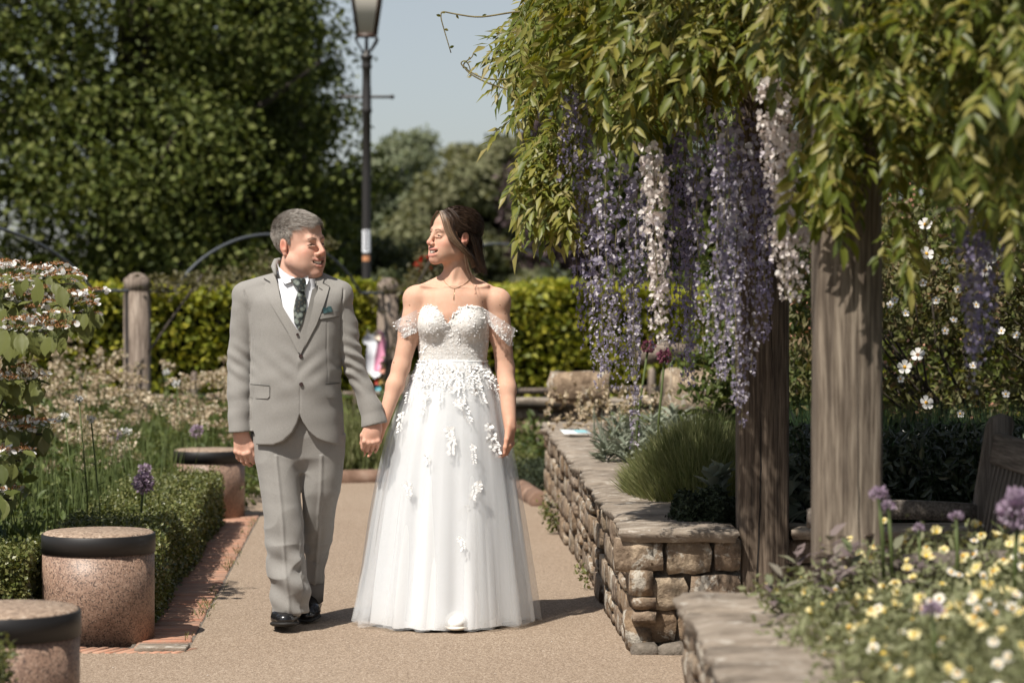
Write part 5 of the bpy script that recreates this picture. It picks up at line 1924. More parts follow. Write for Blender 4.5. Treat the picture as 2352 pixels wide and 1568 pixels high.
r = np.random.default_rng(8)
n = 26000
x = .66+r.random(n)**.9*1.9
y = r.uniform(3.9, 6.95, n)
keep = x > .70+.12*np.sin(y*6)*.4
x, y = x[keep], y[keep]
H = bed_top(x, y)-.45
z = .45+H*r.random(len(x))**.6*.75
dirs = np.stack([np.where(x < 1.0, -.5, -.1)+r.normal(size=len(x))*.35, r.normal(size=len(x))*.35, np.zeros(len(x))], 1)
V, f, T = blades(np.stack([x, y, z], 1)-dl, .085, .0045, .5, 42, .3, dirs)
k = r.choice(len(T), 13000)
mb = MB().add(V, f)
mb.add(*scatter_leaves(T[k]+rvec(len(k), .014), .030, .5, None, tmpl=L_LANCE, aspect=1.0))
mb.add(*scatter_leaves(T[k]+rvec(len(k), .022), .026, .5, None, tmpl=L_LANCE, aspect=1.2))
tag(mb.build("foliage", M_daisyl, db), kind='stuff')
n = 330
cnt = 0
stems = MB()
spots = []
while cnt < n:
    yy_ = r.uniform(4.2, 6.95)
    xx_ = .68+r.random()*1.6
    if CX+xx_/yy_*F > 2450:
        continue
    spots.append((xx_, yy_, bed_top(xx_, yy_)+r.normal()*.022))
    cnt += 1
for i, (a, b_, c_) in enumerate(spots):
    m_ = DM[int(r.choice(4, p=(.22, .36, .27, .15)))]
    p = np.array((a, b_, c_+.02))-dl
    if i < 290:
        ob("daisy_head", m_, db, tuple(p), aim((r.normal()*.45-.15, -.55+r.normal()*.45, .8)), r.uniform(.52, .80))
    stems.add(*tube([p+np.array((.02*r.normal()+.02, .02*r.normal(), -.13)), p+np.array((0, 0, -.05)), p-np.array((0, 0, .004))], .0013, 4, caps=False))
tag(stems.build("stems", M_daisyl, db), kind='stuff')
# purple-grey sage at the corner of the bed
M_sage = m_leaf("purple_sage", [(.10, .08, .08), (.16, .125, .125), (.22, .185, .17), (.12, .15, .07)], .8, .2, .1, tcol=(1, .95, .9))
t = thing("purple_sage", "purple grey sage sprawling over the coping at the corner of the near bed", "sage", (.93, 6.6, .46))
n = 420
c_ = r.integers(0, 34, n)
cc = np.stack([r.normal(size=34)*.11, r.normal(size=34)*.22-.05, r.uniform(.03, .19, 34)], 1)
a = r.random(n)*2*np.pi
P = cc[c_]+np.stack([np.zeros(n), np.zeros(n), r.normal(size=n)*.03], 1)
dr = np.stack([np.cos(a), np.sin(a), r.uniform(-.1, 1.0, n)], 1)
mk("leaves", *cloud(L_LANCE[0]*np.array((1.1, 1, 1)), L_LANCE[1], P, frames(dr, np.array((0, 0, 1.0))-dr*.2+rvec(n, .2)), .066*r.uniform(.6, 1.2, n)), M_sage, t)
mb = MB()
for p in cc:
    mb.add(*tube([(p[0]*.3, p[1]*.3, 0), p*np.array((.7, .7, .6)), p], .0035, 5))
tag(mb.build("stems", M_stem, t), kind='stuff')
# ================================================================ PEOPLE: distance-field sculpting
class Field:
    def __init__(s, xs, ys, zs):
        s.x, s.y, s.z = [np.asarray(a, np.float32) for a in (xs, ys, zs)]
        s.v = np.full((len(xs), len(ys), len(zs)), .25, np.float32)

    def win(s, lo, hi):
        sl = []
        for a, l, h in zip((s.x, s.y, s.z), lo, hi):
            sl.append(slice(max(0, int(np.searchsorted(a, l))-1), min(len(a), int(np.searchsorted(a, h))+1)))
        return tuple(sl)

    def op(s, f, lo, hi, k=.01, mode='u'):
        m = k+.02
        w = s.win(np.array(lo)-m, np.array(hi)+m)
        if any(q.stop <= q.start for q in w):
            return
        X, Y, Z = s.x[w[0]][:, None, None], s.y[w[1]][None, :, None], s.z[w[2]][None, None, :]
        b = f(X, Y, Z).astype(np.float32)
        a = s.v[w]
        if mode == 'u':
            h = np.clip(.5+.5*(a-b)/k, 0, 1)
            s.v[w] = a*(1-h)+b*h-k*h*(1-h)
        else:                                   # subtract
            b = -b
            h = np.clip(.5+.5*(b-a)/k, 0, 1)
            s.v[w] = a*(1-h)+b*h+k*h*(1-h)

    def cone(s, a, b, r1, r2, k=.01, mode='u', flat=None):
        """round cone; flat=(axis vector, factor) squeezes it along an axis"""
        a, b = np.asarray(a, float), np.asarray(b, float)
        R = max(r1, r2)

        def f(X, Y, Z):
            d = b-a
            L2 = max((d**2).sum(), 1e-9)
            px, py, pz = X-a[0], Y-a[1], Z-a[2]
            t = np.clip((px*d[0]+py*d[1]+pz*d[2])/L2, 0, 1)
            qx, qy, qz = px-t*d[0], py-t*d[1], pz-t*d[2]
            q2 = qx*qx+qy*qy+qz*qz
            if flat is not None:
                ax, fac = np.asarray(flat[0], float), flat[1]
                dn = qx*ax[0]+qy*ax[1]+qz*ax[2]
                q2 = q2+dn*dn*(1/fac**2-1)
            return np.sqrt(q2)-(r1+(r2-r1)*t)
        s.op(f, np.minimum(a, b)-R, np.maximum(a, b)+R, k, mode)

    def chain(s, pts, rs, k=.01, mode='u', flat=None):
        for i in range(len(pts)-1):
            s.cone(pts[i], pts[i+1], rs[i], rs[i+1], k, mode, flat)

    def ell(s, c, r, k=.01, mode='u', M=None):
        c, r = np.asarray(c, float), np.asarray(r, float)
        R = r.max()

        def f(X, Y, Z):
            px, py, pz = X-c[0], Y-c[1], Z-c[2]
            if M is not None:
                px, py, pz = [px*M[0][i]+py*M[1][i]+pz*M[2][i] for i in range(3)]
            k0 = np.sqrt((px/r[0])**2+(py/r[1])**2+(pz/r[2])**2)
            k1 = np.sqrt((px/r[0]**2)**2+(py/r[1]**2)**2+(pz/r[2]**2)**2)+1e-9
            return k0*(k0-1)/k1
        s.op(f, c-R, c+R, k, mode)

    def loft(s, z, cx, hx, cy, hy, k=.01, e=2.0, mode='u'):
        """stack of superellipses over z (ascending)"""
        z, cx, hx, cy, hy = [np.asarray(a, float) for a in (z, cx, hx, cy, hy)]

        zf = np.linspace(z[0], z[-1], 240)
        kw = np.hanning(23)
        kw /= kw.sum()

        def tab(a):
            t = np.interp(zf, z, a)
            return np.convolve(np.concatenate([2*t[0]-t[11:0:-1], t, 2*t[-1]-t[-2:-13:-1]]), kw, 'valid')
        tb = {id(a): tab(a) for a in (cx, hx, cy, hy)}

        def sm(a, Z):
            return np.interp(Z.ravel(), zf, tb[id(a)]).reshape(Z.shape)

        def f(X, Y, Z):
            Hx, Hy = sm(hx, Z), sm(hy, Z)
            q = (np.abs((X-sm(cx, Z))/Hx)**e+np.abs((Y-sm(cy, Z))/Hy)**e)**(1/e)
            d = (q-1)*np.minimum(Hx, Hy)
            return np.maximum(d, np.maximum(z[0]-Z, Z-z[-1]))
        s.op(f, ((cx-hx).min(), (cy-hy).min(), z[0]), ((cx+hx).max(), (cy+hy).max(), z[-1]), k, mode)

    def mesh(s):
        v = s.v
        sg = v < 0
        c = np.zeros(tuple(n-1 for n in v.shape), np.int8)
        sl = (slice(None, -1), slice(1, None))
        for i in (0, 1):
            for j in (0, 1):
                for k in (0, 1):
                    c += sg[sl[i], sl[j], sl[k]]
        act = (c > 0) & (c < 8)
        I, J, K = np.nonzero(act)
        ids = np.full(c.shape, -1, np.int32)
        ids[act] = np.arange(len(I))
        acc = np.zeros((len(I), 3))
        cnt = np.zeros(len(I))
        cs = [(i, j, k) for i in (0, 1) for j in (0, 1) for k in (0, 1)]
        for a in cs:
            for b in cs:
                if sum(b)-sum(a) == 1 and sum(abs(p-q) for p, q in zip(a, b)) == 1:
                    va, vb = v[I+a[0], J+a[1], K+a[2]], v[I+b[0], J+b[1], K+b[2]]
                    m = (va < 0) != (vb < 0)
                    t = np.where(m, va/np.where(m, va-vb, 1), 0)
                    p = np.array(a)+(np.array(b)-np.array(a))*t[:, None]
                    acc += p*m[:, None]
                    cnt += m
        p = acc/cnt[:, None]
        V = np.stack([s.x[I]+(s.x[I+1]-s.x[I])*p[:, 0], s.y[J]+(s.y[J+1]-s.y[J])*p[:, 1], s.z[K]+(s.z[K+1]-s.z[K])*p[:, 2]], 1)
        quads = []
        e = sg[:-1, 1:-1, 1:-1] != sg[1:, 1:-1, 1:-1]
        i, j, k = np.nonzero(e)
        j, k = j+1, k+1
        q = np.stack([ids[i, j-1, k-1], ids[i, j, k-1], ids[i, j, k], ids[i, j-1, k]], 1)
        fl = ~sg[i, j, k]
        q[fl] = q[fl][:, ::-1]
        quads.append(q)
        e = sg[1:-1, :-1, 1:-1] != sg[1:-1, 1:, 1:-1]
        i, j, k = np.nonzero(e)
        i, k = i+1, k+1
        q = np.stack([ids[i-1, j, k-1], ids[i-1, j, k], ids[i, j, k], ids[i, j, k-1]], 1)
        fl = ~sg[i, j, k]
        q[fl] = q[fl][:, ::-1]
        quads.append(q)
        e = sg[1:-1, 1:-1, :-1] != sg[1:-1, 1:-1, 1:]
        i, j, k = np.nonzero(e)
        i, j = i+1, j+1
        q = np.stack([ids[i-1, j-1, k], ids[i, j-1, k], ids[i, j, k], ids[i-1, j, k]], 1)
        fl = ~sg[i, j, k]
        q[fl] = q[fl][:, ::-1]
        quads.append(q)
        return V, np.concatenate(quads)


def vnorm(V, Q):
    n = np.cross(V[Q[:, 2]]-V[Q[:, 0]], V[Q[:, 3]]-V[Q[:, 1]])
    N = np.zeros_like(V)
    for k in range(4):
        np.add.at(N, Q[:, k], n)
    return unit(N)


def axis(*segs):
    """non-uniform axis: (start, stop, step) pieces joined"""
    out = []
    for a, b, st in segs:
        n = max(1, int(round((b-a)/st)))
        out.append(a+(b-a)*np.arange(n)/n)
    out.append([segs[-1][1]])
    return np.concatenate(out)


def polysdf(px, pz, poly):
    """signed distance in the x-z plane; px (n,1) pz (1,m)"""
    poly = np.asarray(poly, float)
    n = len(poly)
    d = np.full(np.broadcast(px, pz).shape, 1e9)
    sgn = np.ones(d.shape)
    for i in range(n):
        a, b = poly[i], poly[i-1]
        e = b-a
        wx, wz = px-a[0], pz-a[1]
        t = np.clip((wx*e[0]+wz*e[1])/(e@e+1e-12), 0, 1)
        d = np.minimum(d, (wx-e[0]*t)**2+(wz-e[1]*t)**2)
        c1, c2, c3 = pz >= a[1], pz < b[1], e[0]*wz > e[1]*wx
        fl = (c1 & c2 & c3) | (~c1 & ~c2 & ~c3)
        sgn = np.where(fl, -sgn, sgn)
    return sgn*np.sqrt(d)


class Folds:
    """smooth pseudo-noise from random plane waves"""
    def __init__(s, seed, freq, n=14, stretch=(1, 1, 1)):
        r = np.random.default_rng(seed)
        s.k = r.normal(size=(n, 3))
        s.k /= np.linalg.norm(s.k, axis=1, keepdims=True)
        s.k *= freq*r.uniform(.5, 1.5, n)[:, None]*np.array(stretch)
        s.p = r.random(n)*7
        s.n = n

    def __call__(s, P):
        return np.sin(P@s.k.T+s.p).sum(1)/math.sqrt(s.n/2)


def put_cols(o, C):
    at = o.data.color_attributes.new("Col", 'FLOAT_COLOR', 'POINT')
    at.data.foreach_set("color", np.concatenate([C, np.ones((len(C), 1))], 1).astype(np.float32).ravel())


def m_skin(name, rough=.66):
    m, nt, b = _nodes(name)
    at = nt.nodes.new("ShaderNodeAttribute")
    at.attribute_name = "Col"
    p = gpos(nt)
    n = tex(nt, 'Noise', 45, p, Detail=5)
    c = mixc(nt, ramp(nt, n.outputs[0], [(.35, (.28, .28, .28)), (.65, (0, 0, 0))]), at.outputs['Color'], mixc(nt, 1.0, at.outputs['Color'], (.86, .72, .68), 'MULTIPLY'))
    nt.links.new(c, b.inputs['Base Color'])
    b.inputs['Roughness'].default_value = rough
    b.inputs['Specular IOR Level'].default_value = .22
    b.inputs['Subsurface Weight'].default_value = .12
    b.inputs['Subsurface Radius'].default_value = (.012, .005, .003)
    b.inputs['Subsurface Scale'].default_value = 1.0
    n2 = tex(nt, 'Noise', 260, p, Detail=3)
    bump(nt, b, n2.outputs[0], .12, .002)
    return m


def m_suit(name, c):
    m, nt, b = _nodes(name)
    p = coords(nt)
    n1 = tex(nt, 'Noise', 900, coords(nt, 'Object', (1, 1, .25)), Detail=1)
    n2 = tex(nt, 'Noise', 900, coords(nt, 'Object', (.25, 1, 1)), Detail=1)
    mx = mixc(nt, .5, n1.outputs[0], n2.outputs[0])
    cc = ramp(nt, mx, [(.36, tuple(v*.85 for v in c)), (.5, c), (.64, tuple(v*1.15 for v in c))])
    nt.links.new(cc, b.inputs['Base Color'])
    b.inputs['Roughness'].default_value = .85
    b.inputs['Specular IOR Level'].default_value = .2
    b.inputs['Sheen Weight'].default_value = .15
    bump(nt, b, mx, .25, .002)
    return m


class Head:
    """local frame: x to the person's right, y forward, z up; s scale"""
    def __init__(s, C, yaw, pitch, roll, sc, xs=1.0, ys=1.0, zs=1.0):
        f = np.array((math.sin(yaw), -math.cos(yaw), 0.0))
        u = np.array((0, 0, 1.0))
        r = np.cross(f, u)
        f2 = f*math.cos(pitch)+u*math.sin(pitch)
        u2 = u*math.cos(pitch)-f*math.sin(pitch)
        r3 = r*math.cos(roll)+u2*math.sin(roll)
        u3 = u2*math.cos(roll)-r*math.sin(roll)
        s.M = np.array([r3, f2, u3])*sc          # rows: axes in world
        s.C = np.array(C, float)
        s.sc = sc
        s.dim = np.array((xs, ys, zs))

    def w(s, p):
        return s.C+(np.asarray(p, float)*s.dim)@s.M

    def local(s, P):
        return ((P-s.C)@s.M.T)/s.sc**2/s.dim

    def axes(s):
        A = s.M/s.sc
        return [[A[j][i] for j in range(3)] for i in range(3)]     # Field.ell expects M[k][i]


def sculpt_head(Fd, H, male):
    sc = H.sc
    ax = H.axes()

    def E(c, r, k=.012, mode='u'):
        Fd.ell(H.w(c), np.array(r)*sc*H.dim, k*sc, mode, ax)

    def Cn(a, b, r1, r2, k=.01, mode='u', flat=None):
        Fd.cone(H.w(a), H.w(b), r1*sc, r2*sc, k*sc, mode, flat)
    j = 1.0 if male else .90
    E((0, -.016, .042), (.075, .096, .084), .01)                       # cranium
    E((0, .035, .055), (.062, .052, .052), .03)                        # forehead
    E((0, .028, -.02), (.063*j, .066, .085), .03)                      # face block
    for q in (-1, 1):
        Cn((q*.056*j, .002, -.05), (q*.016, .074, -.106 if male else -.101), .015*j, .014*j, .025)       # jaw
        Cn((q*.047*j, .012, -.055), (q*.028*j, .056, -.068), .021, .022, .03)
        E((q*.038, .064, -.024), (.022, .020, .017), .025)
        E((q*.030, .056, -.052), (.029, .030, .034), .03)              # raised cheek
    E((0, .084, -.103 if male else -.098), (.020*j, .018, .016), .016)  # chin
    Cn((-.032, .086, .024), (.032, .086, .024), .0115 if male else .0085, .0115 if male else .0085, .02)     # brow
    for q in (-1, 1):
        E((q*.031, .102, .004), (.016, .011, .009), .009, 's')         # eye socket
        E((q*.030, .081, .0035), (.0155, .0130, .0125), .004)          # lids over the ball
        Cn((q*.0215, .0962, .0000), (q*.0395, .0915, -.0002), .0030, .0026, .0012, 's')   # opening
        Cn((q*.018, .0955, -.003), (q*.041, .087, -.004), .0035, .003, .006)   # lower lid, smiling
    nl = 1.0 if male else .93
    Cn((0, .094, .016), (0, .1165*nl+.004, -.025), .0085, .0090, .010)   # nose ridge
    E((0, .1125, -.030), (.0125, .0125, .0108), .008)
    for q in (-1, 1):
        E((q*.0135, .105, -.034), (.0078, .0105, .0078), .005)
        E((q*.0075, .112, -.042), (.0042, .006, .0035), .004, 's')
        Cn((q*.021, .1025, -.038), (q*.0345, .0895, -.062), .0024, .0016, .006, 's')  # smile fold
    E((0, .082, -.068), (.027, .021, .026), .02)                      # mouth area
    ms = 1.08 if male else 1.22
    # smiling mouth
    T = np.linspace(-1, 1, 7)
    cur = lambda dz, dy, wx: [(wx*t, .1035+dy-.025*t*t, -.0680+dz+.0150*t*t) for t in T]
    cu, cl = cur(.0090*ms, -.0005, .0365*ms), cur(-.0116*ms, -.0025, .0315*ms)
    for P, r in ((cu, .0036), (cl, .0052)):
        for a, b in zip(P[:-1], P[1:]):
            Cn(a, b, r, r, .006)
    op = cur(-.0008, .003, .0330*ms)
    for a, b, ra, rb in zip(op[:-1], op[1:], (.0025, .0052, .0066, .0068, .0066, .0052), (.0052, .0066, .0068, .0066, .0052, .0025)):
        Cn(a, b, ra*ms, rb*ms, .002, 's')
    # ears
    for q in (-1, 1):
        A = H.axes()
        c = (q*.0765, -.006, .0)
        E((q*.0775, -.010, .003), (.0075, .0175, .029), .006)
        E((q*.088, -.006, .006), (.008, .010, .019), .004, 's')
        E((q*.080, -.002, -.012), (.007, .008, .008), .005)            # tragus / lobe joint
        E((q*.078, -.004, -.027), (.0065, .0085, .010), .006)
    return cu, cl


def skin_cols(V, H, base, pink, lip, brow, cu, cl, lash, browthick, beard=None):
    C = np.repeat(np.array(base)[None], len(V), 0)
    L = H.local(V)
    near = (np.abs(L) < .2).all(1)

    def blend(c, w):
        C[near] = C[near]*(1-w[near][:, None])+np.array(c)*w[near][:, None]

    def gd(c, r):
        return np.exp(-(((L-np.array(c))/np.array(r))**2).sum(1))
    for q in (-1, 1):
        blend(pink, .55*gd((q*.045, .07, -.028), (.024, .03, .02)))
        blend(pink, .8*gd((q*.08, -.01, .0), (.015, .025, .035)))
    blend(pink, .6*gd((0, .12, -.03), (.02, .02, .016)))
    blend(pink, .35*gd((0, .085, -.1), (.03, .03, .02)))

    def seg(P, r0, r1):
        d = np.full(len(V), 1.0)
        for a, b in zip(P[:-1], P[1:]):
            a, b = np.array(a), np.array(b)
            e = b-a
            t = np.clip(((L-a)@e)/(e@e), 0, 1)
            d = np.minimum(d, np.linalg.norm(L-a-t[:, None]*e, axis=1))
        return np.clip((r1-d)/(r1-r0), 0, 1)
    blend(lip, seg(cu, .0045, .0080))
    blend(lip, seg(cl, .0060, .0095))
    blend((.05, .012, .01), seg([(x, y-.006, z) for x, y, z in [((a[0]+b[0])/2, (a[1]+b[1])/2, (a[2]+b[2])/2) for a, b in zip(cu, cl)]], .0045, .0065))
    for q in (-1, 1):
        blend(brow, .8*seg([(q*.013, .1, .0235), (q*.030, .098, .0285), (q*.045, .0905, .0235)], .002, browthick))
        blend(lash, .95*seg([(q*.0175, .0945, .001), (q*.025, .0955, .0042), (q*.034, .0935, .0040), (q*.0435, .087, .000)], .0014, .0037))
        blend((.42, .22, .18), .3*seg([(q*.02, .094, -.0055), (q*.040, .088, -.0075)], .001, .004))
    if beard is not None:
        blend(beard, .22*np.clip((-.035-L[:, 2])/.02, 0, 1)*np.clip((L[:, 1]-.0)/.03, 0, 1)*(L[:, 2] > -.13))
    return C


def hand(Fd, wrist, a, n, size, thumb, curl, spread=.10, k=.004, tcurl=.5, fr=None):
    """a: towards the fingers, n: back of the hand, thumb: +1/-1 side along cross(a, n)"""
    a = unit(np.array(a, float))
    n = np.array(n, float)
    n = unit(n-a*(n@a))
    b = np.cross(a, n)*thumb
    w = np.array(wrist, float)
    L = size
    fl = np.array((.42, .46, .43, .34))*L                  # finger lengths
    offs = np.array((.155, .055, -.05, -.145))*L
    pl = np.array((.50, .52, .49, .45))*L
    tips = []
    for i in range(4):
        kn = w+a*pl[i]+b*offs[i]
        Fd.cone(w+b*offs[i]*.6+a*.03*L, kn, .088*L, .062*L, .012, flat=(n, .72))
        c = curl[i] if hasattr(curl, '__len__') else curl
        d = unit(a+b*spread*(1.2-i*.8))
        p = kn
        ang = 0.0
        r = (.047 if i < 3 else .041)*L
        segs = (.46, .30, .24)
        pts, rs = [p], [r*1.08]
        for j, sgm in enumerate(segs):
            ang += c*(.9, 1.15, .8)[j]
            dd = d*math.cos(ang)-n*math.sin(ang)
            p = p+dd*fl[i]*sgm
            pts.append(p)
            rs.append(r*(.98, .88, .74)[j])
        Fd.chain(pts, rs, k)
        Fd.ell(kn+n*.018*L, np.array((.05, .05, .05))*L, .008)
        tips.append(pts)
    Fd.cone(w-a*.04*L, w+a*.25*L, .12*L, .13*L, .02, flat=(n, .62))
    # thumb leaves the side of the palm near its base
    t0 = w+a*.12*L+b*.12*L-n*.03*L
    t1 = w+a*.36*L+b*(.25-.05*tcurl)*L-n*.10*L*tcurl
    t2 = t1+unit(a*(.9)+b*(.30-.5*tcurl)-n*.5*tcurl)*.20*L
    t3 = t2+unit(a*.95+b*(.05-.5*tcurl)-n*.6*tcurl)*.155*L
    Fd.chain([t0, t1, t2, t3], [.078*L, .06*L, .052*L, .042*L], .007)
    return tips


def strands(roots, paths, w0, name, mat, parent, seed=0, flatn=None):
    """ribbons; paths (n, m, 3)"""
    n, m = paths.shape[:2]
    r = np.random.default_rng(seed)
    T = np.gradient(paths, axis=1)
    sd_ = unit(np.cross(T, np.repeat(unit(r.normal(size=(n, 1, 3))), m, 1)))
    wd_ = (w0*r.uniform(.6, 1.3, n))[:, None]*np.linspace(1, .15, m)[None]
    A, B = paths-sd_*wd_[..., None]/2, paths+sd_*wd_[..., None]/2
    V = np.stack([A, B], 2).reshape(-1, 3)
    i = np.arange(n)[:, None]*2*m+np.arange(m-1)[None]*2
    f = np.stack([i, i+1, i+3, i+2], -1).reshape(-1, 4)
    return mk(name, V, f, mat, parent, smooth=True)


def m_hair(name, cols, rough=.45, spec=.5):
    m, nt, b = _nodes(name)
    g = nt.nodes.new("ShaderNodeNewGeometry")
    c = ramp(nt, g.outputs['Random Per Island'], [(i/(len(cols)-1), k) for i, k in enumerate(cols)])
    nt.links.new(c, b.inputs['Base Color'])
    b.inputs['Roughness'].default_value = rough
    b.inputs['Specular IOR Level'].default_value = spec
    return m


def bvh_of(V, Q):
    return BVHTree.FromPolygons([tuple(p) for p in V], [tuple(q) for q in Q])


CAMO = Vector((0, 0, HC))


def ray(bvh, px, py, dmin=5.0):
    d = (Vector(tuple(W(px, py, 10.0)))-CAMO).normalized()
    h = bvh.ray_cast(CAMO+d*dmin, d)
    return h


def patch(name, poly, bvh, mat, parent, off=.003, th=.003, res=9.0, lift=None, fallback=10.0, smooth=True):
    """cloth piece lying on a surface: outline given where it is seen, laid on the hit points"""
    pts = []
    n = len(poly)
    for i in range(n):
        a, b = np.array(poly[i], float), np.array(poly[(i+1) % n], float)
        m = max(1, int(np.linalg.norm(b-a)/res))
        pts += [a+(b-a)*k/m for k in range(m)]
    nb = len(pts)
    P = np.array(pts)
    lo, hi = P.min(0), P.max(0)
    gx, gy = np.meshgrid(np.arange(lo[0]+res/2, hi[0], res), np.arange(lo[1]+res/2, hi[1], res))
    g = np.stack([gx.ravel(), gy.ravel()], 1)
    if len(g):
        sdv = np.array([polysdf(np.array([[q[0]]]), np.array([[q[1]]]), P)[0, 0] for q in g])
        g = g[sdv < -res*.35]
    al = np.concatenate([P, g]) if len(g) else P
    from mathutils.geometry import delaunay_2d_cdt
    vo, _, fo, _, _, _ = delaunay_2d_cdt([Vector(tuple(q)) for q in al], [(i, (i+1) % nb) for i in range(nb)], [list(range(nb))], 1, 1e-4)
    V = []
    last = None
    for q in vo:
        h = ray(bvh, q.x, q.y)
        if h[0] is None:
            V.append(None)
        else:
            V.append(np.array(h[0]))
    ok = [v for v in V if v is not None]
    my = np.mean([v[1] for v in ok]) if ok else fallback
    V = np.array([v if v is not None else W(q.x, q.y, my) for v, q in zip(V, vo)])
    dr = unit(V-np.array(CAMO))
    lf = np.array([lift(q.x, q.y) for q in vo]) if lift else np.zeros(len(V))
    Vo = V-dr*(off+th+lf)[:, None]
    Vi = V-dr*(off*.2)
    f = np.array([list(t) for t in fo])
    # camera-facing winding
    c = np.cross(Vo[f[:, 1]]-Vo[f[:, 0]], Vo[f[:, 2]]-Vo[f[:, 0]])
    fl = c[:, 1] > 0
    f[fl] = f[fl][:, ::-1]
    from collections import Counter
    ed = Counter()
    for t in f:
        for k in range(3):
            ed[(t[k], t[(k+1) % 3])] += 1
    bd = [(a, b) for (a, b) in ed if (b, a) not in ed]
    m = len(V)
    side = np.array([(b, a, a+m, b+m) for a, b in bd])
    return mk(name, np.concatenate([Vo, Vi]), [f, side], mat, parent, smooth=False)


def fold_shade(o, ang=50):
    for p_ in o.data.polygons:
        p_.use_smooth = True
    try:
        o.data.set_sharp_from_angle(angle=math.radians(ang))
    except Exception:
        pass
    return o
# ================================================================ THE MAN
MD = 10.06


def Sm(px, py, dy=0.0):
    return W(px, py, MD+dy)


man = thing("person", "man in light grey three-piece suit and patterned tie, holding the bride's hand", "person", (float(W(690, 1200, MD)[0]), MD, 0))
MO = np.array(man.location)


def mkm(name, V, Fq, mat, smooth=True, parent=None):
    o = mk(name, np.asarray(V)-MO, Fq, mat, parent or man, smooth)
    return o


M_suit = m_suit("grey_suit_wool", (.242, .234, .221))
M_skinm = m_skin("skin_man", .62)
HM = Head(Sm(688, 565, .0), math.radians(51), math.radians(1), math.radians(-3), 1.09)

# ---- body: one continuous figure (head, neck, torso, limbs, hands)
sh = [Sm(575, 690), Sm(783, 690)]
el = [Sm(552, 832, .02), Sm(815, 838, .02)]
wr = [Sm(554, 996, -.04), Sm(862, 985, -.02)]
xa, xb = Sm(510, 0)[0], Sm(900, 0)[0]
Fb = Field(axis((xa, Sm(590, 0)[0], .0028), (Sm(590, 0)[0], Sm(618, 0)[0], .006), (Sm(618, 0)[0], Sm(757, 0)[0], .0022), (Sm(757, 0)[0], Sm(818, 0)[0], .006), (Sm(818, 0)[0], xb, .0028)),
           axis((MD-.36, MD-.17, .008), (MD-.17, MD+.13, .0026), (MD+.13, MD+.42, .008)),
           axis((0, .66, .012), (.66, .84, .0026), (.84, 1.40, .012), (1.40, 1.76, .0022)))
Z = lambda py: HC-(py-HY)/F*MD
Fb.loft([Z(1040), Z(950), Z(860), Z(760), Z(700), Z(672)], [Sm(680, 0)[0]]*6, [.155, .15, .145, .155, .16, .10], [MD]*6, [.07, .075, .075, .07, .06, .05], .03)
for i in (0, 1):
    Fb.cone(Sm(680, 668), sh[i], .05, .045, .03)
    Fb.chain([sh[i], el[i], wr[i]], [.042, .036, .029], .02)
Fb.cone(Sm(672, 660, .02), HM.w((0, -.02, -.05)), .068, .060, .03)          # neck
Fb.ell(HM.w((0, .042, -.095)), (.05, .05, .028), .03)                        # soft chin
hipL, hipR = Sm(640, 1040), Sm(735, 1040)
Fb.chain([hipL, Sm(652, 1210, -.07), Sm(664, 1390, -.05)], [.07, .04, .028], .03)
Fb.chain([hipR, Sm(733, 1200, .05), Sm(720, 1350, .24)], [.07, .04, .028], .03)
cu, cl = sculpt_head(Fb, HM, True)
# relaxed right hand, back to the viewer
hand(Fb, wr[0]+np.array((0, -.005, .012)), (.06, -.04, -1), (-.35, -1, .12), .185, -1, (.55, .52, .5, .5), .05, tcurl=.55)
# left hand closed over the bride's fingers
hand(Fb, wr[1]+np.array((-.004, -.01, .034)), (-.13, -.12, -1), (.10, -1, -.05), .180, 1, (.80, .78, .75, .62), .05, tcurl=.75)
V, Q = Fb.mesh()
skm = (.62, .385, .295)
C = skin_cols(V, HM, skm, (.56, .20, .14), (.46, .17, .14), (.17, .11, .085), cu, cl, (.045, .025, .02), .0048, (.36, .22, .17))
hz = np.clip((.93-V[:, 2])/.1, 0, 1)[:, None]
C = C*(1-hz*(1-np.array((.95, .90, .88))))
body = mkm("body", V, Q, M_skinm)
put_cols(body, C)

# eyes and teeth
M_white_eye = m_plain("eye_white", (.55, .50, .47), .25)
M_iris = m_plain("iris", (.06, .045, .03), .2)
M_teeth = m_plain("teeth", (.78, .72, .62), .3)


def eyes(H, parent, mko):
    for q in (-1, 1):
        c = H.w((q*.031, .0815, -.0005))
        V, f = lathe([(.0001, -.0115), (.006, -.0098), (.0105, -.0045), (.0115, 0), (.0105, .0045), (.006, .0098), (.0001, .0115)], 14, caps=False)
        o = mko("eye", V*H.sc+c, f, M_white_eye)
        d = H.w((q*.031, .0922, -.0004))
        V, f = lathe([(.0001, .0016), (.0042, .0012), (.0068, -.0014)], 12, caps=False)
        R = np.array(Vector(tuple(H.M[1])).to_track_quat('Z', 'Y').to_matrix())
        mk("iris", V@R.T*H.sc+d-np.array(parent.location), f, M_iris, o)


def teeth(H, mko):
    T = np.linspace(-.95, .95, 12)
    top = np.array([H.w((.0320*t, .1025-.024*t*t, -.0605+.0145*t*t)) for t in T])
    bot = np.array([H.w((.0300*t, .1010-.024*t*t, -.0712+.0150*t*t)) for t in T])
    n = len(T)
    i = np.arange(n-1)
    V = np.concatenate([top, bot])
    mko("teeth", V, np.stack([i, i+1, i+n+1, i+n], 1), M_teeth)


eyes(HM, man, mkm)
teeth(HM, mkm)

# ---- short grey hair
M_hairm = m_hair("grey_hair", [(.17, .14, .12), (.29, .255, .225), (.40, .365, .33), (.55, .52, .48)], .6, .3)
M_hairmb = m_plain("grey_hair_under", (.20, .17, .145), .8, .2)


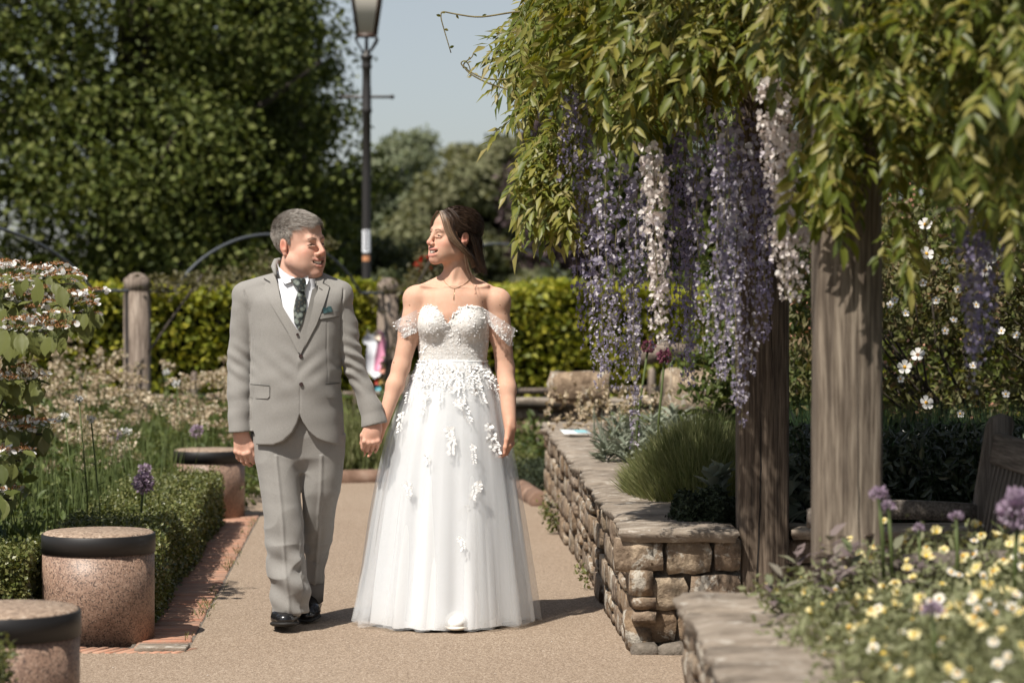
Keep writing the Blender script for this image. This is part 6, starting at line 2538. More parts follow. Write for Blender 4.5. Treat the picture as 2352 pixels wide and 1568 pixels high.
def scalp(H, mask, n, seed):
    """points on the skull's hair region with outward normals (local frame)"""
    r = np.random.default_rng(seed)
    out = []
    while len(out) < n:
        d = unit(r.normal(size=(n, 3)))
        p = np.array((0, -.014, .040))+d*np.array((.0765, .0985, .0865))
        out += [tuple(q) for q in p[mask(p)]]
    return np.array(out[:n])


def man_hair(p):
    x, y, z = np.abs(p[:, 0]), p[:, 1], p[:, 2]
    top = (z > .070-.0*x) & (y < .088)
    temple = (z > .03) & (y < .045-.35*np.clip(.09-z, 0, 1)*0) & (z > .02)
    side = (z > .0-.0*y) & (y < .022)
    back = (y < -.02) & (z > -.045-.2*(y+.02)*0)
    burn = (y > -.0) & (y < .022) & (z > -.012) & (x > .05)
    return (top | ((z > .045) & (y < .055)) | side | back | burn) & ~((y > .03) & (z < .062) & (x > .045)) & ~((y > -.030) & (y < .010) & (z < .030) & (x > .060)) & ~((y > -.030) & (z < .014))


P = scalp(HM, man_hair, 20000, 3)
BH = bvh_of(V, Q)
Pw = []
for q in (P*HM.dim)@HM.M+HM.C:
    Pw.append(np.array(BH.find_nearest(Vector(tuple(q)))[0]))
P = HM.local(np.array(Pw))
nrm = unit((P-np.array((0, -.014, .040)))/np.array((.0765, .0985, .0865))**2)
r = np.random.default_rng(9)
# comb: forwards on top, down at the sides and back
side_w = np.clip((.075-P[:, 2])/.04, 0, 1)[:, None]
comb = (1-side_w)*np.array((.35, 1.0, .15))+side_w*(np.array((0, -.25, -1.0)))
fl = Folds(4, 60)
comb = comb+r.normal(size=P.shape)*.22+np.stack([fl(P), fl(P+3)*.3, fl(P+7)*.4], 1)*.22
comb = unit(comb-nrm*(comb*nrm).sum(1, keepdims=True))
ln = (.028-.014*side_w[:, 0])*r.uniform(.7, 1.25, len(P))
ln *= np.clip((P[:, 2]+.075)/.05, .35, 1)
lift = .62-.30*side_w
s = np.linspace(0, 1, 4)[None, :, None]
lp = P[:, None]+nrm[:, None]*(.0012+ln[:, None, None]*lift[:, None]*np.sin(s*1.9)*.62)+comb[:, None]*ln[:, None, None]*s*.95
wpaths = (lp.reshape(-1, 3)*HM.dim)@HM.M+HM.C
hair = strands(None, wpaths.reshape(len(P), 4, 3)-MO, .0017, "hair", M_hairm, man, 1)
# dark under layer
Fh = Field(axis((Sm(615, 0)[0], Sm(760, 0)[0], .004)), axis((MD-.16, MD+.16, .004)), axis((1.46, 1.78, .004)))
Fh.ell(HM.w((0, -.014, .041)), np.array((.0765, .0985, .0865))*1.012*HM.sc, .001, 'u', HM.axes())
Vh, Qh = Fh.mesh()
Lc = HM.local(Vh[Qh].mean(1))
k = man_hair(Lc) & (Lc[:, 2] > -.06) & ~((Lc[:, 1] > -.005) & (Lc[:, 2] < .02))
used = np.unique(Qh[k])
rem = -np.ones(len(Vh), int)
rem[used] = np.arange(len(used))
o = mk("hair_under", Vh[used]-MO, rem[Qh[k]], M_hairmb, hair, True)

# ---- jacket
Fj = Field(axis((Sm(505, 0)[0], Sm(905, 0)[0], .0036)), axis((MD-.23, MD+.21, .0045)), axis((Z(1035), Z(595), .0036)))
jz = [1023, 1000, 950, 880, 820, 760, 720, 690, 668, 655]
jl = [572, 572, 573, 575, 577, 573, 567, 562, 575, 610]
jr = [791, 791, 790, 786, 783, 787, 792, 796, 782, 742]
jh = [.150, .150, .150, .150, .146, .140, .132, .120, .095, .07]
zs_ = [Z(a) for a in jz]
Fj.loft(zs_, [(Sm(a, 0)[0]+Sm(b_, 0)[0])/2 for a, b_ in zip(jl, jr)], [(b_-a)/2/F*MD for a, b_ in zip(jl, jr)], [MD+.0]*10, jh, .02, 2.35)
for i, (neck, shp) in enumerate(((Sm(655, 652, .0), Sm(571, 682)), (Sm(722, 652, .0), Sm(773, 680)))):
    Fj.cone(neck, shp, .057, .066, .03)
Fj.cone(Sm(612, 668), Sm(563, 677), .046, .050, .014)
Fj.cone(Sm(745, 664), Sm(783, 674), .046, .048, .014)
Fj.chain([Sm(570, 688), Sm(551, 832, .0), Sm(552, 930, -.03), Sm(552, 1000, -.05)], [.064, .0535, .0485, .0475], .0045)
Fj.chain([Sm(771, 684), Sm(801, 800, .005), Sm(817, 850, .0), Sm(850, 940, -.005), Sm(862, 985, -.012)], [.062, .050, .048, .051, .053], .0045)


def cutplane(Fd, p, n, c, R):
    """remove everything beyond a plane, near point c"""
    p, n, c = [np.asarray(a, float) for a in (p, n, c)]

    def f(X, Y, Z_):
        d = -((X-p[0])*n[0]+(Y-p[1])*n[1]+(Z_-p[2])*n[2])
        s_ = np.sqrt((X-c[0])**2+(Y-c[1])**2+(Z_-c[2])**2)-R
        return np.maximum(d, s_)
    Fd.op(f, c-R, c+R, .002, 's')


cutplane(Fj, Sm(552, 990), (0.05, 0, -1), Sm(552, 1015, -.045), .085)
cutplane(Fj, Sm(860, 975), unit((.25, -.05, -1)), Sm(872, 1005, -.012), .085)
# sleeve mouths
Fj.cone(Sm(552, 1025, -.047), Sm(552, 1000, -.045), .038, .034, .004, 's')
Fj.cone(Sm(872, 1010, -.012), Sm(862, 985, -.012), .043, .036, .004, 's')
# neck opening, V and cutaway front
Fj.cone(Sm(678, 590, .01), Sm(680, 668, -.01), .078, .066, .008, 's')


def prism(Fd, poly, y0, y1, k=.004):
    P = np.array([(Sm(a, 0)[0]*(1-.0115), Z(b_)*1.0+(HC-Z(b_))*.0115) for a, b_ in poly])

    def f(X, Y, Z_):
        d = polysdf(X[:, :, 0], Z_[0], P)[:, None, :]
        return np.maximum(d, np.maximum(y0-Y, Y-y1))
    lo, hi = P.min(0), P.max(0)
    Fd.op(f, (lo[0], y0, lo[1]), (hi[0], y1, hi[1]), k, 's')


Vu, Qu = Fj.mesh()
BU = bvh_of(Vu, Qu)
for sp in ([(561, 668), (568, 690), (574, 715), (578, 745), (580, 775)], [(789, 664), (787, 690), (784, 720), (783, 750), (785, 780)], [(581, 780), (581, 840), (579, 900), (577, 985)], [(786, 785), (790, 815), (796, 850)],
           [(752, 735), (750, 800), (754, 878)], [(598, 735), (600, 800), (597, 880)]):
    hh_ = [np.array(ray(BU, a, b_)[0]) for a, b_ in sp if ray(BU, a, b_)[0] is not None]
    rr0 = .0022 if sp[0][0] in (752, 598) else .0042
    if len(hh_) > 1:
        Fj.chain(hh_, [rr0]*len(hh_), .003, 's')
prism(Fj, [(634, 630), (725, 630), (728, 690), (712, 745), (690, 808), (686, 804), (660, 745), (640, 690)], MD-.22, MD-.088, .005)
prism(Fj, [(690, 950), (697, 968), (710, 990), (728, 1006), (745, 1014), (800, 1030), (800, 1045), (560, 1045), (575, 1022), (628, 1021), (652, 1012), (672, 992), (684, 970)], MD-.3, MD-.03, .005)
# overlap edge and side darts as fine grooves
V0 = [Sm(689, y, -.15) for y in (812, 850, 900, 948)]
Fj.chain(V0, [.0028]*4, .002, 's')
for sx in (566, 792):
    pass
Vj, Qj = Fj.mesh()
N = vnorm(Vj, Qj)
ux = (Vj[:, 0])
zz_ = Vj[:, 2]
f1, f2 = Folds(21, 16, stretch=(1.3, .8, .9)), Folds(22, 42, stretch=(1, 1, 1.6))
amp = np.full(len(Vj), .0016)
armL = np.clip((Sm(585, 0)[0]-Vj[:, 0])/.02, 0, 1)
armR = np.clip((Vj[:, 0]-Sm(795, 0)[0])/.02, 0, 1)
arm = np.maximum(armL, armR)*np.clip((Z(690)-zz_)/.09, 0, 1)
amp = amp+.0024*arm+.0022*np.exp(-((zz_-Z(880))/.07)**2)
dsp = amp*(f1(Vj)*.8+f2(Vj)*.35)
# drag lines across the elbow
for cx_, cz_ in ((552, 835), (812, 850), (822, 800)):
    c = Sm(cx_, cz_)
    q = np.exp(-(((Vj[:, 0]-c[0])/.06)**2+((Vj[:, 2]-c[2])/.075)**2))
    dsp += .0038*q*np.sin((Vj[:, 2]-c[2])*115+(Vj[:, 0]-c[0])*70+2*f1(Vj)*.5)
# buttoning pull
c = Sm(691, 817)
q = np.exp(-(((Vj[:, 0]-c[0])/.10)**2+((Vj[:, 2]-c[2]+.03)/.075)**2))*(Vj[:, 1] < MD)
dsp += .0032*q*np.sin(np.abs(Vj[:, 0]-c[0])*70-(Vj[:, 2]-c[2])*75)
Vj = Vj+N*dsp[:, None]
jk = mkm("jacket", Vj, Qj, M_suit)
BJ = bvh_of(Vj, Qj)
M_suitd = m_suit("grey_suit_lapel", (.252, .244, .230))
M_line = m_plain("seam_shadow", (.05, .047, .042), .9)
up = lambda a, b_: .004
lapL = [(633, 628), (618, 634), (606, 637), (615, 645), (607, 655), (612, 680), (628, 708), (650, 745), (672, 780), (688, 806), (691, 798), (684, 780), (668, 745), (652, 712), (643, 680), (637, 652)]
lapR = [(724, 632), (735, 636), (744, 640), (741, 651), (757, 658), (753, 672), (744, 700), (727, 745), (706, 785), (692, 810), (689, 800), (700, 765), (712, 735), (720, 700), (724, 668), (722, 645)]
fold_shade(patch("lapel", lapL, BU, M_suitd, man, .004, .004, 7)).location = -Vector(tuple(MO))
fold_shade(patch("lapel", lapR, BU, M_suitd, man, .004, .004, 7)).location = -Vector(tuple(MO))


def pm(name, poly, mat, off=.002, th=.003, res=8, bv=None, lift=None, parent=None):
    o = patch(name, poly, bv or BJ, mat, parent or man, off, th, res, lift)
    o.location = -Vector(tuple(MO))
    return fold_shade(o)


# inner torso that carries shirt, waistcoat and tie
Fi = Field(axis((Sm(600, 0)[0], Sm(760, 0)[0], .006)), axis((MD-.2, MD+.1, .006)), axis((Z(840), Z(600), .006)))
Fi.loft([Z(850), Z(800), Z(740), Z(690), Z(650), Z(615), Z(600)], [Sm(683, 0)[0]]*7, [.15, .15, .145, .13, .10, .085, .08], [MD]*7, [.152, .148, .142, .134, .122, .105, .10], .02, 2.2)
BI = bvh_of(*Fi.mesh())
# collar notch lines, buttonhole
pm("notch_line", [(606, 638), (620, 646.5), (619.5, 648), (606, 640)], M_line, .006, .0035, 6)
pm("notch_line", [(757, 657), (742, 649), (742, 650.8), (757, 659)], M_line, .006, .0035, 6)
pm("buttonhole", [(733, 660), (741, 665), (740, 666.5), (732, 661.5)], M_line, .007, .003, 6)
# flaps, welt pocket, handkerchief
pm("pocket_flap", [(575, 883), (619, 887), (619, 910), (614, 915), (580, 914), (575, 911)], M_suitd, .002, .003)
pm("pocket_flap", [(748, 883), (780, 880.5), (781, 909), (777, 912), (752, 913), (749, 909)], M_suitd, .002, .003)
pm("flap_line", [(575, 881.3), (619, 885.3), (619, 887), (575, 883)], M_line, .003, .003)
pm("flap_line", [(748, 881.3), (780, 878.8), (780, 880.5), (748, 883)], M_line, .003, .003)
pm("welt_pocket", [(734, 721), (778, 714), (779, 726), (735, 733)], M_suitd, .002, .003)
pm("welt_line", [(734, 733), (779, 726), (779, 727.5), (734, 734.5)], M_line, .002, .002)
pm("pocket_square", [(743, 720), (742, 706), (748, 708), (755, 703), (761, 704), (764, 716)], m_noise("teal_silk", [(.4, (.02, .05, .055)), (.6, (.06, .12, .13))], 60, rough=.5, bstr=.2), .002, .006, 5)
M_btn = m_plain("brown_button", (.035, .018, .016), .25)


def button(px, py, r=.0085, bv=None, parent=None):
    h = ray(bv or BJ, px, py)
    c = np.array(h[0])
    V, f = lathe([(r*.9, -.001), (r, .0015), (r*.92, .003), (r*.7, .0025), (r*.0+.0004, .0022)], 14, caps=False)
    R = np.array(Vector((-.02, -1, .05)).to_track_quat('Z', 'Y').to_matrix())
    return mkm("button", V@R.T+c+np.array((0, -.003, 0)), f, M_btn, parent=parent)


button(691, 817.5)
button(692, 882)
# sleeve cuff buttons are hidden; waistcoat, shirt, tie laid in the opening
M_shirt = m_noise("white_shirt", [(.3, (.66, .68, .74)), (.7, (.74, .76, .80))], 8, rough=.7, bstr=.1)
pm("shirt_front", [(638, 640), (724, 640), (722, 700), (706, 745), (690, 775), (668, 752), (650, 705)], M_shirt, .000, .003, 8, BI)
pm("waistcoat", [(642, 690), (656, 715), (670, 738), (683, 757), (694, 735), (708, 705), (717, 665), (730, 655), (730, 720), (712, 765), (691, 812), (684, 808), (662, 765), (645, 720)], M_suitd, .003, .004, 8, BI)
b_ = button(684, 768, .006, BI)
b_.location.y -= .008


# tie: knot and blade
def m_tie():
    m, nt, b = _nodes("floral_tie")
    p = coords(nt)
    v = tex(nt, 'Voronoi', 42, p)
    c = ramp(nt, v.outputs['Distance'], [(0, (.30, .34, .31)), (.25, (.17, .20, .18)), (.42, (.10, .12, .11)), (.5, (.02, .024, .024))])
    v2 = tex(nt, 'Voronoi', 90, p)
    c = mixc(nt, ramp(nt, v2.outputs['Distance'], [(.2, (.5, .5, .5)), (.4, (0, 0, 0))]), c, (.12, .10, .06))
    nt.links.new(c, b.inputs['Base Color'])
    b.inputs['Roughness'].default_value = .45
    return m


M_tie = m_tie()


def bulge(cx, w, h):
    return lambda a, b_: h*max(0.0, 1-((a-cx(b_))/w(b_))**2)


tc = lambda y: np.interp(y, [638, 668, 700, 750], [682, 691, 689, 684])
pm("tie_blade", [(686, 664), (698, 664), (704, 690), (703, 712), (693, 742), (686, 756), (676, 742), (674, 712), (678, 690)], M_tie, .005, .004, 6, BI, bulge(tc, lambda y: 16.0, .006))
pm("tie_knot", [(666, 641), (682, 637), (701, 640), (703, 650), (699, 668), (686, 668), (676, 655)], M_tie, .008, .008, 5, BI, bulge(tc, lambda y: 20.0, .008))


# shirt collar: standing band and two wings around the neck
def collar_wing(pts, mat, name):
    V = []
    n = len(pts)
    for (a, b_, dy) in pts:
        V.append(Sm(a, b_, dy))
    V = np.array(V)
    V2 = V+np.array((0, .004, 0))
    tri = np.array(tessellate_polygon([[Vector((p[0], p[2], 0)) for p in V]]))
    i = np.arange(n)
    return mkm(name, np.concatenate([V, V2]), [tri, tri[:, ::-1]+n, np.stack([i, (i+1) % n, n+(i+1) % n, n+i], 1)], mat, False)


ringc = []
for q, (z_, r_) in enumerate(((648, .077), (612, .075))):
    pass
a = np.linspace(0, 2*np.pi, 41)[:-1]
nk = Sm(674, 640, .012)
rg = []
for (dz, rx_, ry_) in ((-.045, .080, .078), (-.01, .077, .075), (.030, .0735, .071)):
    dip = .062*np.clip(np.sin(a-.75)*-1, 0, 1)**1.2*0
    slope = -.040*np.clip(np.cos(a-np.radians(-52)), -.2, 1)
    rg.append(np.stack([nk[0]+rx_*np.cos(a), nk[1]+ry_*np.sin(a), nk[2]+dz+slope*(1 if dz > -.04 else .8)], 1))
V = np.concatenate(rg)
i = np.arange(40)
fs = [np.stack([k*40+i, k*40+(i+1) % 40, (k+1)*40+(i+1) % 40, (k+1)*40+i], 1) for k in range(2)]
col = mkm("shirt_collar", V, np.concatenate(fs), M_shirt)
sol = col.modifiers.new("thickness", 'SOLIDIFY')
sol.thickness = .004
collar_wing([(637, 596, -.035), (640, 612, -.062), (652, 624, -.09), (668, 633, -.118), (680, 639, -.132), (666, 648, -.137), (655, 652, -.135), (648, 645, -.128), (641, 625, -.10), (636, 605, -.06)], M_shirt, "collar_wing")
collar_wing([(688, 641, -.133), (700, 636, -.122), (707, 632, -.108), (709, 642, -.115), (706, 652, -.127), (700, 656, -.133), (692, 650, -.135)], M_shirt, "collar_wing")
# jacket collar roll behind the neck
P = [Sm(633, 632, -.085), Sm(629, 612, -.04), Sm(634, 600, .03), Sm(655, 596, .085), Sm(685, 598, .095), Sm(712, 606, .07), Sm(722, 616, .03), Sm(726, 632, -.03)]
V, f = tube(P, [.006, .012, .013, .013, .013, .012, .009, .004], 8)
mkm("collar_roll", V, f, M_suitd)

# ---- trousers
Ft = Field(axis((Sm(565, 0)[0], Sm(810, 0)[0], .0036)), axis((MD-.36, MD+.36, .0055)), axis((Z(1420), Z(880), .0036)))


def leg(py, l, r, cy, hyf):
    py, l, r, cy = [np.array(a_, float)[::-1] for a_ in (py, l, r, cy)]
    d = MD+cy
    z = HC-(py-HY)/F*d
    x0, x1 = (l-CX)/F*d, (r-CX)/F*d
    return z, (x0+x1)/2, (x1-x0)/2, d, (x1-x0)/2*hyf


lz = leg([1000, 1020, 1060, 1100, 1150, 1200, 1250, 1300, 1340, 1370, 1404], [584, 583, 586, 595, 603, 607, 607, 611, 616, 621, 624], [690, 692, 690, 689, 690, 696, 700, 703, 706, 709, 708],
         [-.0, -.01, -.03, -.045, -.065, -.08, -.09, -.09, -.09, -.09, -.09], 1.02)
Ft.loft(*lz, .022, 2.1)
rz_ = leg([1000, 1020, 1060, 1100, 1130, 1170, 1210, 1250, 1300, 1336], [688, 690, 691, 692, 694, 696, 698, 699, 701, 703], [790, 791, 790, 786, 781, 771, 768, 760, 750, 741],
          [0, 0, .0, .0, .0, .02, .055, .10, .16, .20], 1.02)
Ft.loft(*rz_, .022, 2.1)
zt_ = [Z(1078), Z(1050), Z(1000), Z(950), Z(900)]
Ft.loft(zt_, [Sm(686, 0)[0]]*5, [.10, .16, .182, .176, .16], [MD]*5, [.06, .10, .118, .115, .10], .035, 2.2)
Ft.chain([Sm(692, 960, -.12), Sm(690, 1010, -.125), Sm(689, 1060, -.10)], [.003, .003, .003], .004, 's')   # fly seam
Vt, Qt = Ft.mesh()
N = vnorm(Vt, Qt)
f1, f2, f3 = Folds(31, 17, stretch=(1.1, .8, 1.2)), Folds(32, 34, stretch=(.8, .8, 1.5)), Folds(33, 9)
low = np.clip((Z(1150)-Vt[:, 2])/.16, 0, 1)
xm = Sm(697, 0)[0]
isL = Vt[:, 0] < xm
amp = .0022+.0085*low*np.where(isL, 1, .6)
rid = lambda a_: 1-np.abs(a_)*1.15
dsp = amp*(f1(Vt)*.55+rid(f2(Vt)*.7)*.55)
ph = Vt[:, 2]*62+np.where(isL, 1, -1)*(Vt[:, 0]-Sm(655, 0)[0])*30+1.6*f3(Vt)
dsp += .0072*np.clip((Z(1230)-Vt[:, 2])/.08, 0, 1)*np.where(isL, 1, .45)*np.sin(ph)*(Vt[:, 1] < MD+.1)
# pressed crease down each front
for cxp, yy0 in ((648, 1), (735, 0)):
    zc = np.interp(Vt[:, 2], *( (lz[0], lz[1]) if yy0 else (rz_[0], rz_[1])))
    m_ = (isL if yy0 else ~isL) & (Vt[:, 2] < Z(1040))
    dsp += .0055*m_*np.exp(-((Vt[:, 0]-zc-.004)/.007)**2)*(N[:, 1] < 0)
Vt = Vt+N*dsp[:, None]
mkm("trousers", Vt, Qt, M_suit)
BT = bvh_of(Vt, Qt)
#pm("trouser_cuff", [(626, 1385), (640, 1378), (665, 1374), (690, 1381), (706, 1390), (702, 1402), (690, 1398), (665, 1388), (645, 1394), (632, 1402)], M_suitd, .006, .004, 8, BT)

# ---- shoes
M_shoe = m_plain("black_leather", (.010, .010, .011), .22, .6)
M_sole = m_plain("black_sole", (.012, .011, .010), .7)
M_sock = m_plain("grey_sock", (.16, .15, .14), .9)


def shoe(toe, heel, wid, pitch, lace=True, matu=None, mats=None, mko=None, up_=.062, par=None):
    toe, heel = np.array(toe, float), np.array(heel, float)
    a = unit(toe-heel)
    L = np.linalg.norm(toe-heel)
    b = unit(np.cross(a, (0, 0, 1.0)))
    u = np.cross(b, a)
    lo = np.minimum(toe, heel)-.09
    hi = np.maximum(toe, heel)+np.array((.09, .09, .14))
    Fs = Field(axis((lo[0], hi[0], .0038)), axis((lo[1], hi[1], .0045)), axis((lo[2], hi[2], .0038)))
    p = lambda t, h, s_=0: heel+a*L*t+u*h+b*s_
    Fs.chain([p(.10, .035), p(.45, .034), p(.74, .032), p(.90, .026)], [wid*.36, wid*.40, wid*.47, wid*.36], .02, flat=(u, .72))
    Fs.chain([p(.12, .05), p(.30, .066), p(.50, up_)], [wid*.33, wid*.31, wid*.28], .03)
    Fs.chain([p(.50, up_*.95), p(.72, .038)], [wid*.27, wid*.30], .02)
    if lace:
        Fs.cone(p(.17, .07), p(.20, .11), wid*.33, wid*.31, .015)
    w = np.array(heel)

    def under(X, Y, Z_):
        return (X-w[0])*u[0]+(Y-w[1])*u[1]+(Z_-w[2])*u[2]-.012
    Fs.op(under, lo, hi, .002, 's')
    V, Q = Fs.mesh()
    upr = mko("shoe", V, Q, matu, parent=par)
    Fs = Field(axis((lo[0], hi[0], .0045)), axis((lo[1], hi[1], .005)), axis((lo[2]-.01, hi[2], .0035)))
    Fs.chain([p(.09, .008), p(.45, .008), p(.74, .008), p(.915, .009)], [wid*.385, wid*.40, wid*.50, wid*.39], .02, flat=(u, .26))
    V, Q = Fs.mesh()
    mk("sole", V-np.array(par.location if par else (0, 0, 0)), Q, mats, upr, True)
    if lace:
        for k in range(4):
            t = .40+k*.055
            c = p(t, up_+wid*.29-.003-k*.006)
            V, f = tube([c-b*.018-u*.006, c+u*.0015, c+b*.018-u*.006], .0017, 5)
            mk("lace", V-np.array(par.location), f, mats, upr, True)
    return upr


g0, g1 = G(662, 1448), G(668, 1400)
shoe((g0[0]-.003, 9.86, .030), (g1[0]+.004, 10.15, .006), .112, 0, True, M_shoe, M_sole, mkm, .074, man)
g2 = G(712, 1421)
shoe((g2[0]-.004, 10.16, .006), (g2[0]+.004, 10.44, .045), .104, 0, True, M_shoe, M_sole, mkm, .074, man)
V, f = tube([Sm(721, 1318, .22), Sm(717, 1378, .25)], .047, 14)
mkm("sock", V, f, M_sock)
# ================================================================ THE BRIDE
WD = 10.2


def Sw(px, py, dy=0.0):
    return W(px, py, WD+dy)


woman = thing("person", "bride in white lace off-shoulder gown with tulle skirt, smiling up at the man", "person", (float(W(1035, 1200, WD)[0]), WD, 0))
WO = np.array(woman.location)


def mkw(name, V, Fq, mat, smooth=True, parent=None):
    return mk(name, np.asarray(V)-WO, Fq, mat, parent or woman, smooth)


M_skinw = m_skin("skin_woman", .64)
HW = Head(Sw(1042, 547, .0), -math.radians(57), math.radians(5), math.radians(4), 1.02, xs=.96)
ZW = lambda py: HC-(py-HY)/F*WD
XW = lambda px: (px-CX)/F*WD

Fb = Field(axis((XW(840), XW(898), .0028), (XW(898), XW(970), .0045), (XW(970), XW(1090), .0022), (XW(1090), XW(1150), .0045), (XW(1150), XW(1200), .0024)),
           axis((WD-.22, WD-.14, .004), (WD-.14, WD+.12, .0028), (WD+.12, WD+.24, .006)),
           axis((.0, .66, .012), (.66, .85, .0026), (.85, 1.40, .005), (1.40, 1.77, .0022)))
# trunk
tz = [930, 880, 825, 790, 755, 720, 695, 675, 662]
tl = [958, 958, 966, 963, 961, 964, 966, 966, 985]
tr = [1125, 1124, 1114, 1119, 1121, 1118, 1121, 1128, 1112]
th = [.115, .112, .092, .094, .098, .098, .092, .080, .062]
trunk_args = ([ZW(a) for a in tz], [(XW(a)+XW(b_))/2 for a, b_ in zip(tl, tr)], [(XW(b_)-XW(a))/2 for a, b_ in zip(tl, tr)], [WD]*9, th)
Fb.loft(*trunk_args, .035, 2.3)
Fb.cone(Sw(1040, 672, -.035), Sw(1040, 720, -.055), .035, .035, .05)
for cx_ in (998, 1078):
    Fb.ell((XW(cx_), WD-.066, ZW(745)), (.056, .056, .058), .02)
Fb.cone((XW(1039), WD-.19, ZW(712)), (XW(1038), WD-.145, ZW(765)), .004, .004, .022, 's')
shw = [Sw(957, 684, .005), Sw(1142, 690, .005)]
for i, s_ in enumerate(shw):
    n0 = Sw(1030 if i == 0 else 1066, 648, .025)
    Fb.cone(n0, s_, .042, .044, .028)
    Fb.ell(s_+np.array((.006*(1 if i else -1), 0, -.004)), (.052, .050, .050), .02)
    # collarbones
    Fb.cone(Sw(1040+(8 if i else -8), 662, -.050), Sw(1118 if i else 968, 656, -.026), .0065, .0065, .02)
    Fb.cone(Sw(1062 if i else 1016, 651, -.055), Sw(1105 if i else 985, 648, -.035), .006, .006, .020, 's')
elw = [Sw(921, 842, -.045), Sw(1160, 845, .01)]
wrw = [Sw(881, 966, -.12), Sw(1172, 982, -.095)]
Fb.chain([shw[0], (shw[0]+elw[0])/2+np.array((.002, 0, 0)), elw[0], elw[0]*.65+wrw[0]*.35, wrw[0]], [.047, .044, .036, .036, .025], .02)
Fb.chain([shw[1], (shw[1]+elw[1])/2, elw[1], elw[1]*.65+wrw[1]*.35, wrw[1]], [.048, .045, .038, .038, .026], .02)
# neck
Fb.chain([Sw(1052, 672, .01), HW.w((0, -.012, -.045))], [.060, .047], .03)
Fb.cone(Sw(1033, 664, -.052), HW.w((-.035, -.012, -.03)), .009, .009, .018)
cuw, clw = sculpt_head(Fb, HW, False)
# legs under the gown
Fb.chain([Sw(1010, 930), Sw(1025, 1180, -.08), Sw(1042, 1390, -.13)], [.09, .05, .036], .04)
Fb.chain([Sw(1085, 930), Sw(1080, 1180, .04), Sw(1075, 1380, .10)], [.09, .05, .036], .04)
# left hand hangs with bent fingers, right hand held by the man
hand(Fb, wrw[1]+np.array((0, 0, .01)), (.02, -.06, -1), (1, -.30, .1), .165, 1, (.42, .52, .58, .60), .05, tcurl=.30)
hand(Fb, wrw[0]+np.array((-.012, -.002, -.004)), (-.40, -.10, -1), (.12, 1, -.1), .172, -1, (.06, .14, .22, .30), .12, tcurl=.3)
V, Q = Fb.mesh()
skw = (.60, .375, .275)
Cw = skin_cols(V, HW, skw, (.60, .22, .17), (.52, .21, .18), (.12, .07, .045), cuw, clw, (.035, .02, .015), .0042)
# small moles and a warmer chest
r = np.random.default_rng(2)
for px, py in ((1160, 720), (1148, 700), (1092, 674), (940, 702), (1045, 735), (1176, 800), (905, 832), (1108, 694)):
    c = Sw(px, py, -.05)
    d = np.hypot(V[:, 0]-c[0], V[:, 2]-c[2])
    Cw[(d < .0028) & (V[:, 1] < WD)] = (.22, .10, .06)
hz = np.clip((.93-V[:, 2])/.12, 0, 1)[:, None]
Cw = Cw*(1-hz*(1-np.array((.96, .84, .80))))
bodyw = mkw("body", V, Q, M_skinw)
put_cols(bodyw, Cw)
eyes(HW, woman, mkw)
teeth(HW, mkw)
BB = bvh_of(V, Q)

# ---- hair: dark brown, half up, lighter strands framing the face
M_hairw = m_hair("brown_hair", [(.018, .010, .007), (.032, .018, .012), (.055, .032, .020), (.09, .052, .032)], .38, .6)
M_hairl = m_hair("light_brown_hair", [(.07, .042, .026), (.13, .08, .048), (.21, .135, .085), (.30, .20, .13)], .4, .5)
M_hairwb = m_plain("brown_hair_under", (.018, .011, .008), .6, .3)
Fh = Field(axis((XW(975), XW(1135), .0035)), axis((WD-.14, WD+.17, .004)), axis((ZW(680), ZW(455), .0035)))
Fh.ell(HW.w((0, -.020, .046)), np.array((.080, .100, .086))*HW.sc, .01, 'u', HW.axes())
Fh.ell(HW.w((0, -.070, .066)), np.array((.058, .050, .056))*HW.sc, .02, 'u', HW.axes())
Fh.chain([HW.w((0, -.075, .0)), Sw(1092, 575, .05), Sw(1098, 612, .05)], [.045, .026, .010], .03, flat=((.4, .9, 0), .8))
# face window
f_ = HW

def facewin(X, Y, Z_):
    P = [X-f_.C[0], Y-f_.C[1], Z_-f_.C[2]]
    L = [(P[0]*f_.M[k][0]+P[1]*f_.M[k][1]+P[2]*f_.M[k][2])/f_.sc**2/f_.dim[k] for k in range(3)]
    a = (.030-L[1])+np.clip(L[2]-.03, 0, 1)*1.0          # in front of this plane
    b_ = L[2]-.098+.35*np.abs(L[0])*1.6
    side_ = np.maximum(.012-L[1], L[2]-.02)              # sideburn strip in front of the ear
    return np.minimum(np.maximum(a, b_), 1)
Fh.op(facewin, HW.C-.15, HW.C+.15, .006, 's')
for q in (-1, 1):
    Fh.ell(HW.w((q*.086, -.006, -.006)), np.array((.022, .017, .028))*HW.sc, .004, 's', HW.axes())
Vh, Qh = Fh.mesh()
mkw("hair_under", Vh, Qh, M_hairwb)
hairw = bpy.data.objects.get("hair_under.001") or woman.children[-1]
BH = bvh_of(Vh, Qh)


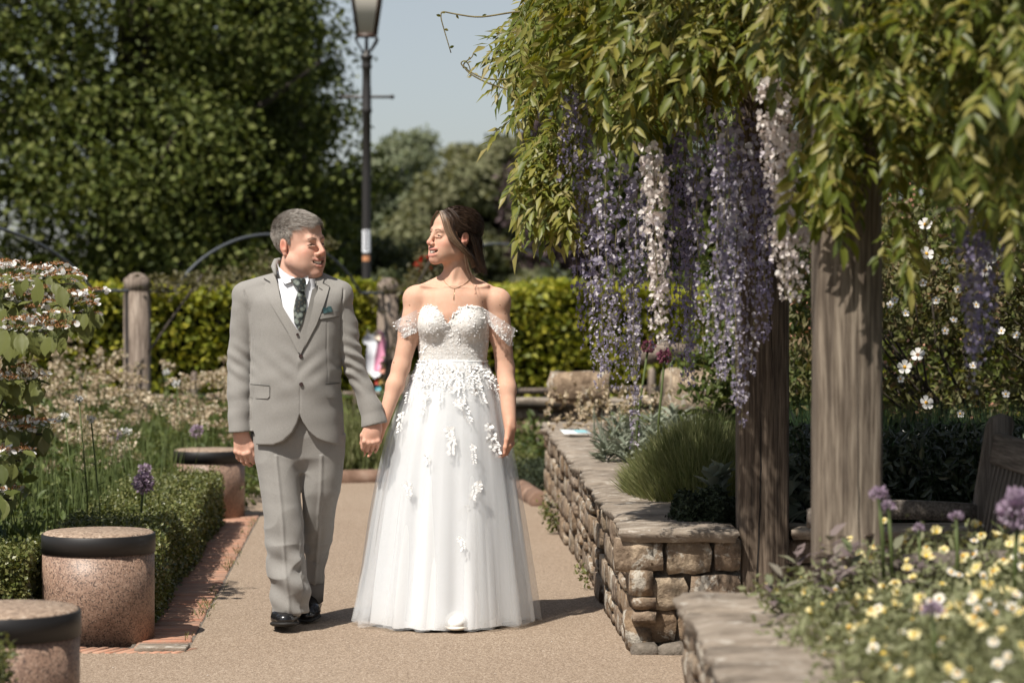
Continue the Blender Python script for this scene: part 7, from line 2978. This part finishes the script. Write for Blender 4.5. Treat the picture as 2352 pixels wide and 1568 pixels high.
def lock(guides, n, m, jit, w, name, mat, seed, snap=None, off=.002, frz=1.0):
    """strands blended between guide curves (given as picture point + depth)"""
    r = np.random.default_rng(seed)
    G_ = []
    for g in guides:
        P = np.array([W(a, b_, c) for a, b_, c in g])
        t = np.linspace(0, 1, len(P))
        q = np.linspace(0, 1, m)
        P = np.stack([np.interp(q, t, P[:, k]) for k in range(3)], 1)
        for _ in range(3):
            P[1:-1] = (P[:-2]+2*P[1:-1]+P[2:])/4
        G_.append(P)
    G_ = np.array(G_)
    u = r.random(n)*(len(G_)-1)
    i = np.minimum(u.astype(int), len(G_)-2)
    f = (u-i)[:, None, None]
    P = G_[i]*(1-f)+G_[i+1]*f
    ph = r.random((n, 1, 3))*6
    q = np.linspace(0, 1, m)[None, :, None]
    P = P+r.normal(size=(n, 1, 3))*jit+np.sin(q*r.uniform(3, 9, (n, 1, 1))+ph)*jit*.8*q*frz
    if snap is not None:
        for a in range(n):
            for b_ in range(m):
                h = snap.find_nearest(Vector(tuple(P[a, b_])))
                if h[0] is not None and h[3] < .03:
                    P[a, b_] = np.array(h[0])+np.array(h[1])*(off+r.random()*.004)
    cut = r.uniform(.8, 1.0, n)
    return strands(None, P-WO, w, name, mat, woman, seed)


d0 = WD
hw = HW.w
def hp_(l, off=0.0):
    p = hw(l)
    d = p[1]+off
    return (p[0]/d*F+CX, HY-(p[2]-HC)/d*F, d)


dn = hw((-.06, .05, .05))[1]
# crown hair swept back to the clip
lock([[hp_((-.055*1, .055, .075)), hp_((-.078, .01, .075)), hp_((-.075, -.05, .055)), hp_((-.03, -.112, .03))],
      [hp_((-.035, .072, .098)), hp_((-.058, .01, .118)), hp_((-.05, -.06, .105)), hp_((-.02, -.118, .045))],
      [hp_((-.005, .078, .108)), hp_((-.01, .01, .137)), hp_((-.01, -.07, .128)), hp_((0, -.12, .05))],
      [hp_((.03, .072, .10)), hp_((.05, .0, .12)), hp_((.045, -.07, .105)), hp_((.02, -.118, .04))]], 1500, 12, .003, .0017, "hair", M_hairw, 3, BH)
lock([[hp_((-.070, .02, .045)), hp_((-.083, -.02, .04)), hp_((-.07, -.075, .03)), hp_((-.02, -.118, .02))],
      [hp_((-.074, .015, .075)), hp_((-.08, -.03, .07)), hp_((-.06, -.085, .06)), hp_((-.02, -.12, .035))]], 600, 10, .003, .0017, "hair", M_hairw, 4, BH)
# falling back hair
lock([[(1068, 565, d0-.01), (1078, 585, d0), (1084, 605, d0+.01), (1092, 628, d0+.01)],
      [(1085, 540, d0+.02), (1095, 570, d0+.02), (1098, 600, d0+.02), (1106, 622, d0+.02)],
      [(1098, 520, d0+.05), (1106, 560, d0+.05), (1108, 595, d0+.04), (1117, 630, d0+.03)]], 1500, 12, .004, .0017, "hair", M_hairw, 5)
lock([[(1076, 530, d0-.045), (1090, 560, d0-.03), (1096, 595, d0-.01), (1104, 618, d0)],
      [(1092, 515, d0-.0), (1100, 555, d0-.0), (1106, 590, d0+.01), (1115, 626, d0+.02)]], 700, 12, .004, .0017, "hair", M_hairw, 6)
lock([[hp_((-.026, .080, .100), -.004), hp_((-.062, .062, .072), -.008), (1034, 520, dn-.010), (1046, 530, dn-.006), (1054, 532, dn+.002)],
      [hp_((-.034, .055, .116), -.002), hp_((-.076, .03, .080), -.004), (1052, 508, dn-.004), (1066, 518, dn+.0), (1080, 524, dn+.01)]], 500, 12, .003, .0018, "hair", M_hairw, 18)
# face-framing lighter lock on the near side: parting, past the cheek, under the ear to the shoulder
dn = hw((-.06, .05, .05))[1]
lock([[hp_((-.010, .085, .098), -.006), hp_((-.045, .086, .066), -.010), (1022, 536, dn-.020), (1042, 560, dn-.028), (1064, 578, dn-.020), (1082, 598, dn+.01), (1084, 614, dn+.03)],
      [hp_((-.020, .078, .105), -.006), hp_((-.058, .066, .075), -.010), (1034, 530, dn-.018), (1050, 556, dn-.028), (1070, 574, dn-.018), (1088, 592, dn+.01), (1092, 612, dn+.04)]], 620, 16, .0022, .0016, "hair", M_hairl, 7)
lock([[hp_((-.028, .072, .108), -.006), hp_((-.066, .05, .078), -.008), (1032, 526, dn-.014), (1044, 552, dn-.022), (1066, 576, dn-.012), (1092, 600, dn+.02), (1098, 620, dn+.05)],
      [hp_((-.036, .062, .110), -.006), hp_((-.074, .035, .075), -.006), (1038, 520, dn-.010), (1048, 546, dn-.018), (1068, 568, dn-.006), (1094, 596, dn+.03), (1102, 624, dn+.05)]], 420, 16, .0022, .0016, "hair", M_hairw, 8)
# far side strand beyond the forehead
lock([[hp_((.005, .088, .096)), hp_((.035, .096, .062)), hp_((.055, .085, .025)), hp_((.06, .07, -.005))],
      [hp_((.012, .082, .104)), hp_((.045, .088, .068)), hp_((.065, .072, .02)), hp_((.07, .05, -.02))]], 220, 10, .0015, .0016, "hair", M_hairl, 9)
# loose wisps over the shoulder
lock([[(1072, 590, dn-.02), (1086, 625, dn-.02), (1094, 650, dn-.03), (1098, 690, dn-.035)],
      [(1066, 585, dn-.02), (1070, 620, dn-.03), (1080, 640, dn-.03), (1092, 660, dn-.03)]], 12, 14, .003, .0010, "hair", M_hairl, 10)
clip = mkw("hair_clip", *tube([hw((-.035, -.118, .035)), hw((-.02, -.126, .03)), hw((0, -.13, .027))], .004, 6), m_plain("gilt_clip", (.4, .3, .18), .3, .5, .8))

# ---- necklace
M_gold = m_plain("gold_chain", (.75, .55, .3), .25, .5, 1.0)
ch = []
for px, py in ((1083, 637), (1074, 647), (1063, 655), (1052, 660), (1045, 662), (1037, 661), (1030, 656), (1022, 648), (1016, 640)):
    h = ray(BB, px, py)
    ch.append(np.array(h[0])+np.array((0, -.003, 0)))
ch = [np.array([np.interp(q, range(9), np.array(ch)[:, k]) for k in range(3)]) for q in np.linspace(0, 8, 25)]
ch = [np.array(BB.find_nearest(Vector(tuple(c)))[0])+np.array((0, -.002, .0005)) for c in ch]
nk_ = mkw("necklace", *tube(ch, .0009, 5), M_gold)
pe = [np.array(ray(BB, x, y)[0])+np.array((0, -.002, 0)) for x, y in ((1044, 662), (1043, 675), (1042, 688))]
mkw("pendant", *tube(pe, [.0008, .0008, .0022], 5), M_gold, parent=None)

# ---- gown: bodice
M_lacebase = m_noise("bodice_base", [(.35, (.60, .575, .55)), (.65, (.72, .70, .68))], 60, rough=.7, bstr=.5, bdist=.004)
M_lace = m_noise("white_lace", [(.3, (.76, .76, .76)), (.7, (.82, .82, .82))], 60, rough=.7, bstr=.3, bdist=.002)


def m_tulle(name, cover, colr=(.80, .82, .84)):
    m, nt, b = _nodes(name)
    b.inputs['Base Color'].default_value = col4(colr)
    b.inputs['Roughness'].default_value = .8
    b.inputs['Specular IOR Level'].default_value = .2
    tr = nt.nodes.new("ShaderNodeBsdfTransparent")
    tl_ = nt.nodes.new("ShaderNodeBsdfTranslucent")
    tl_.inputs[0].default_value = col4(colr)
    m1 = nt.nodes.new("ShaderNodeMixShader")
    m1.inputs[0].default_value = .4
    nt.links.new(b.outputs[0], m1.inputs[1])
    nt.links.new(tl_.outputs[0], m1.inputs[2])
    m2 = nt.nodes.new("ShaderNodeMixShader")
    m2.inputs[0].default_value = cover
    nt.links.new(tr.outputs[0], m2.inputs[1])
    nt.links.new(m1.outputs[0], m2.inputs[2])
    nt.links.new(m2.outputs[0], nt.nodes["Material Output"].inputs[0])
    return m


Fd = Field(axis((XW(945), XW(1135), .0033)), axis((WD-.18, WD+.15, .004)), axis((ZW(840), ZW(690), .0033)))
g_ = list(trunk_args)
g_[2] = [a+.007 for a in g_[2]]
g_[4] = [a+.007 for a in g_[4]]
Fd.loft(*g_, .02, 2.3)
for cx_ in (998, 1078):
    Fd.ell((XW(cx_), WD-.068, ZW(745)), (.064, .064, .068), .03)
Fd.cone((XW(1031), WD-.19, ZW(735)), (XW(1034), WD-.15, ZW(775)), .003, .003, .018, 's')
topl = [(930, 680), (1140, 680), (1140, 716), (1118, 712), (1100, 703), (1078, 701), (1058, 706), (1043, 720), (1030, 742), (1025, 742), (1016, 722), (1004, 706), (990, 700), (976, 703), (962, 712), (930, 716)]
pz = np.array([(XW(a)*(1-.009), ZW(b_)+(HC-ZW(b_))*.009) for a, b_ in topl])
Fd.op(lambda X, Y, Z_: np.maximum(polysdf(X[:, :, 0], Z_[0], pz)[:, None, :], Y-(WD+.0)), (XW(940), WD-.2, ZW(745)), (XW(1140), WD, ZW(685)), .004, 's')
Fd.op(lambda X, Y, Z_: np.maximum(ZW(716)-Z_, WD-.001-Y)+0*X, (XW(940), WD-.02, ZW(716)), (XW(1140), WD+.2, ZW(680)), .004, 's')
Fd.op(lambda X, Y, Z_: (Z_-ZW(829))+0*X+0*Y, (XW(940), WD-.2, ZW(850)), (XW(1140), WD+.2, ZW(829)), .003, 's')
Vb, Qb = Fd.mesh()
bod = mkw("bodice", Vb, Qb, M_lacebase)
BD = bvh_of(Vb, Qb)
rl = np.random.default_rng(44)


def lay(bvh, pts2, rng, size, tm, lift_=.0015, jitter=.35, dir2=None):
    """small petals laid flat on a surface at picture points"""
    P, D, N = [], [], []
    for i, (px, py) in enumerate(pts2):
        h = ray(bvh, px, py)
        if h[0] is None:
            continue
        n = np.array(h[1])
        if n[1] > 0:
            n = -n
        if dir2 is None:
            a = rng.random()*6.28
            d = np.array((math.cos(a), 0, math.sin(a)))
        else:
            d = np.array((dir2[i][0], 0, -dir2[i][1]))
        P.append(np.array(h[0])+n*lift_*(1+rng.random()))
        D.append(d+n*.12)
        N.append(n+rng.normal(size=3)*jitter*.5)
    if not P:
        return None
    S = size*rng.uniform(.7, 1.2, len(P))
    return cloud(tm[0], tm[1], P, frames(np.array(D), np.array(N)), S)


# curling petal outlines: thin raised crescents
def crescent():
    a = np.linspace(-.2, 2.6, 8)
    o_ = np.stack([np.cos(a)*.5, np.sin(a)*.5, np.zeros(8)], 1)
    i_ = np.stack([np.cos(a)*.36, np.sin(a)*.36, np.full(8, .0)], 1)
    m_ = np.stack([np.cos(a)*.43, np.sin(a)*.43, np.full(8, .12)], 1)
    V = np.concatenate([o_, m_, i_])
    k = np.arange(7)
    return V, np.concatenate([np.stack([k, k+1, k+9, k+8], 1), np.stack([k+8, k+9, k+17, k+16], 1)])


CR = crescent()
pts_ = [(rl.uniform(958, 1122), rl.uniform(700, 828)) for _ in range(2100)]
mb = MB()
mb.add(*lay(BD, pts_[:1250], rl, .0095, (CR[0]*np.array((1, 1, .20)), CR[1]), .0003, .08))
mb.add(*lay(BD, pts_[1700:], rl, .010, (L_OVAL[0]*np.array((1, 1, .25)), L_OVAL[1]), .0005, .10))
edge_pts = []
for a, b_ in zip(topl[3:14], topl[4:15]):
    for t in np.linspace(0, 1, 7):
        edge_pts.append((a[0]+(b_[0]-a[0])*t, a[1]+(b_[1]-a[1])*t+3))
mb.add(*lay(BD, edge_pts, rl, .011, L_OVAL, .0025, .8))
V_ = np.concatenate(mb.V)
mkw("lace_relief", V_, mb.Fq, M_lace, False)

# off-shoulder lace bands around the upper arms
M_band_t = m_tulle("lace_band_net", .55)


def arm_band(pt_in_t, pt_out_t, pt_in_b, pt_out_b, cy, ry, name, seed):
    a = np.linspace(0, 2*np.pi, 49)[:-1]
    rings = []
    for k, t in enumerate(np.linspace(0, 1, 7)):
        pin = np.array(pt_in_t)*(1-t)+np.array(pt_in_b)*t
        pout = np.array(pt_out_t)*(1-t)+np.array(pt_out_b)*t
        c = (pin+pout)/2
        h = (pout-pin)/2
        w_ = np.cos(a)
        px = c[0]+h[0]*w_
        py = c[1]+h[1]*w_+3*np.sin(a)*t
        ru = 1+.03*np.sin(a*9+k)*t
        yy_ = cy-np.sin(a)*ry*ru
        rings.append(np.stack([(px-CX)/F*WD, WD+yy_, HC-(py-HY)/F*WD], 1))
    V = np.concatenate(rings)
    i = np.arange(48)
    fs = np.concatenate([np.stack([k*48+i, k*48+(i+1) % 48, (k+1)*48+(i+1) % 48, (k+1)*48+i], 1) for k in range(6)])
    o = mkw(name, V, fs, M_band_t)
    bv_ = bvh_of(V, fs)
    r = np.random.default_rng(seed)
    xs_ = [pt_in_t[0], pt_out_t[0], pt_in_b[0], pt_out_b[0]]
    pts = []
    for _ in range(230):
        u, v = r.random(), r.random()**.6
        p = (np.array(pt_in_t)*(1-v)+np.array(pt_in_b)*v)*(1-u)+(np.array(pt_out_t)*(1-v)+np.array(pt_out_b)*v)*u
        pts.append(tuple(p))
    m = MB()
    q = lay(bv_, pts[:90], r, .012, (CR[0]*np.array((1, 1, .4)), CR[1]), .0006, .15)
    if q:
        m.add(*q)
    edge = [tuple(np.array(pt_in_b)*(1-u)+np.array(pt_out_b)*u-np.array((0, 2))) for u in np.linspace(0, 1, 26)]+[tuple(np.array(pt_out_t)*(1-u)+np.array(pt_out_b)*u) for u in np.linspace(0, 1, 10)]
    q = lay(bv_, pts[190:]+edge, r, .010, L_OVAL, .001, .4)
    if q:
        m.add(*q)
    mk("band_lace", np.concatenate(m.V)-WO, m.Fq, M_lace, o)
    return o


arm_band((964, 708), (906, 739), (966, 756), (920, 778), -.008, .073, "shoulder_band", 5)
arm_band((1108, 705), (1184, 754), (1118, 738), (1172, 795), -.008, .076, "shoulder_band", 6)

# ---- skirt
SK = dict(py=[825, 840, 860, 885, 920, 960, 1000, 1100, 1200, 1300, 1380, 1432],
          l=[960, 953, 946, 934, 918, 903, 888, 862, 841, 823, 806, 793],
          r=[1119, 1126, 1136, 1148, 1159, 1168, 1176, 1192, 1208, 1222, 1233, 1239])
SI = dict(py=[826, 850, 890, 940, 1000, 1100, 1200, 1300, 1380, 1428],
          l=[962, 953, 940, 925, 911, 890, 874, 860, 850, 845],
          r=[1116, 1124, 1137, 1147, 1155, 1166, 1174, 1181, 1187, 1190])


def skirt(name, K, mat, seed, nf, amp0, hem, nth=260, nz=70, depth=.80, yoff=.03, rag=.02, scale=1.0):
    r = np.random.default_rng(seed)
    py = np.interp(np.linspace(0, 1, nz)**.9, np.linspace(0, 1, len(K['py'])), K['py'])
    l, rr = np.interp(py, K['py'], K['l']), np.interp(py, K['py'], K['r'])
    a = np.arange(nth)*2*np.pi/nth
    t = ((py-py[0])/(py[-1]-py[0]))
    fold = np.zeros((nz, nth))
    for k in range(7):
        n = int(nf*r.uniform(.45, 1.5))
        ph = r.random()*7
        tw = r.normal()*.5
        w = r.uniform(.4, 1)
        s_ = np.sin(n*a[None]+ph+tw*t[:, None]*2)
        fold += w*(np.sign(s_)*np.abs(s_)**.8)*np.exp(-((a[None]-r.random()*6.28+np.pi) % 6.28-np.pi)**2/6)
    fold /= 2.2
    A = amp0*(.12+t**1.1)[:, None]
    R = 1+0*A
    cx, h = (l+rr)/2, (rr-l)/2
    base_h = h/F*WD
    rad = base_h[:, None]-A*.9+A*fold
    dp = np.interp(t, [0, .25, 1], [.78, .84, depth])
    X = ((cx-CX)/F*WD)[:, None]+rad*np.cos(a)[None]
    yo = yoff*t
    Y = WD+yo[:, None]+rad*dp[:, None]*np.sin(a)[None]
    Zt = (HC-(py-HY)/F*WD)
    Zm = np.repeat(Zt[:, None], nth, 1)
    # hem follows the ground, ruffled
    zh = hem+rag*(np.sin(a*nf*.5+seed)*.5+np.sin(a*nf*1.3+seed*2)*.5+.6*r.normal(size=nth)*.25)
    zh = np.maximum(zh, .006)
    Zm = Zm[0][None]+(Zm-Zm[0][None])*((Zm[0]-zh)/(Zm[0]-Zt[-1]))[None]
    V = np.stack([X, Y, Zm], -1).reshape(-1, 3)
    i = np.arange(nth)
    fs = np.concatenate([np.stack([(k+1)*nth+i, (k+1)*nth+(i+1) % nth, k*nth+(i+1) % nth, k*nth+i], 1) for k in range(nz-1)])
    o = mkw(name, V, fs, mat)
    return o, V, fs


M_satin = m_plain("white_lining", (.76, .77, .785), .6, .3)
lin, VL_, FL_ = skirt("skirt_lining", SI, M_satin, 3, 14, .024, .012, rag=.003, depth=1.10, yoff=.0)
tu1, V1_, F1_ = skirt("tulle_layer", {k: list(np.array(v)+(3 if k == 'l' else -3 if k == 'r' else 0)) for k, v in SK.items()}, m_tulle("tulle_under", .24), 5, 15, .036, .018, rag=.008, depth=.90, yoff=.0)
tu2, V2_, F2_ = skirt("tulle_layer", SK, m_tulle("tulle_outer", .26), 9, 18, .030, .012, rag=.006, depth=.92, yoff=.0)
tu3, V3_, F3_ = skirt("tulle_layer", {k: list(np.array(v)+(14 if k == 'l' else -10 if k == 'r' else 0)) for k, v in SK.items()}, m_tulle("tulle_middle", .24), 12, 10, .036, .04, rag=.014, depth=.89, yoff=.0)
BSO = bvh_of(V2_, F2_)
BLN = bvh_of(VL_, FL_)
# gathered tulle folds stand as denser lines: narrow rolled pleats
# waist seam
wr_ = []
for a in np.linspace(0, 2*np.pi, 60):
    wr_.append(((1039.5-CX)/F*WD+.147*math.cos(a), WD+.106*math.sin(a), ZW(829)))
mkw("waist_seam", *tube(np.array(wr_), .0045, 6), M_lace)


# lace appliques: trailing sprays of leaves and blossoms
def spray(path, n, size, seed, wide=9.0):
    r = np.random.default_rng(seed)
    BS = BLN if seed % 5 == 4 and path[0][1] > 945 else BSO
    size = size*(1.3 if path[0][1] > 945 else 1)
    P = np.array(path, float)
    t = np.linspace(0, 1, len(P))
    m = MB()
    pts, dirs = [], []
    for k in range(n):
        q = (k+r.random()*.5)/n
        c = np.array([np.interp(q, t, P[:, 0]), np.interp(q, t, P[:, 1])])
        q2 = min(1, q+.05)
        d = np.array([np.interp(q2, t, P[:, 0]), np.interp(q2, t, P[:, 1])])-c+np.array((0, 1e-3))
        d /= np.linalg.norm(d)
        s_ = 1 if k % 2 else -1
        nrm2 = np.array((-d[1], d[0]))*s_
        w_ = wide*(1-.55*q)
        pts.append(tuple(c+nrm2*w_*r.uniform(.1, .6)))
        dirs.append(tuple(d*.8+nrm2*r.uniform(.4, 1.2)))
    q = lay(BS, pts, r, size*.52, (L_OVAL[0]*np.array((1, 1, .3)), L_OVAL[1]), .0006, .12, dirs)
    if q:
        m.add(*q)
    # blossoms near the head of the spray
    fl_, fd_ = [], []
    for b_ in range(max(1, n//9)):
        c = P[0]+np.array((r.normal()*wide*.6, r.normal()*wide*.5+b_*wide*1.6))
        for k in range(6):
            a = k*math.pi/3+r.random()*.3
            fl_.append((c[0]+math.cos(a)*1.2, c[1]+math.sin(a)*1.2))
            fd_.append((math.cos(a), math.sin(a)))
    q = lay(BS, fl_, r, size*.6, (L_OVAL[0]*np.array((1.5, 1, .4)), L_OVAL[1]), .001, .15, fd_)
    if q:
        m.add(*q)
    if not m.V:
        return
    mkw("lace_spray", np.concatenate(m.V), m.Fq, M_lace, False)


rs = np.random.default_rng(70)
for k in range(34):                               # dense band below the waist
    x = 956+k*5.1+rs.normal()*3
    y = 836+rs.random()*30
    spray([(x, y), (x+rs.normal()*14+(x-1040)*.08, y+18+rs.random()*20)], 13, .024, 700+k, 11)
SPR = [([(950, 850), (943, 890), (935, 925)], 26, .026, 10), ([(975, 870), (975, 915), (968, 950)], 30, .027, 11), ([(1010, 860), (1012, 900), (1010, 925)], 24, .024, 9), ([(1058, 880), (1062, 925), (1080, 970)], 40, .028, 12),
       ([(1092, 870), (1104, 905), (1112, 925)], 30, .026, 11), ([(1128, 860), (1140, 890), (1152, 920)], 26, .024, 9), ([(1034, 985), (1038, 1015), (1036, 1040)], 26, .028, 10), ([(1128, 990), (1136, 1018), (1144, 1042)], 28, .026, 11),
       ([(922, 950), (917, 990)], 16, .022, 7), ([(896, 1045), (894, 1064)], 14, .024, 8), ([(1155, 925), (1162, 965)], 14, .020, 6), ([(1086, 1030), (1090, 1065)], 12, .018, 5), ([(1094, 1110), (1084, 1145)], 18, .024, 8),
       ([(938, 1110), (940, 1140)], 12, .022, 7), ([(1062, 1165), (1060, 1190)], 12, .022, 7), ([(985, 1045), (984, 1065)], 8, .016, 5), ([(1062, 1240), (1064, 1262)], 8, .018, 6)]
for k, (p, n, sz, wd_) in enumerate(SPR):
    spray(p, n, sz, 800+k, wd_)

# shoe peeping out under the hem
M_wshoe = m_plain("white_trainer", (.78, .78, .77), .5)
M_wsole = m_plain("cream_sole", (.68, .64, .57), .7)
gs_ = G(1047, 1449)
shoe((gs_[0], 9.865, .012), (gs_[0]+.02, 10.12, .02), .108, 0, False, M_wshoe, M_wsole, mkw, .060, woman)
shoe((XW(1085), 10.15, .01), (XW(1080), 10.40, .03), .10, 0, False, M_wshoe, M_wsole, mkw, .060, woman)
